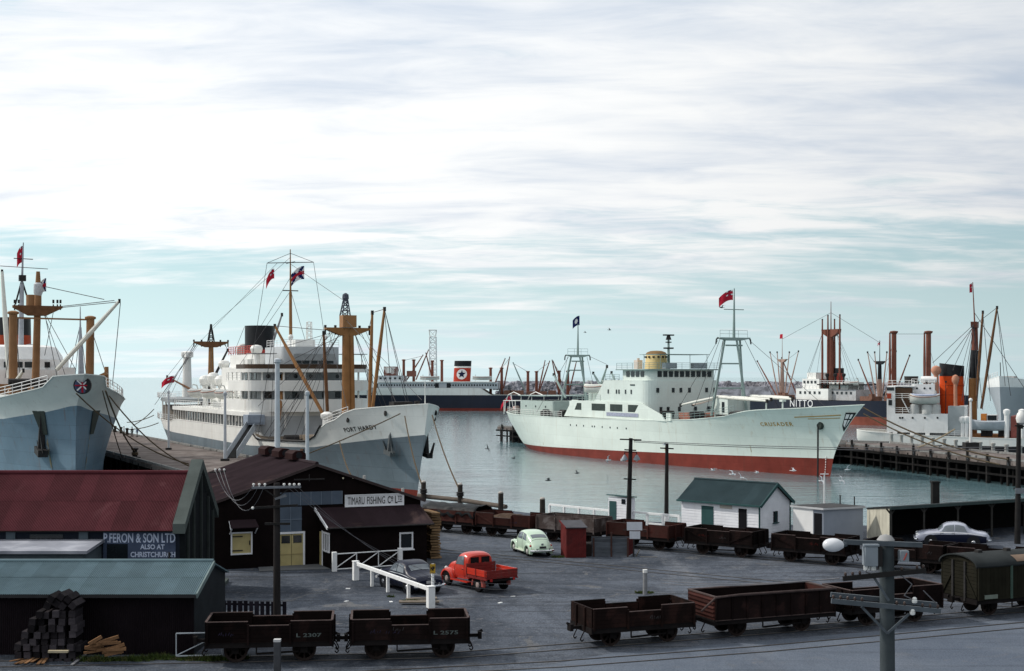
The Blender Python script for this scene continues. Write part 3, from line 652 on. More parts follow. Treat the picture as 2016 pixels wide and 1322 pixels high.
# boat deck, funnel
cas=S.p(MB().prism(rounded(-8,19.,5.0,1.,1.),9.15,12.2).prism(rounded(-5,18.5,4.2,1.,1.),12.2,15.6).prism(rounded(-3,12,3.4,1.,1.),15.6,17.6),'funnel_casing',offw)
for i in range(8): win(cas,-6.5+i*3,-5.03,10.9,0,.6,.6,True)
fn=S.p(MB().lathe((3,0,17.3),[(2.30,0),(2.30,1.1)],28,0,1.15,1.).lathe((3,0,17.3),[(2.30,1.1),(2.30,4.9),(2.2,4.95)],28,1,1.15,1.),'funnel',[M('funnel_red',(.35,.05,.04),.5,.2),black],smooth=True)
S.p(MB().lathe((3,0,22.2),[(2.33,-.12),(2.33,.05),(2.1,.05)],28,None,1.15,1.),'funnel_rim',black,fn)
S.rail([(-3,-3.4,17.6),(12,-3.4,17.6)],1.3,M('rail_red',(.55,.12,.1),.6,.1),1.4,.05,4)
for x,y,h in((-6,-3.4,15.5),(14.5,-3.8,17.6),(16.2,2.8,17.5)):
    S.p(MB().tube((x,y,12.2),(x,y,h),.42,None,10).lathe((x,y,h+.3),[(.3,-.6),(.8,-.1),(.95,.5),(.75,.9),(.2,1.05)],10),'cowl_vent',offw,smooth=True)
q=S.at(478,691,-2.5); S.p(MB().lathe((q.x,q.y,q.z),[(1.0,-.25),(1.15,0),(1.0,.25),(.4,.25)],16,ax='x'),'cowl_mouth',offw,smooth=True)
for i,x in enumerate((-7.6,1.2,10.)): lifeboat(S,x,-7.6,10.6,7.4,2.4,1.15)
for i,x in enumerate((-7.6,1.2,10.)): lifeboat(S,x,7.6,10.6,7.4,2.4,1.15)
for i,x in enumerate((-17,-13,-9.5,-5.5)):
    S.p(MB().tube((x,-3.8+.4*i,9.1),(x,-3.8+.4*i,12.5+.5*(i%2)),.5,.5,10).lathe((x,-3.8+.4*i,12.8+.5*(i%2)),[(.5,-.4),(.95,.2),(1.05,.9),(.7,1.4),(.15,1.55)],10),'cowl_vent',offw,smooth=True)
q=S.at(383,708); S.p(MB().tube((-40,-1.5,9.9),(-40,-1.5,17.6),.95,.75,12).lathe((-40,-1.5,17.6),[(.8,0),(1.1,.4),(1.1,1.1),(.6,1.3)],12).box((-39.3,-1.5,18.2),(2.6,1.4,.9)),'samson_vent_post',offw,smooth=True)
# masts and gear
mm=S.p(MB().tube((19.6,0,15.2),(19.4,0,26.8),.30,.22,8).tube((19.4,0,26.8),(19.3,0,33.2),.16,.07,8),'signal_mast',mastbuff,smooth=True)
S.p(MB().tube((19.4,-3.6,31),(19.4,3.6,31.4),.06,None,5).tube((17.3,0,31.2),(21.6,0,31.2),.05,None,5).tube((19.4,-1.2,27),(19.4,1.2,27),.08,None,5),'yard',dkgear,mm)
S.wires([((19.4,0,32.6),(19.4,-3.6,31)),((19.4,0,32.6),(19.4,3.6,31.4)),((19.4,-3.6,31),(19.4,-6.,16)),((19.4,3.6,31.4),(19.4,6,16)),((19.4,0,29),(4,0,22.3)),((19.4,0,31),(44.3,0,24))],.035)
flag(S.t,S.sx(599,524,19.4),2.1,2.0,(-.25,-1.,0),'house',.75); flag(S.t,S.sx(540,529,19.4),1.2,1.5,(-.3,-1,0),'red_ensign',1.5)
fm=S.p(MB().tube((45,-.35,5),(44.6,-.25,20.6),.62,.5,14).tube((45,.55,5),(44.6,.45,20.6),.42,.36,12),'foremast',mastbuff,smooth=True)
crosstree(S,44.5,20.3,3.1,fm,mastbuff); S.p(MB().prism([(43.8,-.9),(45.3,-.9),(45.3,1.0),(43.8,1.0)],20.7,22.3),'mast_house',M('mast_house_buff',(.32,.17,.08),.5,.1),fm)
S.p(lattice(MB(),(44.4,-.3,22.25),(44.3,-.2,24.3),.55,.25,3,.08).lathe((44.3,-.2,24.2),[(.3,0),(.45,.4),(.4,.9),(.1,1.1)],10),'topmast',M('topmast_grey',(.10,.11,.14),.6,.5,4.),fm)
am=S.p(MB().tube((-28,0,6),(-28,0,20.3),.75,.42,12),'mainmast',mastbuff,smooth=True); crosstree(S,-28,20.1,3.1,am,M('dark_buff',(.16,.08,.04),.6,.3)); S.p(lattice(MB(),(-28,0,20.4),(-28,0,22.6),.5,.2,3,.09).tube((-28,0,22.4),(-28,0,23.6),.3,.2,8),'topmast',dkgear,am)
for (ax,ay,ad),(bx,by,bd) in (((645,832,184),(541,642,190)),((646,838,182),(637,656,182)),((549,832,192),(561,700,196)),((727,806,176),(733,616,176)),((733,806,172),(757,609,172))):
    a=S.wl(P(ax,ay,ad)); b=S.wl(P(bx,by,bd)); derrick(S,a,b,mastbuff if ax!=646 else M('dark_buff'),.26)
derrick(S,(12,-2,15),S.sx(555,620,14),M('grey_spar',(.25,.26,.28),.6,.2),.22); derrick(S,(-24,-3,9),S.sx(448,690,-14),dkgear,.25); derrick(S,(-30,2,9),S.sx(329,742,-44),M('dark_buff'),.22)
hd=[S.wl(P(541,642,190)),S.wl(P(637,656,182)),S.wl(P(733,616,176)),S.wl(P(757,609,172))]
S.wires([((44.4,-3.1,20.3),hd[0]),((44.4,-3.0,20.5),hd[1]),((44.4,3.1,20.5),hd[2]),(hd[2],hd[3]),(hd[1],hd[1]-V(0,0,14)),(hd[2],hd[2]-V(0,0,13.5)),(hd[3],hd[3]+V(1.5,.6,-13.5)),(hd[3],hd[3]+V(4,2,-14.5)),((44.5,-1,20),(36,-8.5,5.5)),((44.5,-1,20),(38.5,-8.6,5.5)),((44.5,-1,20),(41,-8.6,5.5)),((44.5,1,20),(36,8.5,5.5)),((44.5,1,20),(39.5,8.6,5.5)),((44.5,1,20),(42,8.6,5.5)),((44.5,0,20),(31,-4.5,16)),((-28,-3,20),(-44,-5,10)),((-28,-3,20),(-24,-9,9)),((-28,-2.5,20),(-33,-9,9)),((-28,2.5,20),(-14,5,9.5)),((44.4,-2,20),(30,-8,10)),((44.4,-2.4,20),(33,-8,6))],.04)
flag(S.t,S.sx(343,740,-40),2.6,1.3,(-.5,-.7,0),'red_ensign',.5)
S.wires([((19.4,0,32.),(-28,0,23.)),((19.4,-2,31.1),(-28,-2,20.4)),((44.4,-2.6,20.3),(55,-3.5,9)),((44.4,2.6,20.3),(56,3.2,9)),((44.4,-.5,22),(70,0,11.4)),((44.4,-1.5,20.3),(49,-8,6)),((44.4,-1.8,20.3),(47,-8.2,6)),((44.4,1.8,20.3),(48,8,6)),(hd[0],(38,-8.6,5.8)),(hd[0],(33,-8.8,6.5)),(hd[1],(41,-8.4,5.8)),(hd[3],(58,3.8,9)),((-28,-2.6,20),(-31,-8.4,9.9)),((-28,-2.2,20),(-36,-7.6,10)),((-28,2.4,20),(-22,8.6,9)),((-28,0,20),(-16,-3,12)),((3,-2.5,22),(-6,-4,12.4)),((3,2.3,22),(12,4,15.8)),((19.5,0,27),(12,-6,15.5)),((19.5,0,27),(12,6,15.5)),((29,-4,18.4),(44.3,-2,20))],.035)
S.wires([(S.sx(448,690,-14),(-28,2.6,20)),(S.sx(329,742,-44),(-28,-3.1,20.2))],.04)
# winches, hatch and rail in the fore well, forecastle gear
for x,y in((36,-5),(38,4),(48,-3),(50,3.4)): S.p(MB().tube((x-.2,y-1.0,5.6),(x-.2,y+1.0,5.6),.55,None,10).box((x,y,5.2),(1.6,2.2,.7)),'winch',dkgear)
S.p(MB().prism(rounded(35,43,3.6,.3),4.4,6.1),'hatch',decktan)
S.p(MB().tube((52.4,-5.6,5),(52.4,-5.6,8.7),.55,.55,10).lathe((52.4,-5.6,8.7),[(.5,0),(.75,.25),(.8,.7),(.3,1)],10),'cowl_vent',offw,smooth=True)
S.rail([(54.6,-S.side(54.6,8.0)+.3,8.1),(57,-S.side(57,8.6)+.3,8.65),(60.4,-S.side(60.4,9.3)+.3,9.4)],1.1); S.rail([(54.6,S.side(54.6,8.0)-.3,8.1),(57,S.side(57,8.6)-.3,8.65),(60.4,S.side(60.4,9.3)-.3,9.4)],1.1)
S.p(MB().bb((53.9,-4.6,4.6),(54.4,4.6,7.4)),'forecastle_bulkhead',offw)
S.p(MB().tube((71,0,10.4),(71,0,14.0),.08,.05,6),'jackstaff',offw); S.p(MB().box((66,-1,10.6),(1.6,2.4,1.1)).tube((65,1.5,10),(65,1.5,11.2),.4,None,8),'windlass',dkgear)
hull_text(S,'PORT HARDY',59.0,64.7,lambda x:7.35+.10*(x-59),.52,M('name_black',(.02,.02,.022),.6,.2))
anchor(S,66.0,5.9,1.25,M('anchor_grey',(.10,.11,.115),.6,.3)); anchor(S,66.6,5.6,1.25,None,1)
for x,z in((60.5,8.9),(66.6,9.8)):
    for sg in(-1,1): S.p(MB().lathe((x,sg*(S.side(x,z)+.02),z),[(.30,-.08),(.34,0),(.30,.08),(.1,.08)],10,ax='y'),'fairlead',dkgear)
for x,z,rw in ((-20,4.3,.3),(24.5,3.6,.3),(40,4.2,.3),(47,4.4,.3)): S.p(MB().box((x,-S.side(x,z)-.06,z+.3),(1.6,.15,.22)),'overflow',M('rust_brown',(.12,.07,.05),.8,.3))
# dark edge of the bulwark opening at the well
S.p(MB().path([(x,-S.side(x,sheer(x))-.06,sheer(x)) for x in(29.6,30.6,31.6,32.6,33.4,36,40,44,48,49.5,50.8,52.,53,54,54.6)],.13,5),'bulwark_moulding',dkgear)
# ---------------------------------------------------------------- pale green ship
b0,s0=G(1645,940,ZW),G(1030,879,ZW)
S=CR=Ship('cargo_ship','pale green cargo ship with red boot-topping and a cream funnel moored in the basin',b0,s0)
sh=[(-54,7.1),(-40,6.75),(-20,6.75),(10,7.05),(22,7.5),(30,8.2),(33.5,8.9),(36,9.25),(45,9.75),(56,10.5)]
csheer=lambda x:interp(sh,x); bz=lambda x:1.65+.020*x
S.hull(lambda z:-46.3-6.2*max(0,min(1,(z-.2)/5.2))**.62+ (3. if z<0 else 0),lambda z:46.6+.12*max(0,z)+.055*max(0,z)**2,15.4,csheer,lambda x:csheer(x)-1.0 if False else 3.0+.02*x,[boot,crgreen,crgreen],ub=.50,us=.34,db=.70,ds=.16,deckdrop=.25,pw=1.75,pd=2.3,zref=10.,bootz=bz,flare=1.9,deckmat=M('green_deck',(.20,.24,.22),.8,.25))
m2=M('forecastle_green',(.30,.45,.40),.45,.1,.4)
# lower house with slanted side openings
low=S.p(MB().extr([(-17.5,-7.35,7.0),(-14.6,-7.35,10.0),(-12.5,-7.35,10.0),(-12.5,-7.35,9.9),(8,-7.35,9.9),(14.5,-7.35,8.0),(15.6,-7.35,7.0)],(0,.18,0)),'side_plating',crgreen)
S.p(MB().extr([(-17.5,7.35,7.0),(-14.6,7.35,10.0),(8,7.35,9.9),(14.5,7.35,8.0),(15.6,7.35,7.0)],(0,-.18,0)),'side_plating',crgreen)
S.p(MB().prism(rounded(-16,9.6,7.1,1.),6.8,9.8),'deckhouse',crgreen2)
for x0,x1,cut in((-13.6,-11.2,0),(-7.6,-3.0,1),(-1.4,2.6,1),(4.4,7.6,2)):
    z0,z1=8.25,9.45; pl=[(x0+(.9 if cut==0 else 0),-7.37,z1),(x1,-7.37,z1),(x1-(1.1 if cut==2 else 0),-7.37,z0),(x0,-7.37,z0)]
    S.p(MB().extr(pl,(0,.05,0)),'opening_shade_panel',M('shaded_opening',(.05,.065,.06),.6,.3),low)  # solid dark panels on the plating; the opening's shade is their colour
house=S.p(MB().extr([(-7.0,-7.2,9.9),(-3.6,-7.2,13.4),(3.,-7.2,13.4),(3.,-7.2,9.9)],(0,14.4,0)).prism(rounded(3.,10.4,7.2,2.2),7.0,13.4),'bridge_house',crgreen2)
for x in(-2.2,.5,1.3,3.4,5.2): win(house,x,-7.22,11.6,0,.35,.7)
win(house,5.6,-7.22,12.75,0,1.4,.2)
for y in(-5.4,-2.4,-.9,.8,4.2,5.9): win(house,10.42,y,11.9,R(90),.5,.75)
for y in(-4.8,-3.4,-1.2,2.0,4.6,5.3): win(house,10.42,y,8.8,R(90),.5,.75)
br=S.p(MB().prism(rounded(1.5,10.2,6.6,1.6),13.4,15.2),'wheelhouse',crgreen2)
S.p(MB().prism(rounded(-3.5,10.3,7.2,2.0),13.38,13.52),'bridge_deck',crgreen2); S.p(MB().prism(rounded(.5,10.8,7.4,1.8),15.2,15.38),'bridge_roof',spargrey)
for i in range(10): win(br,10.22,-4.9+i*1.09,14.55,R(90),.78,.95)
for i in range(4): win(br,3.2+i*1.5,-6.62,14.55,0,1.0,.9)
S.rail([(.5,-7.2,15.38),(10.6,-7.2,15.38),(10.6,7.2,15.38)],1.0,spargrey); S.rail([(-3.4,-7.1,13.5),(1.2,-7.1,13.5)],1.,spargrey)
S.p(MB().box((9,-2.2,15.9),(1.2,2.2,.9)).box((9.3,3.4,15.9),(1.2,2.4,.9)),'roof_locker',M('locker_grey',(.34,.38,.42),.6,.2))
aw=S.p(MB().prism(rounded(4.5,10.5,5.2,1.),17.75,17.83),'awning',spargrey); 
for x,y in((5,-4.6),(10,-4.6),(5,4.6),(10,4.6)): S.p(MB().tube((x,y,15.4),(x,y,17.8),.05,None,5),'awning_post',spargrey,aw)
cream=M('cream_funnel',(.70,.53,.25),.45,.1,.6); fbrown=M('funnel_top_brown',(.20,.12,.05),.6,.2)
S.p(MB().prism(rounded(-1.5,6.5,3.4,1.,1.),13.5,15.0),'funnel_base',crgreen2)
fn=S.p(MB().lathe((1.6,0,14.2),[(1.95,0),(1.72,3.0),(1.66,3.75)],24,0,1.2,1.).lathe((1.6,0,17.95),[(1.72,0),(1.5,.3),(.9,.55),(.1,.6)],24,1,1.2,1.),'funnel',[cream,fbrown],smooth=True)
for i in range(14): t=2*math.pi*i/14; S.p(MB().box((1.6+1.70*1.2*math.cos(t),1.70*math.sin(t),17.45),(.34,.34,.3),t),'louvre',dkgear,fn)
S.p(MB().box((-1.6,-1.6,16.2),(1.2,1.0,1.5)).tube((-1.6,-1.6,14.),(-1.6,-1.6,17.3),.25,None,8),'exhaust_trunk',M('pink_white',(.6,.52,.46),.6,.1))
rm=S.p(MB().tube((5.4,0,15.2),(5.4,0,21.0),.28,.16,8),'radar_mast',spargrey,smooth=True); S.p(MB().box((5.4,0,21.1),(.6,1.9,.22)).tube((5.4,0,20.3),(5.4,0,21.0),.5,.28,8).box((5.4,0,18.9),(.7,1.6,.25)).box((5.4,0,19.9),(.5,.9,.18)),'radar_scanner',dkgear,rm)
# masts: tripod frames carrying a platform and pole
def frame_mast(S,x,z0,zp,ztop,hw,spread,mat):
    mb=MB()
    for a,b in(((x-1.6,-hw*1.35,z0),(x-.4,-hw*.62,zp)),((x-1.6,hw*1.35,z0),(x-.4,hw*.62,zp)),((x+2.4,hw*.35,z0),(x+.2,hw*.16,zp)),): mb.tube(a,b,.22,.17,8)
    for k in(.36,.68):
        mb.tube(Vector((x-1.6,-hw*1.35,z0)).lerp(V(x-.4,-hw*.62,zp),k),Vector((x-1.6,hw*1.35,z0)).lerp(V(x-.4,hw*.62,zp),k),.13,None,6)
        mb.tube(Vector((x+2.4,hw*.35,z0)).lerp(V(x+.2,hw*.16,zp),k),Vector((x-1.6,hw*1.35,z0)).lerp(V(x-.4,hw*.62,zp),k),.09,None,6)
    f=S.p(mb,'mast_frame',mat,smooth=True)
    S.p(MB().extr([(x-.5,-spread,zp+.22),(x-.5,spread,zp+.22),(x-.5,spread,zp+.06),(x-.5,hw*.5,zp-.25),(x-.5,-hw*.5,zp-.25),(x-.5,-spread,zp+.06)],(.9,0,0)).tube((x,-hw*.7,zp-1.0),(x,hw*.7,zp-1.0),.14,None,6),'mast_platform',mat,f)
    S.rail([(x,-spread*.9,zp+.25),(x,spread*.9,zp+.25)],1.1,mat,1.5,.03,2,'platform_rail')
    p=S.p(MB().tube((x,0,zp),(x+.1,0,ztop),.24,.08,8),'topmast',mat,f,smooth=True)
    for y in(-spread,spread): S.p(MB().path([(x-.1,y,zp+.2),(x-.1,y*1.12,zp-.1),(x-.1,y*1.15,zp-.8)],.12,5),'span_block',dkgear,f)
    return f
frame_mast(S,23.8,8.0,20.0,27.9,2.3,2.9,spargrey); S.p(MB().tube((23.8,-1.9,24.6),(23.8,1.9,24.6),.07,None,5),'yard',spargrey)
frame_mast(S,-25.4,9.6,18.0,24.0,1.9,2.4,spargrey)
S.wires([((23.8,-3.,19.8),S.at(1340,797,-5)),((23.8,3.,19.8),(40,4.5,9.8)),((23.8,-2.,20),(28,-7,8)),((23.8,-2.,20),(26,-7,8)),((23.8,2,20),(27,7,8)),((23.8,-2.6,20),(22,-7,7.6)),((-25.4,2.4,18),S.sx(1195,718,-16)),((-25.4,-2.2,17.8),(-21,-6.5,10)),((-25.4,-2.,17.8),(-29,-6.8,7.5)),((-25.4,2.,17.8),(-29,6.8,7.5))],.035)
flag(S.t,S.sx(1443,571,23.9),2.2,1.6,(-.35,-.95,0),'red_ensign',.6); flag(S.t,S.sx(1141,622,-25.4),1.3,1.8,(-.3,-.9,0),'dark_disc',.7)
# white derricks lowered on the fore deck, mast house
wspar=M('white_spar',(.72,.72,.66),.5,.1)
mh=S.p(MB().box((23.6,-.2,9.0),(3.6,4.2,3.4)),'mast_house',crgreen2); win(mh,24.2,-2.32,9.4,0,.6,1.6); S.p(MB().box((24.6,-2.6,7.9),(2.4,1.2,.7)),'winch',dkgear)
for a,b in((S.at(1404,784,-3.),S.at(1340,798,-5.5)),(S.at(1402,786,-2.),S.at(1364,797,-2.)),(S.at(1410,782,-2.2),S.at(1510,790,-2.4)),(S.at(1412,781,-.8),S.at(1518,787,-.8)),(S.at(1478,781,1.5),S.at(1560,786,1.5)),(S.at(1478,780,2.6),S.at(1556,783,2.6))): derrick(S,a,b,wspar,.24)
S.p(MB().tube((34.6,-2,8.4),(34.6,-2,10.4),.12,None,6).tube((37.2,-1,9.2),(37.2,-1,10.6),.14,None,6).box((37.2,-1,10.6),(.7,.7,.3)),'derrick_crutch',crgreen2)
S.rail([(14.8,-7.3,7.2),(22,-7.2,7.55),(29,-6.9,8.1),(32.8,-6.5,8.7)],1.15,spargrey,1.5,.03,3)
S.p(MB().prism(rounded(13.5,20.5,3.4,.3),6.9,8.3),'hatch',M('hatch_red_tarp',(.35,.16,.12),.8,.3,1.5)); S.p(MB().prism(rounded(27,33,3.2,.3),7.4,8.9),'hatch',M('hatch_dark',(.12,.12,.12),.8,.3))
for x,y in((12.6,-5),(21,-5),(22,4),(30,-4),(35,-3)): S.p(MB().box((x,y,7.7+.03*x*.3),(1.3,1.8,.9)).tube((x,y-1.2,8.1+.009*x),(x,y+1.2,8.1+.009*x),.4,None,8),'winch',dkgear)
S.p(MB().box((16.4,-7.15,7.7),(1.3,.25,1.2)),'bulwark_locker',crgreen)
# after end: boat, vents, deckhouse under awning, rails, ensign
lifeboat(S,-9.2,-5.8,11.2,7.2,2.3,1.2,M('boat_cover_white',(.60,.62,.58),.8,.1)); lifeboat(S,-9.2,5.8,11.2,7.2,2.3,1.2,M('boat_cover_white'))
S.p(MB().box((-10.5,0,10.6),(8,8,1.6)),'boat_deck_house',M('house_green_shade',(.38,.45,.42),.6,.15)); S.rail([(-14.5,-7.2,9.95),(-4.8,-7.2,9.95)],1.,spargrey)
for x in(-12.6,-10.6,-8.2): S.p(MB().tube((x,-1.5,11),(x,-1.5,13.6),.22,.18,7),'vent_pipe',dkgear)
ah=S.p(MB().prism(rounded(-41,-27,4.4,.4,.8),6.6,9.5),'after_deckhouse',M('house_grey_green',(.42,.50,.47),.55,.12)); [win(ah,x,-4.42,8.4,0,.4,.4,True) for x in(-38,-34,-30)]
S.p(MB().box((-35.5,0,10.4),(11,9.4,.10)),'awning',spargrey); S.p(MB().box((-45.5,0,9.3),(5.5,8.6,.10)),'awning',M('awning_white',(.62,.64,.62),.7,.1))
for x in(-48,-45.5,-43,-40.5,-36,-31):
    for y in(-4.2,4.2): S.p(MB().tube((x,y,6.6),(x,y,9.3 if x<-42 else 10.4),.08,None,5),'awning_post',offw)
S.p(MB().path([(-51,-2.5,7),(-50.8,-2.5,9),(-49.5,-2.5,10.4),(-47,-2.5,11.),(-44,-2.5,10.4)],.09,5).path([(-51,2.5,7),(-50.8,2.5,9),(-49.5,2.5,10.4),(-47,2.5,11.),(-44,2.5,10.4)],.09,5),'awning_hoop',offw)
S.rail([(-18,-S.side(-18,6.7)+.15,6.75),(-30,-S.side(-30,6.7)+.15,6.75),(-42,-S.side(-42,6.7)+.2,6.75),(-49,-S.side(-49,6.9)+.2,6.95)],1.05,offw,1.5,.035,3)
for x,y in((-23,-4.5),(-28,-5.4),(-44,-2),(-46,1)): S.p(MB().box((x,y,7.2),(1.8,1.4,.9)).tube((x-.9,y,7.6),(x+.9,y,7.6),.38,None,8),'winch',dkgear)
S.p(MB().lathe((-45,-3.,7.8),[(.1,-.8),(.5,-.6),(.55,.6),(.1,.8)],10,ax='x'),'raft_canister',M('pink_canister',(.62,.45,.42),.6,.1),smooth=True)
for a,b in((S.at(1114,784,-4),S.at(1090,738,-4)),(S.at(1175,782,-3),S.at(1195,722,-3)),(S.at(1185,765,2),S.at(1168,735,2)),(S.at(1216,765,2),S.at(1204,734,2))): derrick(S,a,b,wspar if a.x<-24 else spargrey,.22)
S.p(MB().tube((-52,0,7),(-53.2,0,10.5),.07,None,5),'ensign_staff',offw); flag(S.t,V(-53.0,0,10.2),2.4,1.1,(-.55,-.55,0),'red_ensign',.9)
gold=M('gold_lettering',(.42,.25,.05),.5,.1); 
x0=S.at(1504,842,-4.6).x; hull_text(S,'CRUSADER',36.6,42.2,lambda x:6.85+.03*(x-35),.55,gold,.02,1.3)
S.p(MB().path([(x,-S.side(x,z)-.04,z) for x,z in((43,8.35),(45.5,8.5),(48,8.65),(50.0,8.8))],.07,5),'gold_line',gold); S.p(MB().path([(x,-S.side(x,z)-.04,z) for x,z in((45,8.15),(47.5,8.25),(49.7,8.38))],.05,5),'gold_line',gold)
# shield on the stem
xb=S.xb
def onhull(pts,o): return [(x,-(S.side(x,z)+o),z) for x,z in pts]
shd=S.p(MB().extr(onhull([(xb(9.15)-1.45,9.15),(xb(9.15)-.12,9.15),(xb(8.)-.06,8.),(xb(6.5)-.10,6.5),(xb(7.3)-.75,7.3)],.04),(.02,-.10,0)),'bow_shield',black)
for pl in(((xb(8.9)-1.15,8.92),(xb(8.9)-.72,8.92),(xb(8.3)-.55,8.3),(xb(8.3)-.95,8.3)),((xb(8.9)-.56,8.92),(xb(8.9)-.24,8.92),(xb(8.3)-.16,8.3),(xb(8.3)-.40,8.3)),((xb(8.1)-.90,8.12),(xb(8.1)-.5,8.12),(xb(7.1)-.28,7.1),(xb(7.4)-.6,7.4)),((xb(8.1)-.36,8.12),(xb(8.1)-.14,8.12),(xb(7.0)-.14,7.0))):
    S.p(MB().extr(onhull(pl,.16),(.01,-.03,0)),'shield_quarter',flagwhite,shd)
for x,z in((46.4,7.25),): 
    S.p(MB().lathe((x,-S.side(x,z)-.05,z),[(.55,.25),(.62,0),(.5,-.2),(.1,-.2)],12,ax='y'),'hawse_pipe',M('hawse_dark',(.04,.05,.045),.6,.2)); S.p(MB().tube((x-.2,-S.side(x,z)-.25,z-.1),(x-.2,-S.side(x,z)-.30,-1),.13,None,6),'anchor_chain',dkgear)
for i,x in enumerate((-14.5,-12.3,-9.8,-6.8,-6.0,-3.4,-.8,1.5,4.2)): S.p(MB().tube((x,-S.side(x,5.5)-.04,5.5),(x,-S.side(x,5.5)+.1,5.5),.17,None,8),'porthole',glass)
S.p(MB().extr([(-2.5,-7.42,7.45),(7.6,-7.42,7.45),(7.6,-7.42,8.05),(-2.5,-7.42,8.05)],(0,.03,0)),'faded_panel',M('lilac_panel',(.36,.38,.48),.7,.3,3.))
for k in range(8): z=.25+.36*k; x=46.15+.05*k; S.p(MB().box((x-.35,-S.side(x-.35,z)-.05,z),(.16,.05,.18),R(-15)),'draught_mark',flagwhite)
for x,z,l in((14.5,2.2,.7),(33.2,2.9,1.1),(-26,1.4,.6)): S.p(MB().extr([(x,-S.side(x,z)-.02,z),(x+.12,-S.side(x+.12,z)-.02,z),(x+.08,-S.side(x,z+l)-.02,z+l),(x+.04,-S.side(x,z+l)-.02,z+l)],(0,.01,0)),'rust_stain',M('rust_run',(.45,.33,.18),.8,.3,3.))
# ---------------------------------------------------------------- blue-grey ship at the left edge
bw=phw(53.3,-36.4); st=phw(-90,-36.4)
S=LS=Ship('cargo_ship','blue-grey cargo liner seen bow-on at the left edge with anchor hanging from its hawse',bw,st)
xo=S.o; L0=(Vector(bw)-Vector(st)).length/2
lsh=lambda x:interp([(L0-60,10.9),(L0-22,11.1),(L0-13,11.35),(L0-7,12.0),(L0-2,12.7),(L0+.2,13.1),(L0+1.6,14.2),(L0+7,14.5)],x); lband=lambda x:interp([(L0-60,8.2),(L0-12,9.0),(L0-4,9.9),(L0,10.7),(L0+5,11.2)],x)
S.hull(lambda z:-L0+4-7*max(0,min(1,z/6)),lambda z:L0+.05*z+1.40*max(0,z-10.4),20.,lsh,lband,[boot,lsblue,lswhite],ub=.68,us=.25,db=.86,ds=.12,deckdrop=1.1,zref=14.,flare=1.2,n=80,pw=1.6,pd=1.9)
S.rail([(x,-S.side(x,lsh(x))+.3,lsh(x)) for x in(L0-48,L0-22,L0-16,L0-11,L0-7,L0-3,L0)],1.2,white,2.,.05,3)
S.rail([(x,S.side(x,lsh(x))-.3,lsh(x)) for x in(L0-48,L0-22,L0-16,L0-11,L0-7,L0-3,L0)],1.2,white,2.,.05,3)
lsmast=M('buff_kingpost',(.275,.145,.07),.5,.2,.8,rust=.3)
def lsx(px,py,x): return S.sx(px,py,x)
# kingposts with a cross beam, tall foremast with crow platform behind
ka,kb=lsx(26,760,L0-30),lsx(176,737,L0-30)
for q,top in((ka,618),(kb,628)):
    t_=lsx(26 if q is ka else 178,top,L0-30); o=S.p(MB().tube((q.x,q.y,10.5),(t_.x,t_.y,t_.z),.58,.54,14),'kingpost',lsmast,smooth=True); S.p(MB().lathe((t_.x,t_.y,t_.z),[(.56,-.1),(.74,.0),(.74,.25),(.3,.4)],14),'vent_cap',lsmast,o)
S.p(MB().bar((L0-30,lsx(26,627,L0-30).y,lsx(26,626,L0-30).z),(L0-30,lsx(178,631,L0-30).y,lsx(178,630,L0-30).z),.3,.22),'cross_beam',lsmast)
mq=lsx(69,745,L0-38); mt=lsx(75,535,L0-38); m_=S.p(MB().tube((mq.x,mq.y,10.5),(mt.x,mt.y,mt.z-2),.56,.44,14).tube((mt.x,mt.y,mt.z-2),mt,.40,.26,10),'foremast',lsmast,smooth=True)
ct=lsx(72,607,L0-38); yy=ct.y; mb=MB().extr([(ct.x,lsx(24,600,ct.x).y,ct.z+.3),(ct.x,lsx(121,604,ct.x).y,ct.z+.3),(ct.x,lsx(121,604,ct.x).y,ct.z),(ct.x,yy+1.2,ct.z-1.1),(ct.x,yy-1.2,ct.z-1.1),(ct.x,lsx(24,600,ct.x).y,ct.z)],(1.1,0,0)); S.p(mb,'crosstree',M('dark_buff'),m_)
S.p(MB().lathe((ct.x-1.3,yy-.2,ct.z+.3),[(1.05,0),(1.05,1.6),(.95,1.6)],16),'crow_nest',lsmast,m_,smooth=True)
for px in(28,36,104,112,118): q=lsx(px,600,ct.x); S.p(MB().box((q.x+.5,q.y,q.z+.4),(.3,.25,.5)).tube((q.x+.5,q.y,q.z),(q.x+.5,q.y,q.z-.8),.10,None,5),'block',dkgear,m_)
S.p(MB().lathe((mt.x,mt.y,mt.z-5),[(.45,1.6),(.62,2.0),(.6,3.2),(.3,3.5)],12),'mast_wrap',M('pale_canvas',(.55,.56,.58),.8,.2,3.),m_,smooth=True)
# signal mast on the bridge, funnel, white bridge front
bm_=S.p(MB().tube(lsx(41,690,L0-58),lsx(43,560,L0-58),.42,.32,8).tube(lsx(43,560,L0-58),lsx(46,478,L0-58),.2,.08,8),'signal_mast',M('signal_mast_grey',(.36,.38,.42),.6,.2),smooth=True); S.p(MB().tube(lsx(27,509,L0-58),lsx(65,511,L0-58),.07,None,5).tube(lsx(30,600,L0-58),lsx(43,552,L0-58),.14,None,5).tube(lsx(58,600,L0-58),lsx(43,552,L0-58),.14,None,5).box(lsx(44,548,L0-58),(1,1,.9)),'yard',dkgear,bm_)
flag(S.t,lsx(46,484,L0-58),1.0,2.6,(-.25,-.6,0),'red_ensign',1.2); flag(S.t,lsx(91,548,L0-38),.9,1.9,(-.2,-.6,0),'house',.9)
bf=lsx(60,700,L0-52); br_=S.p(MB().prism([(x,y) for x,y in rounded(L0-66,L0-50,7.6,3.2,bulge=1.2)],11.5,15.2),'bridge_house',white); 
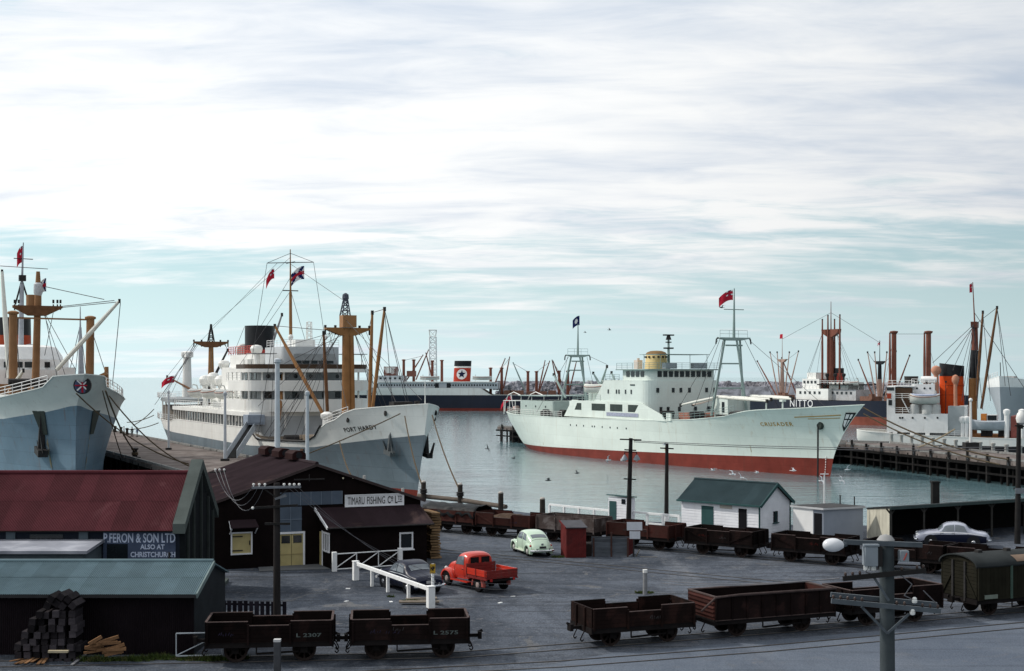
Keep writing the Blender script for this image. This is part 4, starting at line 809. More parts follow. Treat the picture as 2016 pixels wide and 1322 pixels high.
b2=S.p(MB().prism(rounded(L0-65,L0-50.4,7.4,3.2,bulge=1.2),15.2,16.7),'wheelhouse',white)
for y in(-5.5,-4,-1.8,-.4,1.1,3.6,5.0): win(b2,L0-50.4+1.2*(1-(y/4.2)**2 if abs(y)<4.2 else -.5*(abs(y)-4.2)/1.2)+.02,y,15.9,R(90),1.2,.85)
S.p(MB().lathe((L0-57.5,0,16.7),[(7.2,0),(7.1,.5),(6.2,1.9),(5.0,2.2),(.2,2.3)],24,None,.95,1.),'wheelhouse_roof',white,smooth=True)
S.p(MB().box((L0-47.5,0,12.3),(5,14,1.5)),'deck_cargo_beam',lsmast)
fq=lsx(24,700,L0-78); o=S.p(MB().lathe((fq.x,fq.y,14),[(3.1,0),(3.0,7.0)],24,0,1.2,1.).lathe((fq.x,fq.y,21),[(3.0,0),(2.95,2.9),(2.7,2.95)],24,1,1.2,1.),'funnel',[M('funnel_orange_red',(.36,.06,.025),.5,.15),black],smooth=True)
S.p(MB().tube((fq.x+2.2,fq.y+2.2,18.4),(fq.x+3.1,fq.y+2.55,18.4),1.15,None,16),'funnel_emblem',M('emblem_grey',(.55,.55,.56),.6,.1),o); S.p(MB().tube((fq.x+3.0,fq.y+2.4,18.4),(fq.x+3.2,fq.y+2.6,18.4),.75,None,12),'emblem_centre',M('funnel_orange_red'),o)
S.p(MB().box((L0-52,6.4,13.5),(7,2.4,4)),'bridge_wing',white)
derrick(S,lsx(112,728,L0-31),lsx(235,593,L0-26),wspar,.34); derrick(S,lsx(18,745,L0-33),lsx(4,535,L0-36),wspar,.34)
derrick(S,(L0-33,-3.5,12),lsx(46,730,L0-24),wspar,.3)
S.wires([(lsx(120,606,ct.x),lsx(232,595,L0-26)),(lsx(118,604,ct.x),lsx(225,592,L0-26)),(lsx(90,565,L0-38),lsx(205,590,L0-28)),(lsx(237,597,L0-26),lsx(226,712,L0-26)),(lsx(226,712,L0-26),lsx(221,760,L0-24)),(lsx(86,617,L0-38),lsx(128,738,L0-34)),(lsx(88,617,L0-38),lsx(150,730,L0-34)),(lsx(88,617,L0-38),lsx(112,740,L0-34)),(lsx(182,655,L0-30),lsx(208,735,L0-24)),(lsx(0,524,L0-45),lsx(94,530,L0-38)),(lsx(30,612,L0-38),lsx(10,745,L0-30)),(lsx(28,612,L0-38),lsx(40,745,L0-30)),(lsx(105,615,L0-38),lsx(88,700,L0-40))],.05)
S.p(MB().tube(lsx(160,740,L0-62),lsx(158,645,L0-62),.5,.2,8).tube(lsx(158,645,L0-62),lsx(158,604,L0-62),.14,.06,6),'mainmast',M('signal_mast_grey')); S.wires([(lsx(158,640,L0-62),lsx(148,740,L0-62)),(lsx(158,640,L0-62),lsx(170,740,L0-62)),(lsx(158,640,L0-62),lsx(135,740,L0-62))],.05)
for x,y in((L0-18,-4),(L0-17,3),(L0-12,-2),(L0-24,5)): S.p(MB().box((x,y,13.0),(1.8,1.8,1.2)).tube((x,y-1.3,13.4),(x,y+1.3,13.4),.5,None,8),'winch',dkgear)
S.p(MB().tube((L0-15,6.2,12.5),(L0-15,6.2,15.4),.32,.26,8).bar((L0-16,3.5,13.2),(L0-14.5,6.2,14.6),.5,.4),'ventilator',lsmast)
S.p(MB().tube((L0-20,-7,12.5),(L0-20,-7,14.0),.42,None,8),'vent_post',white)
# emblem at the stem
ex=S.xb(13.1)+.22; e=S.p(MB().tube((ex-.35,.18,13.15),(ex+.22,.0,13.15),.98,None,24),'bow_emblem',black); S.p(MB().tube((ex+.10,.03,13.15),(ex+.26,.0,13.15),.84,None,24),'emblem_field',M('emblem_blue',(.08,.11,.2),.5,.2),e)
for k in range(8): t=math.pi*k/8*2; S.p(MB().bar((ex+.28,0,13.15),(ex+.28,.8*math.cos(t),13.15+.8*math.sin(t)),.14 if k%2 else .2,.14),'emblem_spoke',flagwhite if k%2 else flagred,e)
# anchors in dark hawse recesses with rust runs
def lsy(x,z,sg=-1): return sg*(S.side(x,z)+.05)
for sg,xh in((-1,L0-4.6),(1,L0-4.0)):
    zh=9.2; k=.8; pl=[(xh-1.0,lsy(xh-1.0,zh+.9,sg),zh+.9),(xh+.9,lsy(xh+.9,zh+.9,sg),zh+.9),(xh+.75,lsy(xh+.75,zh-1.3,sg),zh-1.9),(xh-.2,lsy(xh-.2,zh-1.3,sg),zh-1.9)]
    S.p(MB().extr(pl,(0,.05*sg,0)),'hawse_recess',M('hawse_dark')); S.p(MB().extr([(xh-.1,lsy(xh,zh-2.2,sg)+.0*sg,zh-1.8),(xh+.4,lsy(xh+.4,zh-2.2,sg)+.0*sg,zh-1.8),(xh+.35,lsy(xh+.35,3,sg)+.0*sg,3.),(xh+.1,lsy(xh+.1,3,sg)+.0*sg,3.)],(0,.01*sg,0)),'rust_stain',M('rust_run2',(.26,.23,.15),.8,.4,1.2,col2=(.20,.285,.36),c2s=.9,c2t=(.42,.6)))
anchor(S,L0-4.9,6.6,2.0)
for i in range(9):
    x=L0-27.5+i*.72; S.p(MB().box((x,-S.side(x,8.2)-.04,8.05+.02*i),(.34,.06,.75),R(-12)),'name_mark',M('name_dark',(.05,.06,.075),.7,.3))
# ---------------------------------------------------------------- black-hulled ship with the star funnel, broadside in the distance
S=BS=Ship('cargo_ship','distant black-hulled liner with a red funnel carrying a white disc and dark star',(-82,574),(66,568))
Z=lambda y:(808-y)/4.72
L2=74.; bsh=lambda x:9.35 if x>4.5 else (9.35-(4.5-x)*.7 if x>.6 else 6.55)
S.hull(lambda z:-L2+2-4*max(0,min(1,z/5)),lambda z:L2-2+.35*z,19,bsh,lambda x:6.4,[boot,bstarblk,offw],deckdrop=.6,bootz=1.05,n=90,zref=9.)
X=lambda px:-(((px-CX)/F*565)-S.o.x)*1.0                # bow points to the left
hs=S.p(MB().bb((X(982),-8.2,9.0),(X(746),8.2,11.6)),'deckhouse',M('far_house_grey',(.46,.50,.53),.6,.12,.3)); S.p(MB().bb((X(975),-8.9,11.6),(X(730),8.9,11.95)),'boat_deck',offw)
for i in range(44):
    x=X(752)-i*(X(752)-X(978))/43
    if i not in(22,23,24): win(hs,x,8.25,10.5,0,.55,.7)
for px in(862,885,742): win(hs,X(px),8.25,10.3,0,1.6,2.0)
b1=S.p(MB().bb((X(795),-7,11.95),(X(744),7,14.4)),'bridge_house',M('far_house_grey')); [win(b1,X(750)-i*2.,7.05,13.3,0,.9,.8) for i in range(5)]
b2=S.p(MB().bb((X(778),-5,14.4),(X(755),5,18.2)),'wheelhouse',M('far_bridge_red',(.20,.08,.06),.6,.3,.5,col2=(.55,.52,.5),c2s=.3,c2t=(.5,.55))); S.p(MB().bb((X(770),-5.6,15.5),(X(762),5.6,17.6)),'bridge_front',offw,b2); S.p(MB().bb((X(815),-4,14.),(X(800),4,16.4)),'mast_house',M('far_brown',(.20,.09,.07),.6,.3))
# funnel, raked, with band, disc and star
fx0,fx1=X(891),X(925); lean=-.5
def fring(z): k=lean*(z-11.9)/8.6; return [(V((fx0+fx1)/2+k+abs(fx1-fx0)/2*math.cos(2*math.pi*i/28),2.6*math.sin(2*math.pi*i/28),z)) for i in range(28)]
mb=MB()
for z0,z1,m in((11.9,17.6,0),(17.6,18.3,1),(18.3,20.6,2)): mb.loft([fring(z0),fring(z1)],cap=(m==2),m=m)
fn=S.p(mb,'funnel',[M('star_funnel_red',(.42,.05,.03),.5,.12),offw,black],smooth=True)
cxf=(fx0+fx1)/2+lean*.35; cy=15.0
def fsurf(dx,z,o): k=lean*(z-11.9)/8.6; a=abs(fx1-fx0)/2; x=(fx0+fx1)/2+k+dx; q=max(0.,1-(dx/a)**2); return (x,2.6*math.sqrt(q)+o,z)
S.p(MB().add([fsurf(r_*math.cos(2*math.pi*i/32),cy+r_*math.sin(2*math.pi*i/32),.14) for r_ in(2.15,1.6,1.,.4) for i in range(32)],[(k*32+i,k*32+(i+1)%32,k*32+32+(i+1)%32,k*32+32+i) for k in range(3) for i in range(32)]+[tuple(range(96,128))]),'funnel_disc',flagwhite,fn)
st_=[fsurf((1.75 if i%2==0 else .72)*math.sin(math.pi*i/5),cy+(1.75 if i%2==0 else .72)*math.cos(math.pi*i/5),.30) for i in range(10)]; S.p(MB().add(st_+[fsurf(0,cy,.30)],[(i,(i+1)%10,10) for i in range(10)]),'funnel_star',M('star_navy',(.01,.016,.05),.6,.1),fn)
for px in(862,902+30): 
    lifeboat(S,X(px)-4*(1 if px>900 else 0)+(3 if px<900 else 0),7.8,12.6,8,2.4,1.2)
for px,y0,y1 in((793,709,752),(813,709,750),(850,711,752),(869,710,752),(966,725,764),(988,725,766),(1040,732,777),(1057,732,777),(1102,731,777),(1119,731,777)):
    o=S.p(MB().tube((X(px),2.,6),(X(px),2.,Z(y1)+10 if False else (808-y0)/4.72),.62,.55,8).lathe((X(px),2.,(808-y0)/4.72),[(.8,-.3),(.85,.1),(.2,.25)],8),'kingpost',mastred,smooth=True)
for a,b in(((800,748),(832,700)),((818,748),(843,690)),((850,745),(838,696)),((972,762),(995,707)),((992,765),(1004,704)),((1035,770),(1011,715)),((1062,772),(1083,712)),((1060,775),(1074,711)),((1100,770),(1088,710)),((1122,770),(1136,712)),((1106,752),(1090,712))):
    derrick(S,(X(a[0]),3.,(808-a[1])/4.72),(X(b[0]),3.5,(808-b[1])/4.72),spargrey if a[0]%2 else mastred,.3)
S.wires([((X(793),2,20.7),(X(832),3,22.6)),((X(988),2,17.4),(X(1004),3,21.8)),((X(1040),2,16),(X(1011),3,19.5)),((X(1057),2,16),(X(1083),3,20)),((X(1102),2,16),(X(1088),3,20.5))],.07)
for px in(1000,1012,1024,1046,1070,1088): S.p(MB().box((X(px),3.,7.1),(3.2,4,1.6 if px%4 else 2.4)),'hatch_gear',M('deck_rust',(.22,.12,.09),.8,.4,.6))
# ---------------------------------------------------------------- white lattice light tower beyond
g=P(852,800,640); t=thing('lattice_tower','tall white lattice light tower rising behind the black-hulled ship','tower',(g.x,g.y,ZW))
part(lattice(MB(),(0,0,0),(0,0,32.5),1.9,1.5,13,.26),'lattice_mast',M('tower_white',(.85,.86,.86),.6,.05),t); part(lattice(MB(),(0,0,32.5),(0,0,35.6),1.3,1.7,1,.14).box((0,0,32.6),(3.,3.,.25)).box((0,0,35.7),(3.6,3.6,.25)),'head_cage',offw,t)
# ---------------------------------------------------------------- dark-hulled ship with white letters on its side
b0=V((1905-CX)/F*372,372); s0=V((1468-CX)/F*452,452)
S=NT=Ship('cargo_ship','dark-hulled freighter with big white side letters and red-brown masts behind the pale green bow',b0,s0)
hl=(b0-s0).length/2
S.hull(lambda z:-hl+1-3*max(0,min(1,z/4)),lambda z:hl-1+.3*z,13,lambda x:interp([(-hl,7.6),(0,6.9),(hl*.6,7.2),(hl,9.)],x),lambda x:6.4+.01*x,[M('rusty_boot',(.22,.07,.05),.7,.4,.3,rust=.6),bstarblk,bstarblk],bootz=2.4,deckdrop=.8,zref=8.)
def nx(px,py,y): return S.at(px,py,y)
a=nx(1556,801,-6.5); b=nx(1598,803,-6.5); 
lettering('NITTO',2,(a.x,-6.62,a.z),(1,0,0),(0,0,1),S.t,flagwhite,'name_lettering',.012,fit=b.x-a.x+.6,w=False,h=2.2,space=1.18)
h0=nx(1570,760,-5).x; h1=nx(1688,760,-5).x
hn=S.p(MB().bb((h0,-5.6,7),(h1*.55+h0*.45,5.6,10.4)),'deckhouse',offw); 
for i in range(5): win(hn,h0+2+i*2.1,-5.65,9.2,0,.8,.8)
h2=S.p(MB().bb((h0+1.5,-4.4,10.4),(h0+9,4.4,13.4)),'bridge_house',offw); [win(h2,h0+2.5+i*1.6,-4.45,12.4,0,.8,.8) for i in range(4)]
S.p(MB().bb((h0+2.5,-3.4,13.4),(h0+6.5,3.4,15.3)),'wheelhouse',offw); ec=S.p(MB().bb((h0+11,-4,7.),(h0+24,4,10.2)),'engine_casing',M('casing_pale',(.46,.47,.48),.6,.3,.4,rust=.5)); [win(ec,h0+12.5+i*1.9,-4.05,9.2,0,.7,.7) for i in range(6)]; S.p(MB().bb((h0+12,-3.2,10.2),(h0+20,3.2,12.4)),'boat_deck_house',offw); lifeboat(S,h0+21.5,-3.6,11.4,6,2.,1.); S.rail([(h0,-5.6,10.4),(h0+9,-5.6,10.4)],1.,white,1.6,.06,2); S.rail([(h0+9,-5.4,11.8),(h0+23,-5.4,11.8)],1.,white,1.6,.06,2)
for x_,y_,z_,d_ in((h0-9,-2,7,2.2),(h0-14,1,7,1.8),(h0+28,-2,7,2.4),(h0+34,1,7,1.8)): S.p(MB().box((x_,y_,z_+.6),(d_*2,4,1.4)).box((x_+d_,y_-2,z_+1.2),(1.2,1.2,1.6)),'hatch_gear',M('deck_rust'))
for a_,b_ in(((h0-12,-3,8),(h0-20,-4,19)),((h0-8,2,8),(h0-14,1,20)),((h0+30,-3,8),(h0+25,-4,19)),((h0+37,-2,8),(h0+44,-3,20))): derrick(S,a_,b_,mastred,.22); S.p(MB().bb((h0+9,-5.4,11.5),(h0+23,5.4,11.8)),'boat_deck',dkgear)
q=nx(1650,740,0); fnn=S.p(MB().lathe((q.x,0,11.5),[(1.5,0),(1.5,3.6)],16,0,1.3,1).lathe((q.x,0,15.1),[(1.52,0),(1.5,1.5),(1.3,1.55)],16,1,1.3,1),'funnel',[M('funnel_dull_red',(.30,.05,.04),.5,.15),black],smooth=True)
for x in(h0+12,h0+15.5,h0+19): S.p(MB().tube((x,-4,11.6),(x,-4,14.2),.3,None,8).lathe((x,-4,14.2),[(.3,-.3),(.6,.2),(.6,.7),(.1,.9)],8),'cowl_vent',dkgear,smooth=True)
# big red-brown mast with derricks stowed upright
q=nx(1636,800,-2); zt=nx(1637,652,-2).z
mm=S.p(MB().tube((q.x,-2,6),(q.x,-2,zt),.95,.75,12),'foremast',mastred,smooth=True)
S.p(MB().extr([(q.x-3.6,-2.6,zt+.5),(q.x+3.6,-2.6,zt+.5),(q.x+3.4,-2.6,zt-.6),(q.x+1,-2.6,zt-1.8),(q.x-1,-2.6,zt-1.8),(q.x-3.4,-2.6,zt-.6)],(0,1.4,0)),'crosstree',mastred,mm); S.p(MB().tube((q.x,-2,zt),(q.x,-2,nx(1637,594,-2).z),.2,.08,6),'topmast',mastred,mm)
for px,top,dy in((1619,630,-3.4),(1630,622,-2.9),(1643,630,-1),(1653,621,-3.2)):
    a=nx(px,795,dy); b=nx(px+(0 if px!=1653 else .5),top,dy); derrick(S,V(a.x,dy,7.5),b,mastred,.34)
for px,top,bot,y in((1756,655,800,-1),(1824,655,800,-1)):
    q=nx(px+4,top,y); o=S.p(MB().tube((q.x,y,7),(q.x,y,q.z),.72,.70,10).lathe((q.x,y,q.z),[(.72,-.4),(1.15,.0),(1.15,.35),(.3,.5)],10),'kingpost',mastred,smooth=True); q2=nx(px-4,top+2,y-1.4); derrick(S,V(q2.x,y-1.4,8),q2,mastred,.36)
for px,ptop,pplat,base,mat_,mat2 in((1540,664,710,775,mastpale,mastpale),(1732,670,714,785,black,mastpale)):
    q=nx(px,pplat,1.); S.p(MB().tube((q.x,1.,6.5),(q.x,1.,q.z*.62+2.),.75,.6,10,0).tube((q.x,1.,q.z*.62+2.),(q.x,1,q.z),.6,.5,10,1),'mast',[mat2,mat_],smooth=True)
    S.p(MB().extr([(q.x-2.2,.6,q.z+.4),(q.x+2.2,.6,q.z+.4),(q.x+.8,.6,q.z-.6),(q.x-.8,.6,q.z-.6)],(0,.9,0)).tube((q.x,1,q.z),(q.x,1,nx(px,ptop,1).z),.14,.06,6),'mast_top',mat_)
    for sg,e in((-24,694),(-10,694),(14,694),(32,692)):
        a=nx(px+sg*.3,base-5,0); b=nx(px+sg,e,0); derrick(S,V(a.x,0,7.5),b,mat2,.2)
    S.wires([(V(q.x-2,1,q.z),nx(px-24,694,0)),(V(q.x+2,1,q.z),nx(px+32,692,0))],.05)
flag(S.t,nx(1541,658,1),2.2,1.5,(-1,.2,0),'red',.1); flag(S.t,nx(1733,672,1),1.6,1.5,(-1,.2,0),'house',.3)
q=nx(1636,655,-2); S.wires([(V(q.x,-2,q.z+6),nx(1540,668,1)),(V(q.x,-2,q.z+6),nx(1732,675,1)),(V(q.x-3,-2.6,q.z),nx(1575,790,-5)),(V(q.x+3,-2.6,q.z),nx(1705,785,-5)),(nx(1760,658,-1),nx(1824,658,-1)),(nx(1760,662,-1),nx(1735,790,-3)),(nx(1824,662,-1),nx(1850,760,-3)),(V(q.x-3,-2.6,q.z),nx(1590,735,-4)),(V(q.x-3,-2.6,q.z),nx(1605,760,-4)),(V(q.x+3,-2.6,q.z),nx(1690,770,-4)),(V(q.x+3,-2.6,q.z),nx(1680,770,-4)),(V(q.x+3,-2.6,q.z),nx(1668,780,-4))],.05)
# ---------------------------------------------------------------- white coaster with the orange funnel at the right wharf
WA,WB=V(59.5,236.5),V(83.8,225.2)
fdir=(WB-WA).normalized(); ldir=V(-fdir.y,fdir.x)
S=WS=Ship('coaster','small white coaster with a tall orange and black funnel at the right wharf',WB+fdir*16+ldir*5.4,WA-fdir*.5+ldir*5.4)
hw=(S.o-(WB+fdir*16+ldir*5.4)).length
S.hull(lambda z:-hw+1.5-2*max(0,min(1,z/3)),lambda z:hw-1+.25*z,10.6,lambda x:interp([(-hw,4.9),(-hw+8,4.3),(0,3.95),(hw*.5,3.95),(hw,5.6)],x),lambda x:2.6,[black,black,offw],bootz=.6,deckdrop=1.,zref=4.5,us=.16,ds=.10,n=60)
def wp_(px,py,y=-4.9): return S.at(px,py,y)
xA=wp_(1746,860).x; xB=wp_(1866,860).x; xC=wp_(1890,860).x
z1=wp_(1800,815).z; z0=wp_(1800,852).z
hs=S.p(MB().bb((xA,-5.0,z0),(xB,5.0,z1)),'deckhouse',white); [win(hs,wp_(px,822).x,-5.03,wp_(px,823).z,0,.34,.34,True) for px in(1772,1777,1797,1821,1846)]
for px0,px1 in((1766,1782),(1786,1795),(1800,1825),(1832,1850)): S.p(MB().bb((wp_(px0,0).x,-4.7,3.2),(wp_(px1,0).x,-4.6,z0)),'opening_shade_panel',M('shaded_side',(.08,.085,.09),.7,.3)) if px0==1766 else None  # dark sheet between the pillars, shade under the deckhouse painted in
for px in(1747,1762,1796,1826): x=wp_(px,860).x; S.p(MB().bb((x-.35,-5.0,3.3),(x+.35,-4.8,z0)),'side_pillar',white)
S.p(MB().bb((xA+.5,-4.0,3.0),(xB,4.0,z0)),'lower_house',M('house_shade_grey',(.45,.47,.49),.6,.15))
tw=S.p(MB().bb((xA,-5.0,z1),(wp_(1762,0).x,5.0,wp_(1750,762).z)),'bridge_tower',white)
for j,px in enumerate((1748.5,1753.5,1758)): win(tw,wp_(px,0).x,-5.03,wp_(px,766).z,0,.42,.55)
win(tw,wp_(1753,0).x,-5.03,wp_(1753,793).z,0,.6,.9); S.p(MB().box((wp_(1746,0).x+.4,-5.05,wp_(1746,780).z),(.7,.1,.9)),'red_sidelight',M('door_red'),tw)
S.p(MB().bb((xA,-4.6,wp_(1750,762).z),(wp_(1800,0).x,4.6,wp_(1750,760).z)),'bridge_roof',white); S.p(MB().bb((wp_(1762,0).x,-4.4,z1),(wp_(1794,0).x,4.4,wp_(1762,764).z)),'wheelhouse',M('teak_dark',(.10,.06,.04),.6,.3))
up=S.p(MB().bb((wp_(1792,0).x,-3.6,z1),(wp_(1838,0).x,2.2,wp_(1800,757).z)),'upper_house',white); [win(up,wp_(px,0).x,-3.63,wp_(px,765,-3.6).z,0,.36,.36,True) for px in(1803,1818,1829)]
tk=wp_(1829,748,-2.5); S.p(MB().lathe((tk.x,-2.5,tk.z),[(.1,-1.4),(.55,-1.3),(.6,-.6),(.6,.6),(.55,1.3),(.1,1.4)],12,ax='x'),'water_tank',white,smooth=True); S.p(MB().lathe((wp_(1794,748,-1).x,-1,wp_(1794,756,-1).z),[(1.1,0),(1.2,1.3),(1.1,1.3)],12),'crow_tub',dkgear)
S.rail([(wp_(1762,0).x,-4.9,z1),(wp_(1792,0).x,-4.9,z1)],1.,white,1.2,.04,3); S.rail([(wp_(1762,0).x,-4.9,wp_(1762,787).z),(wp_(1790,0).x,-4.9,wp_(1762,787).z)],1.,white,1.2,.04,3)
S.p(MB().bar((wp_(1776,0).x,-4.8,wp_(1776,786).z),(wp_(1790,0).x,-4.8,z1+.2),.5,.12),'ladder',white)
bt=wp_(1820,790,-5.2); lifeboat(S,bt.x,-4.9,bt.z-.5,wp_(1850,0).x-wp_(1791,0).x,2.0,1.3,M('lilac_cover',(.36,.40,.52),.8,.2))
for px,r in((1801,.85),(1826,1.0),(1843,.75)):
    q=wp_(px,806,-4.2); S.p(MB().lathe((q.x,-4.2,z1),[(r,0),(r,.9),(r*.92,1.5),(r*.5,1.75)],12),'deck_drum',M('drum_white',(.5,.51,.5),.7,.2),smooth=True)
ft,fb=wp_(1872,718,0),wp_(1872,802,0); orange=M('funnel_orange',(.60,.075,.015),.5,.12,.6)
fr=(wp_(1893,0,0).x-wp_(1851,0,0).x); fr=1.75
fn=S.p(MB().loft([[V(ft.x+.2+ (z-fb.z)*-.02+1.15*fr*math.cos(2*math.pi*i/24),fr*math.sin(2*math.pi*i/24),z) for i in range(24)] for z in(fb.z-2,ft.z-2.0)],m=0).loft([[V(ft.x+.15+1.17*fr*math.cos(2*math.pi*i/24),1.02*fr*math.sin(2*math.pi*i/24),z+ (.25*math.cos(2*math.pi*i/24) if z>ft.z-1 else 0)*-1) for i in range(24)] for z in(ft.z-2.0,ft.z)],m=1),'funnel',[orange,black],smooth=True)
for z in(ft.z-3.6,ft.z-5.2): S.p(MB().lathe((ft.x+.2,0,z),[(fr*1.01,-.05),(fr*1.03,0),(fr*1.01,.05)],24,None,1.15,1.),'funnel_band',M('orange_dark',(.35,.05,.015),.5,.2),fn)
def cowl(px,ytop,y,r,mat): q=wp_(px,ytop,y); S.p(MB().tube((q.x,y,z1-.5),(q.x,y,q.z-1.0),r*.55,r*.5,10).lathe((q.x,y,q.z-.6),[(r*.5,-.7),(r*.95,-.2),(r*1.0,.3),(r*.7,.75),(r*.1,.95)],12),'cowl_vent',mat,smooth=True)
cowlm=M('cowl_pink_buff',(.50,.24,.16),.55,.15); cowl(1843,724,-2.4,.85,cowlm); cowl(1881,742,-2.9,.62,cowlm)
S.p(MB().bb((xB,-4.6,z0-.4),(xC+.6,4.6,wp_(1880,800).z)),'engine_casing',M('casing_grey',(.36,.39,.40),.6,.2,.6)); S.p(MB().bb((wp_(1888,0).x,-4.4,z1-.6),(wp_(1903,0).x,-2,z1+1.4)),'galley_box',white)
# foremast in two colours with derricks, deck gear, boat forward
q=wp_(1919,640,0); b_=wp_(1915,800,0)
m_=S.p(MB().tube((b_.x,0,3),(b_.x,0,wp_(1915,745,0).z),.75,.68,12,0).tube((b_.x,0,wp_(1915,745,0).z),(q.x,0,wp_(1919,690,0).z),.66,.6,12,1).tube((q.x,0,wp_(1919,690,0).z),(q.x,0,q.z),.58,.5,12,2),'foremast',[mastbuff,black,mastred],smooth=True)
S.p(MB().extr([(q.x-.5,-1.6,q.z+.5),(q.x-.5,1.6,q.z+.5),(q.x-.5,1.3,q.z-.5),(q.x-.5,-1.3,q.z-.5)],(1,0,0)),'crosstree',mastred,m_); S.p(MB().tube((q.x,0,q.z),(wp_(1915,556,0)),.14,.07,6),'topmast',mastred,m_)
flag(S.t,wp_(1914,558,0),.5,1.6,(-.6,-.5,0),'red_ensign',.5)
for (ax,ay),(bx,by),yy in(((1922,790),(1935,615),-1.2),((1932,805),(1963,606),-1.5)):
    derrick(S,wp_(ax,ay,yy),wp_(bx,by,yy),M('dark_buff'),.26)
S.rail([(wp_(1792,0).x,-3.5,wp_(1800,757).z),(wp_(1838,0).x,-3.5,wp_(1800,757).z)],.9,white,1.,.04,2); S.rail([(xA,-4.6,wp_(1750,760).z),(wp_(1800,0).x,-4.6,wp_(1750,760).z)],.9,white,1.,.04,2); S.rail([(wp_(1866,0).x,-4.6,4.0),(wp_(1905,0).x,-4.6,4.0)],1.0,white,1.2,.04,3)
for px_ in(1808,1824,1862): S.p(MB().tube((wp_(px_,0,-3).x,-3.,z1),(wp_(px_,0,-3).x,-3.,wp_(px_,752,-3).z),.07,None,6).box((wp_(px_,0,-3).x,-3.,wp_(px_,752,-3).z),(.3,.3,.3)),'stove_pipe',dkgear)
for px_,py_ in((1938,842),(1948,846),(1972,850),(1985,846)): qq=wp_(px_,py_,-2.5); S.p(MB().box((qq.x,-2.5,4.6),(1.0,1.2,1.0)).tube((qq.x,-3.3,4.9),(qq.x,-1.7,4.9),.32,None,8),'winch',dkgear)
S.wires([(V(q.x,0,q.z+2),wp_(2040,800,0)),(V(q.x,0,q.z),wp_(1836,750,0)),(V(q.x,-1.2,q.z),wp_(1925,805,-4.5)),(V(q.x,-1.2,q.z),wp_(1935,808,-4.5)),(V(q.x,-1.5,q.z),wp_(1836,715,-2)),(V(q.x,-1.5,q.z),wp_(1875,730,-3)),(V(q.x,-1.5,q.z),wp_(1885,760,-4)),(V(q.x,0,q.z),wp_(1963,606,-1.5)),(wp_(1963,606,-1.5),wp_(1979,760,-3)),(wp_(1963,606,-1.5),wp_(1990,780,-3)),(wp_(1935,615,-1.2),wp_(1950,790,-3)),(V(q.x,-1,q.z),wp_(1900,790,-4)),(V(q.x,-1,q.z),wp_(1893,790,-4))],.045)
bx0,bx1=wp_(1906,0,-4.6).x,wp_(1992,0,-4.6).x; zb=wp_(1950,843,-4.6).z
o=S.p(lifeboat_mesh(bx1-bx0,2.2,1.5),'work_boat',M('boat_grey',(.36,.40,.44),.6,.15),smooth=True); o.location=((bx0+bx1)/2,-4.0,zb-.5)
S.p(MB().bb((wp_(1931,0,-3.5).x,-3.6,zb+.9),(wp_(1942,0,-3.5).x,-2.4,wp_(1935,815,-3.5).z)),'deck_locker',M('locker_orange',(.55,.20,.05),.6,.2)); wn=S.p(MB().bb((wp_(1943,0,-3.5).x,-3.6,zb+.9),(wp_(1963,0,-3.5).x,-1.6,wp_(1950,817,-3.5).z)),'boat_cabin',white); [win(wn,wp_(px,0,-3.6).x,-3.63,wp_(px,823,-3.6).z,0,.5,.8) for px in(1947,1953,1959)]
S.p(MB().bb((wp_(1990,0,-4).x,-4.2,4),(hw-4,4.2,wp_(2000,820,-4).z)),'forecastle_house',M('rust_red_house',(.28,.09,.075),.6,.3)); 
for px in(1982,2012): qq=wp_(px,815,-4.4); S.p(MB().tube((qq.x,-4.4,4),(qq.x,-4.4,qq.z),.4,None,8).lathe((qq.x,-4.4,qq.z),[(.4,-.3),(.58,.2),(.55,.6),(.15,.8)],10),'cowl_vent',white,smooth=True)
S.p(MB().bb((wp_(1905,0,-4).x,-3.,3.2),(wp_(2003,0,-4).x,3,4.4)),'hatch',M('timber_hatch',(.35,.16,.07),.8,.4,1.2))
for px in(1895,1903): qq=wp_(px,830,-4.4); S.p(MB().tube((qq.x,-4.4,3.5),(qq.x,-4.4,qq.z),.35,None,8).lathe((qq.x,-4.4,qq.z),[(.4,-.3),(.65,.2),(.6,.7),(.1,.9)],10),'cowl_vent',white,smooth=True)
# ---------------------------------------------------------------- grey bow at the right edge
b0=V((1970-CX)/F*330,330); s0=V((2150-CX)/F*420,420)
S=GB=Ship('cargo_ship','light grey ship bow at the far right edge behind the white coaster',b0,s0); h3=(b0-s0).length/2
S.hull(lambda z:-h3,lambda z:h3-1.2+.18*z,15,lambda x:interp([(-h3,9.5),(h3-16,10.4),(h3-12,12.6),(h3+2,14.3)],x),lambda x:interp([(-h3,8.5),(h3,11.6)],x),[boot,M('far_hull_grey',(.36,.39,.42),.5,.12,.2),white],ub=.6,db=.8,deckdrop=1.,zref=12.)
S.rail([(h3-1,-1,14.2),(h3-6,-4,13.6),(h3-12,-6,12.7)],1.,white,2.,.06,2); S.p(MB().box((h3-8,0,13.4),(3,3,1.6)).box((h3-14,-3,12),(2,2,1.8)),'windlass',M('gear_pale',(.5,.5,.5),.7,.3)); S.p(MB().tube((h3,0,14),(h3+.4,0,17.5),.1,None,5),'jackstaff',dkgear)
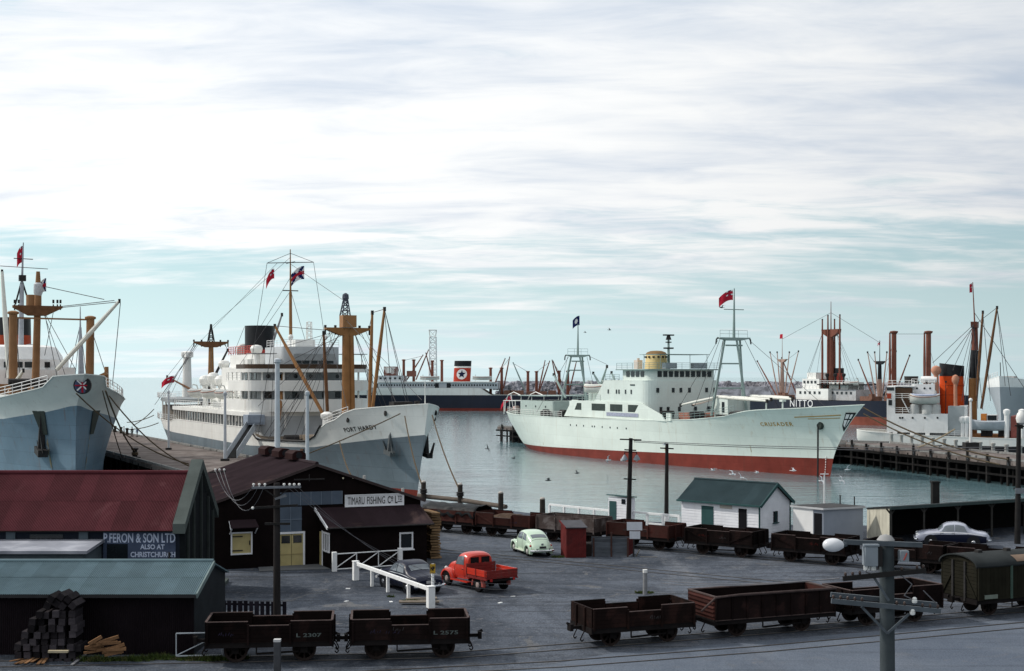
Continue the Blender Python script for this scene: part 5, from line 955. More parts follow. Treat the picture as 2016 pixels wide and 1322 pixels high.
# ================================================================ buildings
def corr(O,U,Sv,w,l,amp=.014,pitch=.0762,seg=4,N=None):
    """one corrugated sheet: across U (width w), down or up Sv (length l)"""
    O,U,Sv=Vector(O),Vector(U).normalized(),Vector(Sv).normalized(); N=(N or U.cross(Sv)).normalized(); n=max(1,int(w/pitch*seg)); mb=MB(); vs=[]
    for i in range(n+1):
        s=w*i/n; h=amp*math.sin(2*math.pi*s/pitch); vs+=[O+U*s+N*h,O+U*s+Sv*l+N*h]
    mb.add(vs,[(2*i,2*i+2,2*i+3,2*i+1) for i in range(n)]); return mb
def roof(parent,O,U,Sv,w,l,mat,rows=1,sheet=.762,name='roof_sheet',up=None,amp=.014):
    """roof plane from O: across U, slope Sv; sheets lapped"""
    U_,S_=Vector(U).normalized(),Vector(Sv).normalized(); N=U_.cross(S_).normalized(); N=N if N.z>0 else -N
    n=math.ceil(w/sheet); ln=l/rows
    for r in range(rows):
        for i in range(n):
            ww=min(sheet,w-i*sheet)
            if ww<.05: continue
            part(corr(Vector(O)+U_*(i*sheet)+S_*(ln*r)+N*(.02+.012*r+.003*(i%2)),U_,S_,ww+.02,ln+(.08 if r<rows-1 else 0),amp,N=N),name,mat,parent,w=True)
    b=Vector(O); part(MB().slab([b,b+U_*w,b+U_*w+S_*l,b+S_*l],-N*.06),'roof_lining',M('dark_timber',(.03,.025,.022),.8,.3),parent,w=True)
def boards(mb,A,B,z0,z1,h=.18,out=None,lap=.025):
    """lapped weatherboards on the wall from A to B (plan points), facing out"""
    A,B=Vector((*A,0)),Vector((*B,0)); d=(B-A).normalized(); n=Vector(out) if out else V(d.y,-d.x,0); k=max(1,round((z1-z0)/h)); hh=(z1-z0)/k
    for i in range(k):
        a=z0+hh*i; mb.hexa([A+V(0,0,a),B+V(0,0,a),B+n*lap+V(0,0,a),A+n*lap+V(0,0,a)],[A+V(0,0,a+hh),B+V(0,0,a+hh),B+n*.004+V(0,0,a+hh),A+n*.004+V(0,0,a+hh)])
    return mb
redroof=M('red_iron_roof',(.082,.021,.027),.65,.22,.8,rnd=.2,col2=(.125,.05,.055),c2s=.35,c2t=(.60,.75)); greenroof=M('grey_green_iron_roof',(.135,.195,.22),.65,.2,.8,rnd=.10,col2=(.10,.15,.165),c2s=.4,c2t=(.5,.7))
darkroof=M('brown_iron_roof',(.032,.021,.025),.7,.22,.8,rnd=.14,col2=(.085,.055,.05),c2s=.3,c2t=(.58,.7))
stain=M('dark_stained_wall',(.009,.006,.006),.8,.4,1.2); brickw=M('painted_blue_wall',(.075,.098,.155),.85,.25,1.,bump=.01,bs=12,col2=(.05,.065,.105),c2s=.6,c2t=(.52,.66)); concrete=M('old_concrete',(.085,.10,.095),.85,.3,.8,bump=.01,bs=8); letterw=M('sign_white',(.50,.56,.70),.7,.12,4.); whitew=M('white_trim',(.76,.77,.79),.6,.12,2.)
cream_p=M('cream_door_paint',(.50,.42,.20),.6,.18,1.5)
# ---- red-roofed store on the left
t=thing('brick_store','red-roofed store on the left with painted lettering on its wall','store',(-30,66,0))
xr,xl=-16.05,-52.; zE,zR=3.78,6.08; yF,yM,yB=66.,69.3,72.4
sl=V(0,yM-yF+.35,zR-zE+.2)
roof(t,(xl,yF-.35,zE-.2),(1,0,0),sl,xr-xl-.02,sl.length,redroof,2,.762)
sl2=V(0,-(yB-yM),zR-zE); part(MB().slab([(xl,yB,zE),(xr,yB,zE),(xr,yM,zR),(xl,yM,zR)],(0,0,-.08)),'rear_roof',redroof,t,w=True)
part(MB().tube((xl,yM,zR+.06),(xr,yM,zR+.06),.11,None,8),'ridge_cap',redroof,t,w=True)
part(MB().bb((xl,yF,0),(xr+.05,yF+.25,zE-.12)),'front_wall',M('store_dark_wall',(.018,.023,.034),.85,.35,.8,bump=.012,bs=10),t,w=True)
part(MB().extr([(xr,yF+.01,0),(xr,yB,0),(xr,yB,zE),(xr,yM,zR),(xr,yF+.01,zE)],(.3,0,0)),'gable_wall',M('store_gable',(.012,.014,.016),.85,.3),t,w=True)
# coping of the raised gable
for a,b in(((yF-.55,zE-.05),(yM,zR+.5)),((yM,zR+.5),(yB+.5,zE-.05))):
    part(MB().hexa([(xr-.15,a[0],a[1]-.25),(xr+.45,a[0],a[1]-.25),(xr+.45,b[0],b[1]-.25),(xr-.15,b[0],b[1]-.25)],[(xr-.15,a[0],a[1]+.22),(xr+.45,a[0],a[1]+.22),(xr+.45,b[0],b[1]+.22),(xr-.15,b[0],b[1]+.22)]),'gable_coping',concrete,t,w=True)
for i,y in enumerate((66.5,67.7,69.3,70.9,72.0)): part(MB().bb((xr+.3,y-.10,0),(xr+.40,y+.10,min(zE+(y-yF)*(zR-zE)/3.3,zE+(yB-y)*(zR-zE)/3.1)-.1)),'pilaster',M('pilaster_dark',(.045,.052,.05),.85,.25),t,w=True)
for x in(-27.8,-24.1,-20.6): part(MB().bb((x-.22,yF-.10,0),(x+.22,yF,zE-.25)),'pilaster',M('pilaster_blue_grey',(.085,.11,.13),.85,.2),t,w=True)
for x in(-26.,-22.4): part(MB().bb((x-.8,yF-.04,3.05),(x+.8,yF+.05,3.4)),'window',glass,t,w=True)
sgn=part(MB().bb((P(203,0,yF-.03).x,yF-.035,1.9),(P(346,0,yF).x,yF,3.60)),'painted_panel',brickw,t,w=True)
part(MB().bb((P(211,0,yF).x,yF-.05,1.6),(P(252,0,yF).x,yF+.02,2.93)),'window',glass,t,w=True)
def wl_(px,py): return P(px,py,yF-.045)
lettering('P.FERON & SON LTD',1,wl_(204,1069),(1,0,0),(0,0,1),t,letterw,bold=.02,fit=P(345,0,yF).x-P(204,0,yF).x,h=.46)
lettering('ALSO AT',1,wl_(276,1082),(1,0,0),(0,0,1),t,letterw,bold=.03,fit=P(324,0,yF).x-P(276,0,yF).x,h=.24); lettering('CHRISTCHURCH',1,wl_(257,1097.5),(1,0,0),(0,0,1),t,letterw,bold=.03,fit=P(345,0,yF).x-P(257,0,yF).x,h=.26)
part(MB().slab([(xl,yF-.01,3.02),(-19.6,yF-.01,3.02),(-19.5,62.9,2.84),(xl,62.9,2.84)],(0,0,.14)),'annex_roof',M('felt_roof',(.27,.28,.32),.85,.3,.5,col2=(.40,.41,.45),c2s=.5,c2t=(.5,.7)),t,w=True)
part(MB().bb((xl,63.2,0),(-19.75,yF-.02,2.83)),'annex_wall',M('annex_grey',(.10,.125,.14),.85,.3),t,w=True)
for x in(P(302,0,63).x,): 
    for dx in(0,.28): part(MB().tube((x+dx,65.9,1.5),(x+dx,65.9,2.55-dx),.05,None,6),'flue_pipe',dkgear,t,w=True)
# ---- green-roofed shed nearest the camera
t=thing('iron_shed','long low shed with a grey-green corrugated roof and dark walls in the left foreground','shed',(-22,56,0))
xr,xl=-12.4,-40.; sl=V(0,3.2,.86)
roof(t,(xl,53.8,2.42),(1,0,0),sl,xr-xl,sl.length,greenroof,2,.762,amp=.017)
part(MB().slab([(xl,60.1,2.45),(xr,60.1,2.45),(xr,57.0,3.28),(xl,57.0,3.28)],(0,0,-.06)),'rear_roof',greenroof,t,w=True); part(MB().tube((xl,57,3.32),(xr,57,3.32),.09,None,8),'ridge_cap',greenroof,t,w=True)
for i in range(36): part(corr((xl+.762*i,54.15,0),(1,0,0),(0,0,1),.77,2.42,.012,N=V(0,-1,0)),'wall_sheet',M('brown_iron_wall',(.011,.008,.010),.7,.3,1.,rnd=.15),t,w=True)
part(MB().extr([(xr-.25,54.16,0),(xr-.25,60,0),(xr-.25,60,2.45),(xr-.25,57,3.2),(xr-.25,54.16,2.40)],(.1,0,0)),'end_wall',M('dark_iron_end',(.022,.026,.03),.7,.3),t,w=True)
part(MB().bb((xl,53.78,2.30),(xr,53.84,2.42)),'gutter',M('dark_gutter',(.03,.03,.032),.6,.2),t,w=True)
part(MB().bar((xr+.03,53.8,2.38),(xr+.03,57,3.24),.06,.2),'barge_board',M('barge_grey',(.16,.21,.21),.6,.2),t,w=True)
# ---- fishing company shed
A=V(-16.99,77.75,0); u=V(.927,.375,0); v=V(-.447,.894,0); W=12.4; D=11.5
def q(a,b,z): return A+u*a+v*b+V(0,0,z)
t=thing('gabled_shed','dark gabled shed with a white name board above its lean-to','shed',tuple(A+u*6))
zl,za,zr,am_=3.83,5.86,3.64,6.0
part(MB().extr([q(0,0,0),q(W,0,0),q(W,0,zr-.06),q(am_,0,za-.08),q(0,0,zl-.06)],v*.2),'front_gable',stain,t,w=True)
part(MB().extr([q(0,D,0),q(W,D,0),q(W,D,zr-.06),q(am_,D,za-.08),q(0,D,zl-.06)],v*-.2),'rear_gable',stain,t,w=True)
part(MB().hexa([q(.02,.2,0),q(.2,.2,0),q(.2,D-.2,0),q(.02,D-.2,0)],[q(.02,.2,zl-.1),q(.2,.2,zl-.1),q(.2,D-.2,zl-.1),q(.02,D-.2,zl-.1)]).hexa([q(W-.2,.2,0),q(W-.02,.2,0),q(W-.02,D-.2,0),q(W-.2,D-.2,0)],[q(W-.2,.2,zr-.1),q(W-.02,.2,zr-.1),q(W-.02,D-.2,zr-.1),q(W-.2,D-.2,zr-.1)]),'side_wall',stain,t,w=True)
for (a0,z0,a1,z1) in((-.25,zl-.085,am_,za),(W+.25,zr-.09,am_,za)):
    S_=q(a1,0,z1)-q(a0,0,z0); roof(t,q(a0,-.15,z0),v,S_,D+.3,S_.length,darkroof,2,.762)
part(MB().tube(q(am_,-.15,za+.05),q(am_,D+.15,za+.05),.12,None,8),'ridge_cap',darkroof,t,w=True)
for a0,z0,a1,z1 in((-.25,zl-.085,am_,za),(W+.25,zr-.09,am_,za)): part(MB().bar(q(a0,-.17,z0-.03),q(a1,-.17,z1-.03),.05,.16),'barge_board',M('barge_brown',(.055,.042,.042),.7,.2),t,w=True)
vent=M('ridge_vent_red',(.026,.011,.011),.7,.3)
for b in(3.2,6.0,9.0):
    vv=part(MB().extr([q(am_-.42,b,za+.1),q(am_-.42,b,za+.45),q(am_-.2,b,za+.62),q(am_+.2,b,za+.62),q(am_+.42,b,za+.45),q(am_+.42,b,za+.1)],v*1.5),'ridge_ventilator',vent,t,w=True); part(MB().tube(q(am_,b-.02,za+.35),q(am_,b+.03,za+.35),.2,None,10),'vent_opening',black,vv,w=True)
# glazed strip and panel: individual panes
gp=M('blue_grey_glazing',(.075,.10,.135),.45,.18,1.5,rnd=.2); mul=M('glazing_bar',(.15,.19,.24),.6,.2)
n=6
for i in range(n):
    a0=3.84+(7.57-3.84)*i/n; a1=3.84+(7.57-3.84)*(i+1)/n-.04; part(MB().slab([q(a0,-.03,3.5),q(a1,-.03,3.5),q(a1,-.03,4.27),q(a0,-.03,4.27)],v*.03),'pane',gp,t,w=True); part(MB().bar(q(a1+.02,-.04,3.5),q(a1+.02,-.04,4.27),.04,.04),'glazing_bar',mul,t,w=True)
for i in range(2):
    for z0,z1 in((1.98,2.68),(2.72,3.42)):
        a0=3.84+.67*i; part(MB().slab([q(a0,-.03,z0),q(a0+.63,-.03,z0),q(a0+.63,-.03,z1),q(a0,-.03,z1)],v*.03),'pane',gp,t,w=True)
part(MB().bar(q(4.49,-.045,1.98),q(4.49,-.045,3.42),.04,.04).bar(q(3.84,-.045,2.70),q(5.14,-.045,2.70),.04,.04),'glazing_bar',mul,t,w=True)
# double doors
for i,(a0,a1) in enumerate(((3.86,4.52),(4.55,5.21))):
    d=part(MB().slab([q(a0,-.05,.03),q(a1,-.05,.03),q(a1,-.05,1.86),q(a0,-.05,1.86)],v*.05),'door_leaf',cream_p,t,w=True); part(MB().slab([q(a0+.08,-.07,1.34),q(a1-.08,-.07,1.34),q(a1-.08,-.07,1.78),q(a0+.08,-.07,1.78)],v*.02),'pane',glass,d,w=True)
    part(MB().bar(q(a0+.02,-.065,.7),q(a1-.02,-.065,.7),.02,.05),'rail',M('cream_shadow',(.40,.33,.16),.6,.2),d,w=True)
part(MB().bar(q(5.27,-.06,0),q(5.27,-.06,1.95),.11,.11).bar(q(3.75,-.06,1.93),q(5.32,-.06,1.93),.11,.11).bar(q(3.80,-.06,0),q(3.80,-.06,1.9),.1,.1),'door_frame',whitew,t,w=True)
# hatch with small awning on the left
h=part(MB().slab([q(1.08,-.05,.88),q(2.2,-.05,.88),q(2.2,-.05,2.03),q(1.08,-.05,2.03)],v*.05),'hatch',cream_p,t,w=True)
for a in((q(1.05,-.07,.85),q(2.25,-.07,.85)),(q(1.05,-.07,2.06),q(2.25,-.07,2.06)),(q(1.07,-.07,.8),q(1.07,-.07,2.1)),(q(2.22,-.07,.8),q(2.22,-.07,2.1))): part(MB().bar(a[0],a[1],.08,.08),'frame',whitew,h,w=True)
for z in(1.05,1.85): part(MB().bar(q(1.12,-.075,z),q(1.7,-.075,z),.03,.06),'strap_hinge',dkgear,h,w=True)
part(MB().bar(q(2.1,-.08,1.35),q(2.1,-.08,1.6),.05,.05),'latch',dkgear,h,w=True)
aw=part(MB().slab([q(.95,-.02,2.75),q(2.45,-.02,2.75),q(2.5,-.55,2.36),q(.9,-.55,2.36)],(0,0,.05)),'awning',darkroof,t,w=True); part(MB().bar(q(.9,-.56,2.30),q(.95,-.02,2.72),.05,.1),'awning_bracket',whitew,aw,w=True); part(MB().bar(q(2.42,-.5,2.33),q(2.42,-.02,2.0),.05,.05).bar(q(.98,-.5,2.33),q(.98,-.02,2.0),.05,.05),'awning_strut',whitew,aw,w=True)
# lean-to office
e0,e1,dep=6.22,12.0,1.93
part(MB().hexa([q(e0,-dep,0),q(e1,-dep,0),q(e1,-.01,0),q(e0,-.01,0)],[q(e0,-dep,2.36),q(e1,-dep,2.36),q(e1,-.01,3.18),q(e0,-.01,3.18)]),'lean_to_wall',stain,t,w=True)
S_=q(0,-.02,3.30)-q(0,-dep-.35,2.36); roof(t,q(e0-.3,-dep-.35,2.36),u,S_,e1-e0+.6,S_.length,darkroof,1,.762)
part(MB().bar(q(e0-.31,-dep-.37,2.33),q(e0-.31,-.02,3.27),.06,.16),'barge_board',whitew,t,w=True); part(MB().tube(q(e0-.3,-dep-.4,2.34),q(e1+.3,-dep-.4,2.34),.05,None,6),'gutter',dkgear,t,w=True)
def window(parent,a0,a1,b,z0,z1,panes,n_u=None):
    w_=part(MB().slab([q(a0,b-.03,z0),q(a1,b-.03,z0),q(a1,b-.03,z1),q(a0,b-.03,z1)],v*.03),'window',glass,parent,w=True)
    for s in((q(a0,b-.05,z0-.05),q(a0,b-.05,z1+.05)),(q(a1,b-.05,z0-.05),q(a1,b-.05,z1+.05)),(q(a0,b-.05,z0),q(a1,b-.05,z0)),(q(a0,b-.05,z1),q(a1,b-.05,z1))): part(MB().bar(s[0],s[1],.11,.09),'frame',whitew,w_,w=True)
    for i in range(1,panes): a=a0+(a1-a0)*i/panes; part(MB().bar(q(a,b-.045,z0),q(a,b-.045,z1),.05,.05),'mullion',whitew,w_,w=True)
    part(MB().bar(q(a0-.1,b-.08,z0-.07),q(a1+.1,b-.08,z0-.07),.14,.06),'sill',whitew,w_,w=True)
window(t,10.35,11.1,-dep,.95,1.85,1)
# side door and window of the lean-to face left
def qs(b,z,o=0.): return q(e0-o,b,z)
part(MB().slab([qs(-.55,0,.04),qs(-.06,0,.04),qs(-.06,1.95,.04),qs(-.55,1.95,.04)],u*.04),'side_door',cream_p,t,w=True)
w_=part(MB().slab([qs(-1.85,.95,.03),qs(-.75,.95,.03),qs(-.75,1.95,.03),qs(-1.85,1.95,.03)],u*.03),'side_window',glass,t,w=True)
for b in(-1.85,-1.48,-1.1,-.75): part(MB().bar(qs(b,.9,.06),qs(b,2.,.06),.07,.07),'frame',whitew,w_,w=True)
for z in(.93,1.97): part(MB().bar(qs(-1.88,z,.06),qs(-.72,z,.06),.07,.09),'frame',whitew,w_,w=True)
part(MB().bar(qs(-.6,0,.05),qs(-.6,2.05,.05),.07,.07),'door_post',whitew,t,w=True)
# name board
bd=part(MB().slab([q(7.7,-.14,3.33),q(11.28,-.14,3.33),q(11.28,-.14,4.0),q(7.7,-.14,4.0)],v*.06),'name_board',whitew,t,w=True)
for s in((q(7.68,-.15,3.33),q(11.3,-.15,3.33)),(q(7.68,-.15,4.0),q(11.3,-.15,4.0)),(q(7.70,-.15,3.3),q(7.70,-.15,4.03)),(q(11.28,-.15,3.3),q(11.28,-.15,4.03))): part(MB().bar(s[0],s[1],.06,.05),'frame',whitew,bd,w=True)
lt=M('sign_black',(.02,.02,.022),.6,.1)
lettering('TIMARU',1,q(7.84,-.165,3.44),u,V(0,0,1),bd,lt,bold=.0,fit=1.02,h=.44); lettering('FISHING',1,q(9.02,-.165,3.44),u,V(0,0,1),bd,lt,bold=.0,fit=1.10,h=.44)
lettering('C',1,q(10.28,-.165,3.44),u,V(0,0,1),bd,lt,bold=.015,fit=.19,h=.44); lettering('o',1,q(10.49,-.165,3.66),u,V(0,0,1),bd,lt,bold=.03,fit=.13,h=.2); part(MB().slab([q(10.49,-.165,3.57),q(10.62,-.165,3.57),q(10.62,-.165,3.61),q(10.49,-.165,3.61)],v*.004),'underline',lt,bd,w=True)
lettering('L',1,q(10.74,-.165,3.44),u,V(0,0,1),bd,lt,bold=.015,fit=.15,h=.44); lettering('TD',1,q(10.90,-.165,3.62),u,V(0,0,1),bd,lt,bold=.012,fit=.28,h=.26); part(MB().slab([q(10.90,-.165,3.52),q(11.18,-.165,3.52),q(11.18,-.165,3.56),q(10.90,-.165,3.56)],v*.004),'underline',lt,bd,w=True)
for a in(9.2,11.6): part(MB().tube(q(a,.8,za-(a-am_)*.347),q(a,.8,za-(a-am_)*.347+.32),.09,None,8),'roof_pipe',M('pipe_pale',(.45,.45,.43),.7,.2),t,w=True)
for a in(7.6,8.2): part(MB().box(q(a,-.06,za-.85),(.09,.06,.09)),'gable_lamp',M('lamp_pale',(.6,.55,.4),.4,.1),t,w=True)
part(MB().bar(q(4.6,-.3,5.02),q(6.4,-.3,5.02),.06,.08).bar(q(5.5,-.3,4.9),q(5.5,-.3,5.3),.05,.05).bar(q(5.0,-.3,5.02),q(5.0,0,5.02),.05,.05),'wire_bracket',dkgear,t,w=True)
# ---- concrete apron and low kerb in front of the shed
single(MB().hexa([q(2.6,-.05,0.004),q(6.1,-.05,0.004),q(6.1,-2.1,0.004),q(2.2,-1.7,0.004)],[q(2.6,-.05,.05),q(6.1,-.05,.05),q(6.1,-2.1,.05),q(2.2,-1.7,.05)]),'doorstep',M('apron_concrete',(.13,.135,.14),.85,.25,.8),'low concrete apron in front of the yellow double doors','step')
g0,g1=G(447,1146),G(418,1182)
single(MB().bar(g0+V(0,0,.1),g1+V(0,0,.1),.18,.2).bar(g0+V(-1.2,.35,.1),g0+V(0,0,.1),.18,.2),'low_kerb',concrete,'low concrete kerb beside the end of the green-roofed shed','kerb')
g0=G(412,1112); t=thing('concrete_post','pale capped concrete post between the red-roofed store and the dark gabled shed','post',(g0.x,g0.y+1.2,0)); part(MB().box((0,0,1.2),(.32,.32,2.4)),'shaft',concrete,t); part(MB().box((0,0,2.55),(.44,.44,.3)),'cap',M('pale_cap',(.5,.5,.5),.7,.2),t)
# ---- white weatherboard house
A=V(11.98,96.9,0); u=V(.72,-.694,0).normalized(); w2=V(.669,.743,0).normalized(); Lh,Wh=6.5,3.95
def q(a,b,z): return A+u*a+w2*b+V(0,0,z)
t=thing('weatherboard_house','small white weatherboard building with a dark green gable roof on the quay','house',tuple(A))
wb=M('white_weatherboard',(.78,.79,.82),.65,.12,1.5,rust=.15)
part(boards(MB(),q(0,0,0)[:2],q(Lh,0,0)[:2],0,2.36,.2,tuple(-w2)),'front_wall',wb,t,w=True); 
mb=boards(MB(),q(Lh,0,0)[:2],q(Lh,Wh,0)[:2],0,2.36,.2,tuple(u))
for i in range(6):
    z0=2.36+.2*i; k=1-(i*.2)/1.24; k2=1-((i+1)*.2)/1.24; mb.hexa([q(Lh,Wh/2*(1-k),z0),q(Lh,Wh/2*(1+k),z0),q(Lh+.025,Wh/2*(1+k),z0),q(Lh+.025,Wh/2*(1-k),z0)],[q(Lh,Wh/2*(1-k2),z0+.2),q(Lh,Wh/2*(1+k2),z0+.2),q(Lh+.004,Wh/2*(1+k2),z0+.2),q(Lh+.004,Wh/2*(1-k2),z0+.2)])
part(mb,'gable_wall',wb,t,w=True)
part(MB().hexa([q(0,Wh,0),q(Lh,Wh,0),q(Lh,Wh-.1,0),q(0,Wh-.1,0)],[q(0,Wh,2.3),q(Lh,Wh,2.3),q(Lh,Wh-.1,2.3),q(0,Wh-.1,2.3)]).extr([q(.0,.02,0),q(.0,Wh,0),q(.0,Wh,2.3),q(.0,Wh/2,3.5),q(.0,.02,2.3)],u*.1),'rear_wall',wb,t,w=True)
hroof=M('green_iron_roof',(.045,.070,.078),.65,.2,.8,rnd=.10); green_p=M('dark_green_paint',(.035,.085,.085),.5,.2)
for b0 in(-.22,Wh+.22):
    S_=q(0,Wh/2,3.62)-q(0,b0,2.25); roof(t,q(-.25,b0,2.25),u,S_,Lh+.5,S_.length,hroof,1,.762)
part(MB().tube(q(-.25,Wh/2,3.66),q(Lh+.25,Wh/2,3.66),.08,None,8),'ridge_cap',hroof,t,w=True); part(MB().bar(q(-.25,-.25,2.24),q(Lh+.25,-.25,2.24),.1,.12),'gutter',green_p,t,w=True)
for b0 in(-.22,Wh+.22): part(MB().bar(q(Lh+.27,b0,2.22),q(Lh+.27,Wh/2,3.6),.05,.2),'barge_board',green_p,t,w=True)
part(MB().bar(q(Lh+.03,-.03,0),q(Lh+.03,-.03,2.3),.1,.1).bar(q(Lh+.03,Wh,0),q(Lh+.03,Wh,2.3),.1,.1),'corner_board',green_p,t,w=True)
for a0,a1,o in((1.75,2.75,green_p),(4.85,5.5,M('dark_doorway',(.012,.012,.014),.7,.2))): part(MB().slab([q(a0,-.05,0),q(a1,-.05,0),q(a1,-.05,1.98),q(a0,-.05,1.98)],w2*.05),'door',o,t,w=True)
part(MB().slab([q(3.3,-.05,1.9),q(4.3,-.05,1.9),q(4.3,-.05,2.2),q(3.3,-.05,2.2)],w2*.03),'notice_board',M('bleached_board',(.45,.42,.38),.8,.2),t,w=True)
w_=part(MB().slab([q(Lh+.05,1.75,1.0),q(Lh+.05,2.3,1.0),q(Lh+.05,2.3,1.75),q(Lh+.05,1.75,1.75)],u*-.04),'window',glass,t,w=True); part(MB().bar(q(Lh+.07,2.02,1.0),q(Lh+.07,2.02,1.75),.04,.04).bar(q(Lh+.07,1.65,.95),q(Lh+.07,2.4,.95),.08,.07),'frame',green_p,w_,w=True)
# ---- little white hut by the poles
A=V(7.1,100.8,0); Lh,Wh=1.72,.95
t=thing('watch_hut','tiny white hut with a green door between the white fence and the floodlight pole','hut',tuple(A))
part(boards(MB(),q(0,0,0)[:2],q(Lh,0,0)[:2],0,2.15,.2,tuple(-w2)),'front_wall',wb,t,w=True); part(boards(MB(),q(Lh,0,0)[:2],q(Lh,Wh,0)[:2],0,2.1,.2,tuple(u)),'side_wall',wb,t,w=True); part(MB().hexa([q(0,.05,0),q(Lh-.05,.05,0),q(Lh-.05,Wh,0),q(0,Wh,0)],[q(0,.05,2.1),q(Lh-.05,.05,2.1),q(Lh-.05,Wh,2.1),q(0,Wh,2.1)]),'inner_wall',wb,t,w=True)
part(MB().slab([q(-.12,-.12,2.26),q(Lh+.15,-.12,2.22),q(Lh+.15,Wh+.1,2.12),q(-.12,Wh+.1,2.16)],(0,0,.07)),'roof',green_p,t,w=True); part(MB().slab([q(.1,-.05,0),q(.75,-.05,0),q(.75,-.05,1.85),q(.1,-.05,1.85)],w2*.05),'door',green_p,t,w=True)
part(MB().slab([q(1.25,-.05,1.7),q(1.6,-.05,1.7),q(1.6,-.05,2.05),q(1.25,-.05,2.05)],w2*.05),'window',glass,t,w=True)
# ---- grey flat-roofed shed
C=V(20.6,90.7,0); ul=V(-.64,.77,0)*2.5; ur=V(.91,.41,0)*3.25
t=thing('flat_roofed_shed','grey flat-roofed shed with a white end wall beside the open garage','shed',tuple(C))
part(MB().prism([(C+ul)[:2],C[:2],(C+ur)[:2],(C+ul+ur)[:2]],0,2.15),'wall',M('grey_sheet_wall',(.27,.30,.35),.7,.12,.8),t,w=True)
nl=V(-.77,-.64,0)*.03; part(MB().slab([C+ul+nl*0+V(0,0,0),C+ul*.33,C+ul*.33+V(0,0,2.13),C+ul+V(0,0,2.13)],nl),'white_panel',white,t,w=True); part(MB().slab([C+ul*.30,C+ul*.05,C+ul*.05+V(0,0,1.9),C+ul*.30+V(0,0,1.9)],nl),'doorway',M('dark_doorway'),t,w=True)
part(MB().prism([(C+ul*1.06-ur*.04)[:2],(C-ul*.06-ur*.05)[:2],(C+ur*1.03-ul*.05)[:2],(C+ul*1.06+ur*1.03)[:2]],2.152,2.28),'roof',M('pale_roof_edge',(.50,.51,.52),.7,.2),t,w=True); part(MB().prism([(C+ul*1.04-ur*.02)[:2],(C-ul*.04-ur*.03)[:2],(C+ur*1.01-ul*.03)[:2],(C+ul*1.04+ur*1.01)[:2]],2.283,2.30),'roof_felt',dkgear,t,w=True)
# ---- open-fronted garage
A=V(24.7,89.6,0); u=V(.88,.475,0); vv=V(-.12,.99,0); Lg,Dg=17.,3.9
def q(a,b,z): return A+u*a+vv*b+V(0,0,z)
t=thing('open_garage','long dark open-fronted garage with a cream end wall on the right','garage',tuple(A+u*6))
gd=M('garage_dark',(.010,.009,.009),.85,.3)
part(MB().slab([q(-.15,-.3,2.42),q(Lg,-.3,2.42),q(Lg,Dg,1.98),q(-.15,Dg,1.98)],(0,0,.07)),'roof',M('garage_roof',(.020,.023,.025),.7,.3),t,w=True); part(MB().bar(q(-.15,-.32,2.40),q(Lg,-.32,2.40),.06,.2),'fascia',M('fascia_green_grey',(.05,.07,.07),.7,.2),t,w=True)
part(MB().slab([q(0,Dg,0),q(Lg,Dg,0),q(Lg,Dg,1.97),q(0,Dg,1.97)],vv*.1),'rear_wall',gd,t,w=True)
for i in range(7): part(MB().slab([q(-.02,Dg*i/7+.01,0),q(-.02,Dg*(i+1)/7-.01,0),q(-.02,Dg*(i+1)/7-.01,2.40-.062*(i+1)),q(-.02,Dg*i/7+.01,2.40-.062*i)],u*-.04),'wall_board',M('cream_boards',(.48,.46,.38),.7,.2,1.,rnd=.12),t,w=True)
part(MB().slab([q(.02,0,0),q(.02,Dg,0),q(.02,Dg,1.95),q(.02,0,2.38)],u*.08),'end_wall',gd,t,w=True)
for a in(.08,3.0,6.1,9.3,12.5,15.6): part(MB().bar(q(a,0,0),q(a,0,2.38),.12,.12).bar(q(a,0,1.95),q(a-.4,0,2.36),.08,.08).bar(q(a,0,1.95),q(a+.4,0,2.36),.08,.08),'post',M('garage_post',(.05,.048,.045),.8,.3),t,w=True)
# ---- red privy-like hut and coal bin with notice boards
hutred=M('hut_red_paint',(.115,.022,.022),.75,.3,2.,col2=(.07,.02,.02),c2s=1.5,c2t=(.5,.7))
F0=V(3.29,83.0,0); F1=V(4.50,83.15,0); B0=V(3.0,84.3,0); dv=B0-F0
t=thing('narrow_hut','narrow upright red hut with a sloping dark roof next to the pale green car','hut',tuple((F0+F1)/2))
for i in range(8):
    a=F0.lerp(F1,i/8)+V(.004,0,0); b=F0.lerp(F1,(i+1)/8)-V(.006,0,0); part(MB().hexa([a,b,b+V(0,.03,0),a+V(0,.03,0)],[x+V(0,0,1.80) for x in(a,b,b+V(0,.03,0),a+V(0,.03,0))]),'board',hutred,t,w=True)
part(MB().hexa([F0+V(.01,.03,0),F1+V(-.01,.03,0),F1+dv,B0],[F0+V(.01,.03,1.78),F1+V(-.01,.03,1.78),F1+dv+V(0,0,2.05),B0+V(0,0,2.05)]),'hut_body',hutred,t,w=True)
part(MB().slab([F0-dv*.08+V(-.06,0,1.80),F1-dv*.08+V(.06,0,1.80),F1+dv*1.05+V(.06,0,2.09),B0+dv*.05+V(-.06,0,2.09)],(0,0,.05)),'roof',M('hut_roof',(.085,.085,.095),.7,.3),t,w=True); part(MB().bar(F0-dv*.08+V(-.07,0,1.82),B0+dv*.05+V(-.07,0,2.11),.05,.09),'barge_board',hutred,t,w=True)
t=thing('coal_bin','open weathered plank coal bin right of the narrow red hut','bin',(6.,84,0)); K0=V(4.92,83.55,0); K1=V(7.05,83.55,0)
binm=M('weathered_plank',(.085,.095,.11),.85,.35,2.,grain=(.6,3,3),rnd=.2)
for i in range(5): part(MB().bb((K0.x,83.52,.05+.215*i),(K1.x,83.58,.05+.215*i+.2)),'plank',binm,t,w=True)
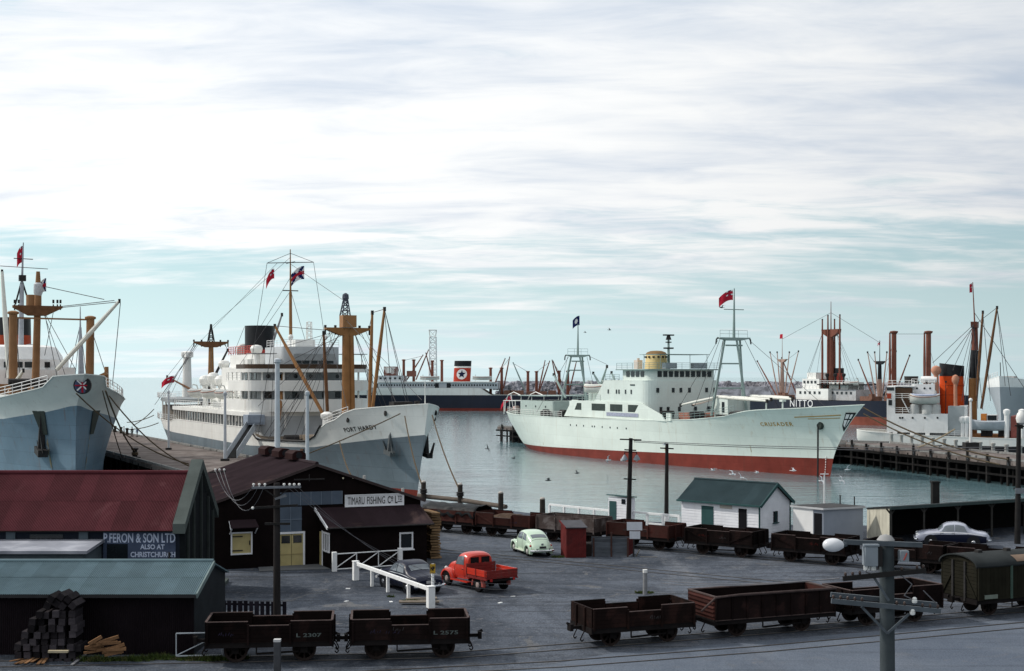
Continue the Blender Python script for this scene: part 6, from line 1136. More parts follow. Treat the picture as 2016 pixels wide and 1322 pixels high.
for i in range(5): part(MB().hexa([K1+V(.02,.0,.05+.215*i),K1+V(.06,0,.05+.215*i),K1+V(.52,1.5,.05+.215*i),K1+V(.48,1.5,.05+.215*i)],[K1+V(.02,.0,.25+.215*i),K1+V(.06,0,.25+.215*i),K1+V(.52,1.5,.25+.215*i),K1+V(.48,1.5,.25+.215*i)]),'plank',hutred,t,w=True)
part(MB().bb((K0.x-.45,83.7,.0),(K0.x-.05,84.9,.75)),'side_box',M('bin_dark',(.03,.025,.024),.8,.3),t,w=True); part(MB().bb((K0.x,85,.0),(K1.x+.4,85.06,1.05)),'back_boards',binm,t,w=True)
for x in(K0.x+.05,6.05,K1.x): part(MB().bb((x-.05,83.46,0),(x+.05,83.515,1.15 if x!=6.05 else 1.5)),'stake',M('stake_brown',(.07,.04,.035),.8,.3),t,w=True)
g=V(7.42,83.6,0); t=thing('notice_boards_post','two blank white notice boards one above the other on a post by the coal bin','notice board',tuple(g)); part(MB().box((0,.05,1.05),(.09,.08,2.1)),'post',dkgear,t)
o=part(MB().box((.05,0,1.85),(.93,.04,.5)),'board',M('notice_white',(.55,.58,.63),.6,.12,3.),t); part(MB().box((.07,0,1.31),(.64,.04,.46)),'board',M('notice_white'),t); part(MB().bar((.15,.05,0),(.32,-.3,.45),.06,.05).bar((.35,-.2,.02),(1.4,-.35,.02),.05,.03),'leaning_stick',M('stick_pale',(.3,.27,.22),.8,.3),t)
# ================================================================ railway wagons
wagred=M('wagon_red_oxide',(.050,.019,.016),.75,.35,1.5,rust=.3,rustcol=(.03,.015,.012),rnd=.4,col2=(.045,.020,.017),c2s=1.2,c2t=(.48,.62))
wagdark=M('wagon_dark_brown',(.009,.0058,.0055),.75,.35,1.5,rnd=.45,col2=(.020,.0105,.0095),c2s=1.3,c2t=(.54,.68))
waggrey=M('wagon_weathered',(.085,.065,.06),.8,.4,1.2,col2=(.15,.13,.125),c2s=1.3,c2t=(.5,.62))
wagin=M('wagon_inside',(.03,.02,.018),.85,.35,1.5); under=M('underframe_black',(.014,.012,.012),.7,.4,2.); edgew=M('worn_top_edge',(.085,.062,.058),.7,.35,3.)
chalk=M('chalk_lettering',(.10,.12,.115),.8,.3,6.)
def wheel_mesh():
    if 'w' in WIN: return WIN['w']
    mb=MB(); n=20
    for k in(0,):
        mb.lathe((0,0,0),[(.36,-.06),(.43,-.06),(.43,.05),(.46,.05),(.46,.075),(.36,.06),(.36,-.06)],n,ax='y'); mb.lathe((0,0,0),[(.02,-.09),(.11,-.09),(.11,.09),(.02,.09)],10,ax='y')
        for i in range(8): t=math.pi*i/4; mb.bar((.1*math.cos(t),0,.1*math.sin(t)),(.37*math.cos(t),0,.37*math.sin(t)),.06,.07)
    WIN['w']=mb.mesh('wheel',[M('wheel_rust',(.030,.022,.020),.7,.4)],True); return WIN['w']
def running_gear(t,L,wb,W):
    for sg in(-1,1): part(MB().bb((-L/2,sg*(W/2-.07)-.05,.62),(L/2,sg*(W/2-.07)+.05,.82)),'sole_bar',under,t)
    part(MB().bb((-L/2-.06,-W/2,.60),(-L/2,W/2,.84)),'headstock',under,t); part(MB().bb((L/2,-W/2,.60),(L/2+.06,W/2,.84)),'headstock',under,t)
    for x in(-wb/2,wb/2):
        part(MB().tube((x,-.75,.46),(x,.75,.46),.06,None,8),'axle',under,t)
        for y in(-.55,.55): inst(wheel_mesh(),'wheel',t,(x,y,.46),rz=0 if y>0 else math.pi)
        for sg in(-1,1):
            part(MB().bb((x-.14,sg*.78-.09,.36),(x+.14,sg*.78+.09,.6)).bar((x-.45,sg*.80,.66),(x,sg*.80,.60),.08,.07).bar((x,sg*.80,.60),(x+.45,sg*.80,.66),.08,.07).bar((x-.2,sg*.74,.3),(x-.2,sg*.74,.65),.05,.04).bar((x+.2,sg*.74,.3),(x+.2,sg*.74,.65),.05,.04),'axle_box',under,t)
    for sg in(-1,1):
        x=sg*(L/2+.06); part(MB().bar((x,0,.74),(x+sg*.42,0,.74),.12,.12).box((x+sg*.46,0,.76),(.14,.34,.28)).bar((x+sg*.40,.1,.84),(x+sg*.58,.1,.92),.08,.1),'coupler',under,t)
        for y in(-.35,.35): part(MB().path([(x,y,.62),(x+sg*.10,y,.45),(x+sg*.17,y,.3),(x+sg*.10,y,.22),(x+sg*.03,y,.3)],.025,5),'safety_hook',under,t)
    part(MB().bar((-.5,-.86,.35),(wb/2-.2,-.86,.42),.05,.07).bar((-.5,-.86,.35),(-.5,-.86,.7),.04,.05),'brake_lever',under,t)
def open_wagon(x,y,ang,label,L=4.6,W=2.15,top=1.62,drop=.28,mat=None,number=None,group=None,load=None,planks=5,edge=False,name='open_wagon',braced=None):
    t=thing(name,label,'wagon',(x,y,.03),ang,group); mat=mat or wagdark; z0=.84
    running_gear(t,L,min(2.6,L*.58),W)
    part(MB().bb((-L/2,-W/2,z0-.02),(L/2,W/2,z0+.04)),'floor',wagin,t)
    bays=[(-L/2,-L/6,top),(-L/6,L/6,top-drop),(L/6,L/2,top)]
    for sg in(-1,1):
        for a,b,zt in bays:
            mb=MB(); n=planks if zt==top else max(2,round(planks*(zt-z0)/(top-z0))); hh=(zt-z0)/n
            for i in range(n): mb.bb((a+.02,sg*W/2-.035,z0+hh*i+.006),(b-.02,sg*W/2+.035,z0+hh*(i+1)-.006))
            mb.bb((a+.025,sg*W/2-.02,z0+.01),(b-.025,sg*W/2+.015,zt-.012))
            o=part(mb,'side_panel',mat,t); part(MB().bb((a+.01,sg*W/2-.045,zt-.006),(b-.01,sg*W/2+.045,zt+.02)),'top_edge',edgew if (edge or sg<0) else under,o)
        for a in(-L/2+.05,-L/6,L/6,L/2-.05): part(MB().bb((a-.04,sg*(W/2+.035),z0-.1),(a+.04,sg*(W/2+.095),top-.08)),'stanchion',mat,t)
        if braced:
            for s_ in((-1,) if braced==1 else (-1,1)): part(MB().bar((s_*L/6,sg*(W/2+.06),z0+.05),(s_*(L/2-.08),sg*(W/2+.06),top-.1),.05,.08),'diagonal_brace',mat,t)
    for sg in(-1,1):
        mb=MB(); n=planks; hh=(top-z0)/n
        for i in range(n): mb.bb((sg*L/2-.035,-W/2+.04,z0+hh*i+.006),(sg*L/2+.035,W/2-.04,z0+hh*(i+1)-.006))
        mb.bb((sg*L/2-.02,-W/2+.045,z0+.01),(sg*L/2+.015,W/2-.045,top-.012)); o=part(mb,'end_panel',mat,t); part(MB().bb((sg*L/2-.045,-W/2+.05,top-.006),(sg*L/2+.045,W/2-.05,top+.02)),'top_edge',edgew if edge else mat,o)
        for y in(-.42,.42): part(MB().bb((sg*(L/2+.035),y-.05,z0-.15),(sg*(L/2+.105),y+.05,top-.03)),'end_stanchion',mat,t)
    if number: lettering(number,.2,(L/2-1.35,-W/2-.04,z0+.16),(1,0,0),(0,0,1),t,chalk,bold=.004,fit=.95,w=False,h=.15)
    for k in range(random.randint(1,3)):                 # chalked marks and scraped paint on the near side
        x0_=random.uniform(-L*.42,L*.3); z_=random.uniform(z0+.2,top-.45); col=random.choice((M('chalk_red',(.075,.014,.012),.8,.4,8.),M('chalk_violet',(.035,.03,.055),.8,.4,8.),M('chalk_grey',(.055,.052,.055),.8,.4,8.)))
        mb=MB()
        for j in range(random.randint(4,8)): mb.bar((x0_+.09*j,-W/2-.042,z_+random.uniform(-.03,.03)),(x0_+.09*j+random.uniform(-.03,.08),-W/2-.042,z_+random.uniform(.06,.16)),.004,.022)
        part(mb,'chalk_scrawl',col,t,kind='stuff')
    if load=='tarp':
        n,m=18,8; rows=[]
        for i in range(n+1):
            xx=-L/2-.08+(L+.16)*i/n; sagf=.10*math.sin(i*1.9)+.06*math.sin(i*.7+1); r=[]
            for j in range(m+1):
                s=j/m*2-1; yy=s*(W/2+.10); zz=top+.34*(1-abs(s)**2.2)+.05*math.sin(i*1.3+j*2)+.03
                if abs(s)>.99: yy=s*(W/2+.14); zz=top-.32-sagf*1.6
                r.append((xx,yy,zz))
            rows.append(r)
        mb=MB(); mb.loft(rows,False,False); o=part(mb,'tarpaulin',M('black_tarpaulin',(.018,.02,.022),.55,.35,1.,bump=.03,bs=2.5),t,smooth=True); md=o.modifiers.new('thickness','SOLIDIFY'); md.thickness=.02
    if load=='coal':
        mb=MB(); n=12; rows=[[(-L/2+.08+(L-.16)*i/n,-W/2+.08+(W-.16)*j/6,1.1+.45*math.sin(math.pi*j/6)*math.sin(math.pi*i/n)+random.uniform(-.05,.08)) for j in range(7)] for i in range(n+1)]; mb.loft(rows,False,False); part(mb,'scrap_load',M('scrap_brown',(.085,.06,.045),.9,.5,3.),t)
    return t
def along(px,y0=None): 
    r=(px-CX)/F; X_=(BACK0.y-.7234*0+.7234*BACK0.x)*r/(1+.7234*r); return X_,BACK0.y-.7234*(X_-BACK0.x)
bang=math.atan2(BDIR.y,BDIR.x)
grp='open wagons standing on the track along the quay'
for px,lab,kw in((900,'open wagon covered by a sagging black tarpaulin at the left end of the quay train',dict(load='tarp',mat=wagred,drop=0)),
    (1008,'rusty low-sided open wagon second from the tarpaulin end of the quay train',dict(mat=wagred,load='coal',braced=1)),
    (1130,'weathered grey-brown open wagon behind the pale green car and red hut',dict(mat=waggrey,drop=.0,top=1.72)),
    (1272,'red open wagon right behind the white notice boards',dict(mat=wagred,drop=.34)),
    (1430,'dark open wagon standing in front of the white weatherboard building',dict(mat=wagdark,drop=.08,braced=2)),
    (1605,'dark open wagon behind the globe street lamp',dict(mat=wagdark,drop=.12,braced=1)),
    (1790,'dark open wagon behind the transformer pole in front of the open garage',dict(mat=wagdark,drop=.34)),
    (1960,'dark open wagon at the right edge beyond the box van',dict(mat=wagdark,drop=.2))):
    X_,Y_=along(px); open_wagon(X_,Y_,bang,lab,group=grp,**kw)
def fr(px):                                             # point and angle on the front track for a photo column
    r=(px-CX)/F; lo,hi=-24.,40.
    for _ in range(40):
        m_=(lo+hi)/2
        if m_/fy(m_)<r: lo=m_
        else: hi=m_
    return lo,fy(lo),math.atan2(fy(lo+1.6)-fy(lo-1.6),3.2)
grp='open wagons on the front track'
x,y,a=fr(534); open_wagon(x,y,a,'dark open wagon on the left of the front track with a lowered middle door',L=4.75,drop=.16,number='L 2307',group=grp,edge=True)
x,y,a=fr(806); open_wagon(x,y,a,'open wagon second from the left on the front track ending at a free coupler',L=4.5,drop=.24,number='L 2575',group=grp,edge=True)
x,y,a=fr(1246); open_wagon(x,y,a,'brown open wagon with dropped middle boards standing alone end right of the yard gap',L=4.6,drop=.20,mat=M('wagon_mid_brown',(.013,.0078,.007),.75,.35,1.5,col2=(.026,.013,.011),c2s=1.3,c2t=(.5,.62)),group=grp)
# long wagon with ribbed ends
x,y,a=fr(1500); L,W,top=5.9,2.25,1.78
t=thing('high_sided_wagon','longer dark high-sided wagon with ribbed steel ends in the right foreground','wagon',(x,y,.03),a,grp); running_gear(t,L,3.2,W)
part(MB().bb((-L/2,-W/2,.82),(L/2,W/2,.88)),'floor',wagin,t)
for sg in(-1,1):
    part(MB().bb((-L/2,sg*W/2-.03,.84),(L/2,sg*W/2+.03,top)),'side_panel',wagdark,t); part(MB().bb((-L/2-.02,sg*W/2-.06,top),(L/2+.02,sg*W/2+.07,top+.05)),'top_edge',edgew,t); part(MB().bb((-L/2,sg*W/2-.035,.80),(L/2,sg*W/2+.045,.835)),'bottom_edge',edgew,t)
    for i in range(9): xx=-L/2+.05+i*(L-.1)/8; part(MB().bb((xx-.04,sg*(W/2+.03),.84),(xx+.04,sg*(W/2+.085),top-.002)),'side_rib',wagdark,t)
for sg in(-1,1):
    part(MB().bb((sg*L/2-.03,-W/2+.03,.84),(sg*L/2+.02,W/2-.03,top)),'end_panel',wagred,t); part(MB().bb((sg*L/2-.05,-W/2,top+.002),(sg*L/2+.06,W/2,top+.052)),'top_edge',edgew,t)
    for i in range(5): part(MB().tube((sg*(L/2+.03),-W/2+.06,.98+.17*i),(sg*(L/2+.03),W/2-.06,.98+.17*i),.055,None,8),'end_rib',wagred,t)
part(MB().path([(-L/2-.5,-W/2+.3,1.2),(-L/2-.05,-W/2-.1,top+.02),(-L/2+1.2,-W/2-.12,top+.08),(L/2,-W/2-.1,top+.07)],.05,6),'tarpaulin_bar',edgew,t)
x,y,a=fr(1737); open_wagon(x,y,a,'open wagon with a pale top edge behind the transformer pole next to the box van',L=4.9,drop=.30,top=1.66,group=grp,edge=True,planks=4)
# ventilated box van
x,y,a=fr(1982); L,W=5.6,2.3
t=thing('box_van','olive-brown railway box van with an arched dark roof at the right edge','wagon',(x,y,.03),a); running_gear(t,L,3.2,W)
van=M('van_olive',(.018,.017,.012),.75,.3,1.5,rust=.2); vang=M('van_green_post',(.055,.085,.07),.7,.2)
for sg in(-1,1):
    n=24
    for i in range(n): xx=-L/2+L*i/n; part(MB().bb((xx+.006,sg*W/2-.03,.86),(xx+L/n-.006,sg*W/2+.03,2.35)),'side_board',M('van_board',(.017,.016,.011),.75,.3,1.5,rnd=.2),t)
    for xx in(-L/2+.05,-.85,.85,L/2-.05): part(MB().bb((xx-.06,sg*(W/2+.03),.8),(xx+.06,sg*(W/2+.08),2.36)),'post',vang if abs(xx)<1 else van,t)
    part(MB().bb((-L/2,sg*W/2-.04,.80),(L/2,sg*W/2+.05,.858)),'sill',van,t)
for sg in(-1,1):
    for i in range(10): 
        z=.86+i*.165; part(MB().bb((sg*L/2-.03,-W/2+.03,z+.004),(sg*L/2+.03,W/2-.03,z+.155)),'end_louvre',van,t)
    part(MB().extr([(sg*L/2-.03,-W/2,2.5)]+[(sg*L/2-.03,W/2*math.sin(R(k)),2.37+.42*(math.cos(R(k)))) for k in range(-90,91,15)]+[(sg*L/2-.03,W/2,2.36)],(.06,0,0)),'end_top',van,t)
    for y_ in(-.4,.4): part(MB().bb((sg*(L/2+.03),y_-.05,.7),(sg*(L/2+.10),y_+.05,2.5)),'end_stanchion',dkgear,t)
    part(MB().bar((sg*(L/2+.06),-W/2+.05,.9),(sg*(L/2+.06),-.45,1.9),.06,.06).bar((sg*(L/2+.06),W/2-.05,.9),(sg*(L/2+.06),.45,1.9),.06,.06),'end_brace',van,t)
rows=[[(xx,(W/2+.10)*math.sin(R(k)),2.34+.47*math.cos(R(k))) for k in range(-90,91,10)] for xx in(-L/2-.15,L/2+.15)]; rows2=[[(p[0],p[1]*.97,p[2]-.06) for p in r] for r in rows]
part(MB().loft([a_+list(reversed(b_)) for a_,b_ in zip(rows,rows2)]),'roof',M('van_roof',(.030,.034,.035),.7,.3,1.),t,smooth=True)
part(MB().loft([[(xx,(W/2+.115)*math.sin(R(k)),2.347+.475*math.cos(R(k))) for k in range(-74,-36,6)] for xx in(-.55,.9)],False,False),'roof_patch',M('roof_patch_tan',(.20,.145,.11),.8,.2),t)
for xx in(-1.7,0.,1.7): part(MB().box((xx,0,2.86),(.25,.25,.14)),'roof_vent',dkgear,t)
part(MB().bb((-L/2+.35,-W/2-.09,.86),(-L/2+1.1,-W/2-.05,1.04)),'label_board',M('label_green',(.17,.20,.17),.8,.2),t)
# ================================================================ road vehicles
class Shell:
    """half cross-sections along x, bottom to roof line, smoothly joined; windows are patches lifted off the skin"""
    def __init__(s,st): s.st=st
    def pt(s,x,t):
        st=s.st
        for i in range(len(st)-1):
            if st[i][0]<=x<=st[i+1][0] or i==len(st)-2:
                k=(x-st[i][0])/(st[i+1][0]-st[i][0]); k=max(0.,min(1.,k)); break
        def sec(r):
            n=len(r)-1; q=t*n; j=min(n-1,int(q)); f=q-j; p0=r[max(0,j-1)]; p1=r[j]; p2=r[j+1]; p3=r[min(n,j+2)] if j+2<=n else (-r[n-1][0],r[n-1][1])
            def cr(a,b,c,d): return .5*((2*b)+(-a+c)*f+(2*a-5*b+4*c-d)*f*f+(-a+3*b-3*c+d)*f**3)
            return cr(p0[0],p1[0],p2[0],p3[0]),cr(p0[1],p1[1],p2[1],p3[1])
        im,ip=max(0,i-1),min(len(st)-1,i+2); A=[sec(st[j][1]) for j in(im,i,i+1,ip)]
        def h(c):
            a,b,d,e=[q[c] for q in A]; m0=(d-a)/2 if im!=i else (d-b); m1=(e-b)/2 if ip!=i+1 else (d-b)
            lo=min(b,d); hi=max(b,d); val=(2*k**3-3*k**2+1)*b+(k**3-2*k**2+k)*m0*.8+(-2*k**3+3*k**2)*d+(k**3-k**2)*m1*.8
            return val
        return h(0),h(1)
    def mesh(s,mb,nx=44,nt=18):
        x0,x1=s.st[0][0],s.st[-1][0]
        for sg in(-1,1):
            vs=[]
            for i in range(nx+1):
                x=x0+(x1-x0)*i/nx
                for j in range(nt+1): y,z=s.pt(x,j/nt); vs.append((x,sg*max(0,y) if j<nt else 0,z))
            mb.add(vs,[(i*(nt+1)+j,(i+1)*(nt+1)+j,(i+1)*(nt+1)+j+1,i*(nt+1)+j+1) for i in range(nx) for j in range(nt)])
            e=[(x0,sg*max(0,s.pt(x0,j/nt)[0]),s.pt(x0,j/nt)[1]) for j in range(nt+1)]; mb.add(e+[(x0,0,s.pt(x0,0)[1])],[tuple(range(nt+2))])
            e=[(x1,sg*max(0,s.pt(x1,j/nt)[0]),s.pt(x1,j/nt)[1]) for j in range(nt+1)]; mb.add(e+[(x1,0,s.pt(x1,0)[1])],[tuple(range(nt+2))])
        return mb
    def patch(s,mb,sides,f,o=.014,nx=10,nt=6):
        """f(a,b) -> (x,t) for a,b in 0..1"""
        for sg in sides:
            vs=[]
            for i in range(nx+1):
                for j in range(nt+1):
                    x,t=f(i/nx,j/nt); y,z=s.pt(x,t); e=.012; y1,z1=s.pt(x,min(1,t+e)); y0,z0=s.pt(x,max(0,t-e)); ya,za=s.pt(x+e,t); yb,zb=s.pt(x-e,t)
                    n=V(2*e,ya-yb,za-zb).cross(V(0,y1-y0,z1-z0)); n.normalize()
                    if n.y<-.2 or (abs(n.y)<=.2 and n.z<0): n=-n
                    vs.append((x+n.x*o,sg*max(0.,y+n.y*o),z+n.z*o))
            mb.add(vs,[(i*(nt+1)+j,(i+1)*(nt+1)+j,(i+1)*(nt+1)+j+1,i*(nt+1)+j+1) for i in range(nx) for j in range(nt)])
        return mb
def lerp(a,b,t): return a+(b-a)*t
def quadf(c): # c: four (x,t): p00,p10,p11,p01
    return lambda a,b:(lerp(lerp(c[0][0],c[1][0],a),lerp(c[3][0],c[2][0],a),b),lerp(lerp(c[0][1],c[1][1],a),lerp(c[3][1],c[2][1],a),b))
carglass=M('car_glass',(.13,.155,.18),.06,.3,2.5,spec=.7)  # base colour lightened to carry a painted sky reflection
def car_wheel(t,x,y,r,w,hub):
    sg=1 if y>0 else -1
    o=part(MB().lathe((x,y,r),[(r*.6,-w/2),(r*.93,-w/2),(r,-w*.3),(r,w*.3),(r*.93,w/2),(r*.6,w/2)],22,ax='y'),'wheel',rubber,t,smooth=True)
    part(MB().lathe((x,y+sg*w*.36,r),[(.02,sg*.07),(r*.28,sg*.06),(r*.36,sg*.03),(r*.60,sg*.015),(r*.63,-sg*.04)],18,ax='y'),'hub_cap',hub,o,smooth=True)
    return o
def fender(x,y,r,w,mat,t,z=None,drop=.0,a0=-10,a1=190,bulge=.05,stretch=1.,name='fender'):
    """rounded mudguard over a wheel"""
    rings=[]; sg=1 if y>0 else -1
    for k in range(17):
        a=R(a0+(a1-a0)*k/16); c,s=math.cos(a)*stretch,math.sin(a); R0=r
        rings.append([(x+c*R0,y-sg*w/2,(z or r*.85)+s*R0),(x+c*(R0+.10),y-sg*w*.35,(z or r*.85)+s*(R0+.10)),(x+c*(R0+.12+bulge*.3),y+sg*w*.05,(z or r*.85)+s*(R0+.12)),(x+c*(R0+.08),y+sg*w*.42,(z or r*.85)+s*(R0+.07)),(x+c*(R0-.02),y+sg*w/2,(z or r*.85)+s*(R0-.02))])
    return part(MB().loft(rings,True,True),name,mat,t,smooth=True)
def place(name,label,rear,front,wb,group=None,cat='car'):
    """rear and front: ground contact of the left wheels; returns thing with x forward, y left, origin mid wheelbase"""
    h=(front-rear).normalized(); return thing(name,label,cat,(0,0,0),0,group),h
# ---- pale green beetle-backed car
beet=M('pale_green_car_paint',(.50,.64,.50),.28,.06,1.5,spec=.5,coat=.4)
rl,fl=G(1041,1096),G(1013,1086); h=(fl-rl); h.z=0; h.normalize(); lft=V(-h.y,h.x,0); c0=(rl+fl)/2-lft*.66
t=thing('small_car','pale green beetle-shaped car parked beside the narrow red hut','car',(c0.x,c0.y,0),math.atan2(h.y,h.x))
sh=Shell([(-1.98,[(.30,.30),(.40,.36),(.42,.46),(.30,.54),(0,.56)]),(-1.82,[(.52,.28),(.60,.42),(.58,.60),(.40,.74),(0,.78)]),(-1.5,[(.62,.27),(.68,.45),(.66,.72),(.50,.98),(0,1.04)]),(-1.1,[(.66,.27),(.72,.50),(.70,.84),(.55,1.19),(0,1.27)]),(-.6,[(.68,.27),(.74,.52),(.72,.90),(.58,1.36),(0,1.44)]),(-.1,[(.68,.27),(.74,.52),(.73,.92),(.59,1.41),(0,1.50)]),(.3,[(.68,.27),(.74,.52),(.73,.92),(.58,1.38),(0,1.47)]),(.52,[(.67,.27),(.73,.52),(.72,.92),(.57,1.30),(0,1.38)]),(.80,[(.64,.27),(.70,.5),(.69,.86),(.55,.97),(0,1.06)]),(1.15,[(.55,.27),(.60,.48),(.58,.78),(.42,.93),(0,.98)]),(1.6,[(.42,.28),(.47,.42),(.45,.62),(.32,.76),(0,.80)]),(1.95,[(.26,.30),(.30,.36),(.28,.45),(.18,.52),(0,.54)])])
part(sh.mesh(MB()),'body',beet,t,smooth=True)
part(sh.patch(MB(),(-1,1),quadf([(-1.34,.79),(-1.02,.80),(-1.02,1.),(-1.34,1.)])),'rear_window',carglass,t,smooth=True)
for sg in(-1,1):
    part(sh.patch(MB(),(sg,),quadf([(-.95,.53),(-.42,.53),(-.42,.72),(-.78,.72)])),'quarter_window',carglass,t,smooth=True); part(sh.patch(MB(),(sg,),quadf([(-.30,.53),(.50,.53),(.34,.72),(-.30,.73)])),'side_window',carglass,t,smooth=True)
part(sh.patch(MB(),(-1,1),quadf([(.60,.70),(.78,.62),(.78,1.),(.60,1.)])),'windscreen',carglass,t,smooth=True)
for sg in(-1,1):
    for x0_ in(-.36,.56): part(sh.patch(MB(),(sg,),quadf([(x0_,.06),(x0_+.02,.06),(x0_+.02,.52),(x0_,.52)]),.006,1,8),'door_gap',rubber,t)
part(sh.patch(MB(),(-1,1),quadf([(-1.50,.60),(-1.48,.60),(-1.48,1.),(-1.50,1.)]),.006,1,8),'lid_gap',rubber,t)
for x in(-1.2,1.2):
    for y in(-.66,.66):
        car_wheel(t,x,y,.32,.16,M('hub_cream',(.50,.50,.46),.4,.1)); fender(x,y,.37,.26,beet,t,.32,a0=-18,a1=198,stretch=1.18)
for x,w_ in((-2.03,1.5),(2.02,1.45)): part(MB().path([(x+(.16 if x<0 else -.16),-w_/2,.40),(x,-w_/2+.22,.40),(x,w_/2-.22,.40),(x+(.16 if x<0 else -.16),w_/2,.40)],.055,8).tube((x,-.4,.34),(x,-.4,.55),.04,None,6).tube((x,.4,.34),(x,.4,.55),.04,None,6),'bumper',chrome,t,smooth=True)
for y in(-.66,.66):
    part(MB().ball((-1.60,y,.66),.075,8),'tail_lamp',M('tail_lamp_red',(.4,.02,.02),.3,.1),t,smooth=True); part(MB().ball((1.66,y,.62),.11,8),'headlamp',M('headlamp_glass',(.6,.62,.62),.1,.05,spec=.6),t,smooth=True)
    part(MB().bar((-.78,y*1.13,.28),(.80,y*1.13,.28),.2,.04),'running_board',M('board_cream',(.55,.60,.5),.5,.1),t)
part(MB().box((-1.97,0,.60),(.05,.42,.13)),'number_plate',M('plate_dark',(.04,.04,.04),.5,.2),t); part(MB().box((-1.86,0,.78),(.07,.14,.10)),'plate_lamp',chrome,t)
# ---- red pickup truck
truck=M('red_truck_paint',(.52,.035,.018),.33,.10,1.2,spec=.5,coat=.25); trdark=M('worn_shaded_red_boards',(.20,.03,.028),.7,.3,2.,col2=(.12,.04,.035),c2s=2.,c2t=(.5,.65))
rl,fl=G(942,1166),G(883,1152.5); h=(fl-rl); h.z=0; h.normalize(); lft=V(-h.y,h.x,0); c0=(rl+fl)/2-lft*.76; tang=math.atan2(h.y,h.x)
t=thing('pickup_truck','bright red flat-deck pickup truck parked in the yard','truck',(c0.x,c0.y,0),tang)
sh=Shell([(-.42,[(.66,.55),(.74,.72),(.75,1.10),(.66,1.62),(0,1.72)]),(-.30,[(.70,.52),(.79,.72),(.79,1.12),(.69,1.70),(0,1.82)]),(.0,[(.72,.50),(.81,.72),(.81,1.14),(.70,1.75),(0,1.87)]),(.35,[(.72,.50),(.81,.72),(.81,1.14),(.68,1.72),(0,1.84)]),(.58,[(.71,.50),(.80,.72),(.80,1.14),(.65,1.60),(0,1.72)]),(.92,[(.66,.50),(.76,.72),(.74,1.12),(.52,1.22),(0,1.27)]),(1.3,[(.50,.50),(.54,.72),(.52,1.06),(.36,1.20),(0,1.25)]),(1.75,[(.44,.5),(.47,.72),(.45,1.0),(.30,1.15),(0,1.20)]),(1.98,[(.36,.5),(.40,.7),(.38,.92),(.26,1.02),(0,1.06)])])
part(sh.mesh(MB()),'cab',truck,t,smooth=True)
for sg in(-1,1):
    part(sh.patch(MB(),(sg,),quadf([(-.12,.54),(.66,.54),(.50,.70),(-.12,.71)])),'side_window',carglass,t,smooth=True)
    part(MB().bb((-.435,sg*.10,1.34),(-.415,sg*.56,1.60)),'rear_window',carglass,t); part(MB().bb((-.445,sg*.08,1.31),(-.425,sg*.585,1.635)),'window_rubber',rubber,t)
part(sh.patch(MB(),(-1,1),quadf([(.63,.68),(.86,.62),(.86,1.),(.63,1.)])),'windscreen',carglass,t,smooth=True)
for sg in(-1,1):
    for x0_ in(-.16,.74): part(sh.patch(MB(),(sg,),quadf([(x0_,.08),(x0_+.02,.08),(x0_+.02,.54),(x0_,.54)]),.006,1,8),'door_gap',rubber,t)
    part(MB().box((-.02,sg*.825,1.02),(.14,.03,.03)),'door_handle',chrome,t)
for y in(-.76,.76):
    car_wheel(t,1.45,y,.37,.19,M('hub_worn',(.38,.30,.28),.5,.2)); car_wheel(t,-1.45,y,.37,.19,M('hub_worn')); fender(1.45,y*.92,.42,.42,truck,t,.40,a0=-22,a1=178,stretch=1.12); fender(-1.45,y*1.02,.43,.24,M('faded_red_fender',(.36,.09,.075),.6,.2),t,.38,a0=-8,a1=188)
    part(MB().bar((-.6,y*1.02,.40),(1.0,y*1.02,.40),.3,.05),'running_board',truck,t); part(MB().ball((1.86,y*.80,.86),.10,8),'headlamp',M('headlamp_glass'),t,smooth=True)
part(MB().bb((-2.1,-.35,.5),(1.7,-.27,.64)).bb((-2.1,.27,.5),(1.7,.35,.64)).tube((-1.45,-.7,.4),(-1.45,.7,.4),.06,None,8).lathe((-1.45,0,.4),[(.05,-.18),(.17,-.1),(.17,.1),(.05,.18)],10,ax='y'),'chassis',under,t)
dx0,dx1,dw,dz=-2.42,-.52,.95,.86
part(MB().bb((dx0,-dw,dz-.10),(dx1,dw,dz)),'deck_floor',trdark,t)
for sg in(-1,1):
    for i in range(2): part(MB().bb((dx0+.02,sg*dw-.025,dz+.01+.165*i),(dx1-.02,sg*dw+.025,dz+.165*(i+1))),'side_board',truck if True else trdark,t)
    part(MB().bb((dx0,sg*dw-.05,dz-.16),(dx1,sg*dw+.03,dz-.101)),'deck_rail',trdark,t)
    for x in(dx0+.1,(dx0+dx1)/2,dx1-.1): part(MB().box((x,sg*(dw+.035),dz+.16),(.06,.03,.36)),'strap',trdark,t)
for i in range(2): part(MB().bb((dx0-.025,-dw,dz+.01+.165*i),(dx0+.018,dw,dz+.165*(i+1))),'tail_board',trdark,t)  # tail boards in darker red, shade of the rear put into the colour
for i in range(3): part(MB().bb((dx1-.02,-dw+.05,dz+.02+.16*i),(dx1+.03,dw-.05,dz+.02+.16*i+.145)),'head_board',trdark,t)
for y in(-.85,-.3,.3,.85): part(MB().bb((dx1+.03,y-.04,dz-.1),(dx1+.08,y+.04,dz+.50)),'head_post',trdark,t)
part(MB().bb((dx0-.03,-.8,.62),(dx0+.05,.8,.72)),'rear_crossbar',under,t); 
for y in(-.7,.7): part(MB().box((dx0-.05,y,.70),(.05,.12,.12)),'tail_lamp',M('tail_lamp_red'),t)
part(MB().bb((1.98,-.75,.50),(2.06,.75,.62)),'bumper',M('bumper_worn',(.3,.1,.09),.5,.2),t); part(MB().bb((1.95,-.34,.6),(2.0,.34,.95)),'grille',chrome,t)
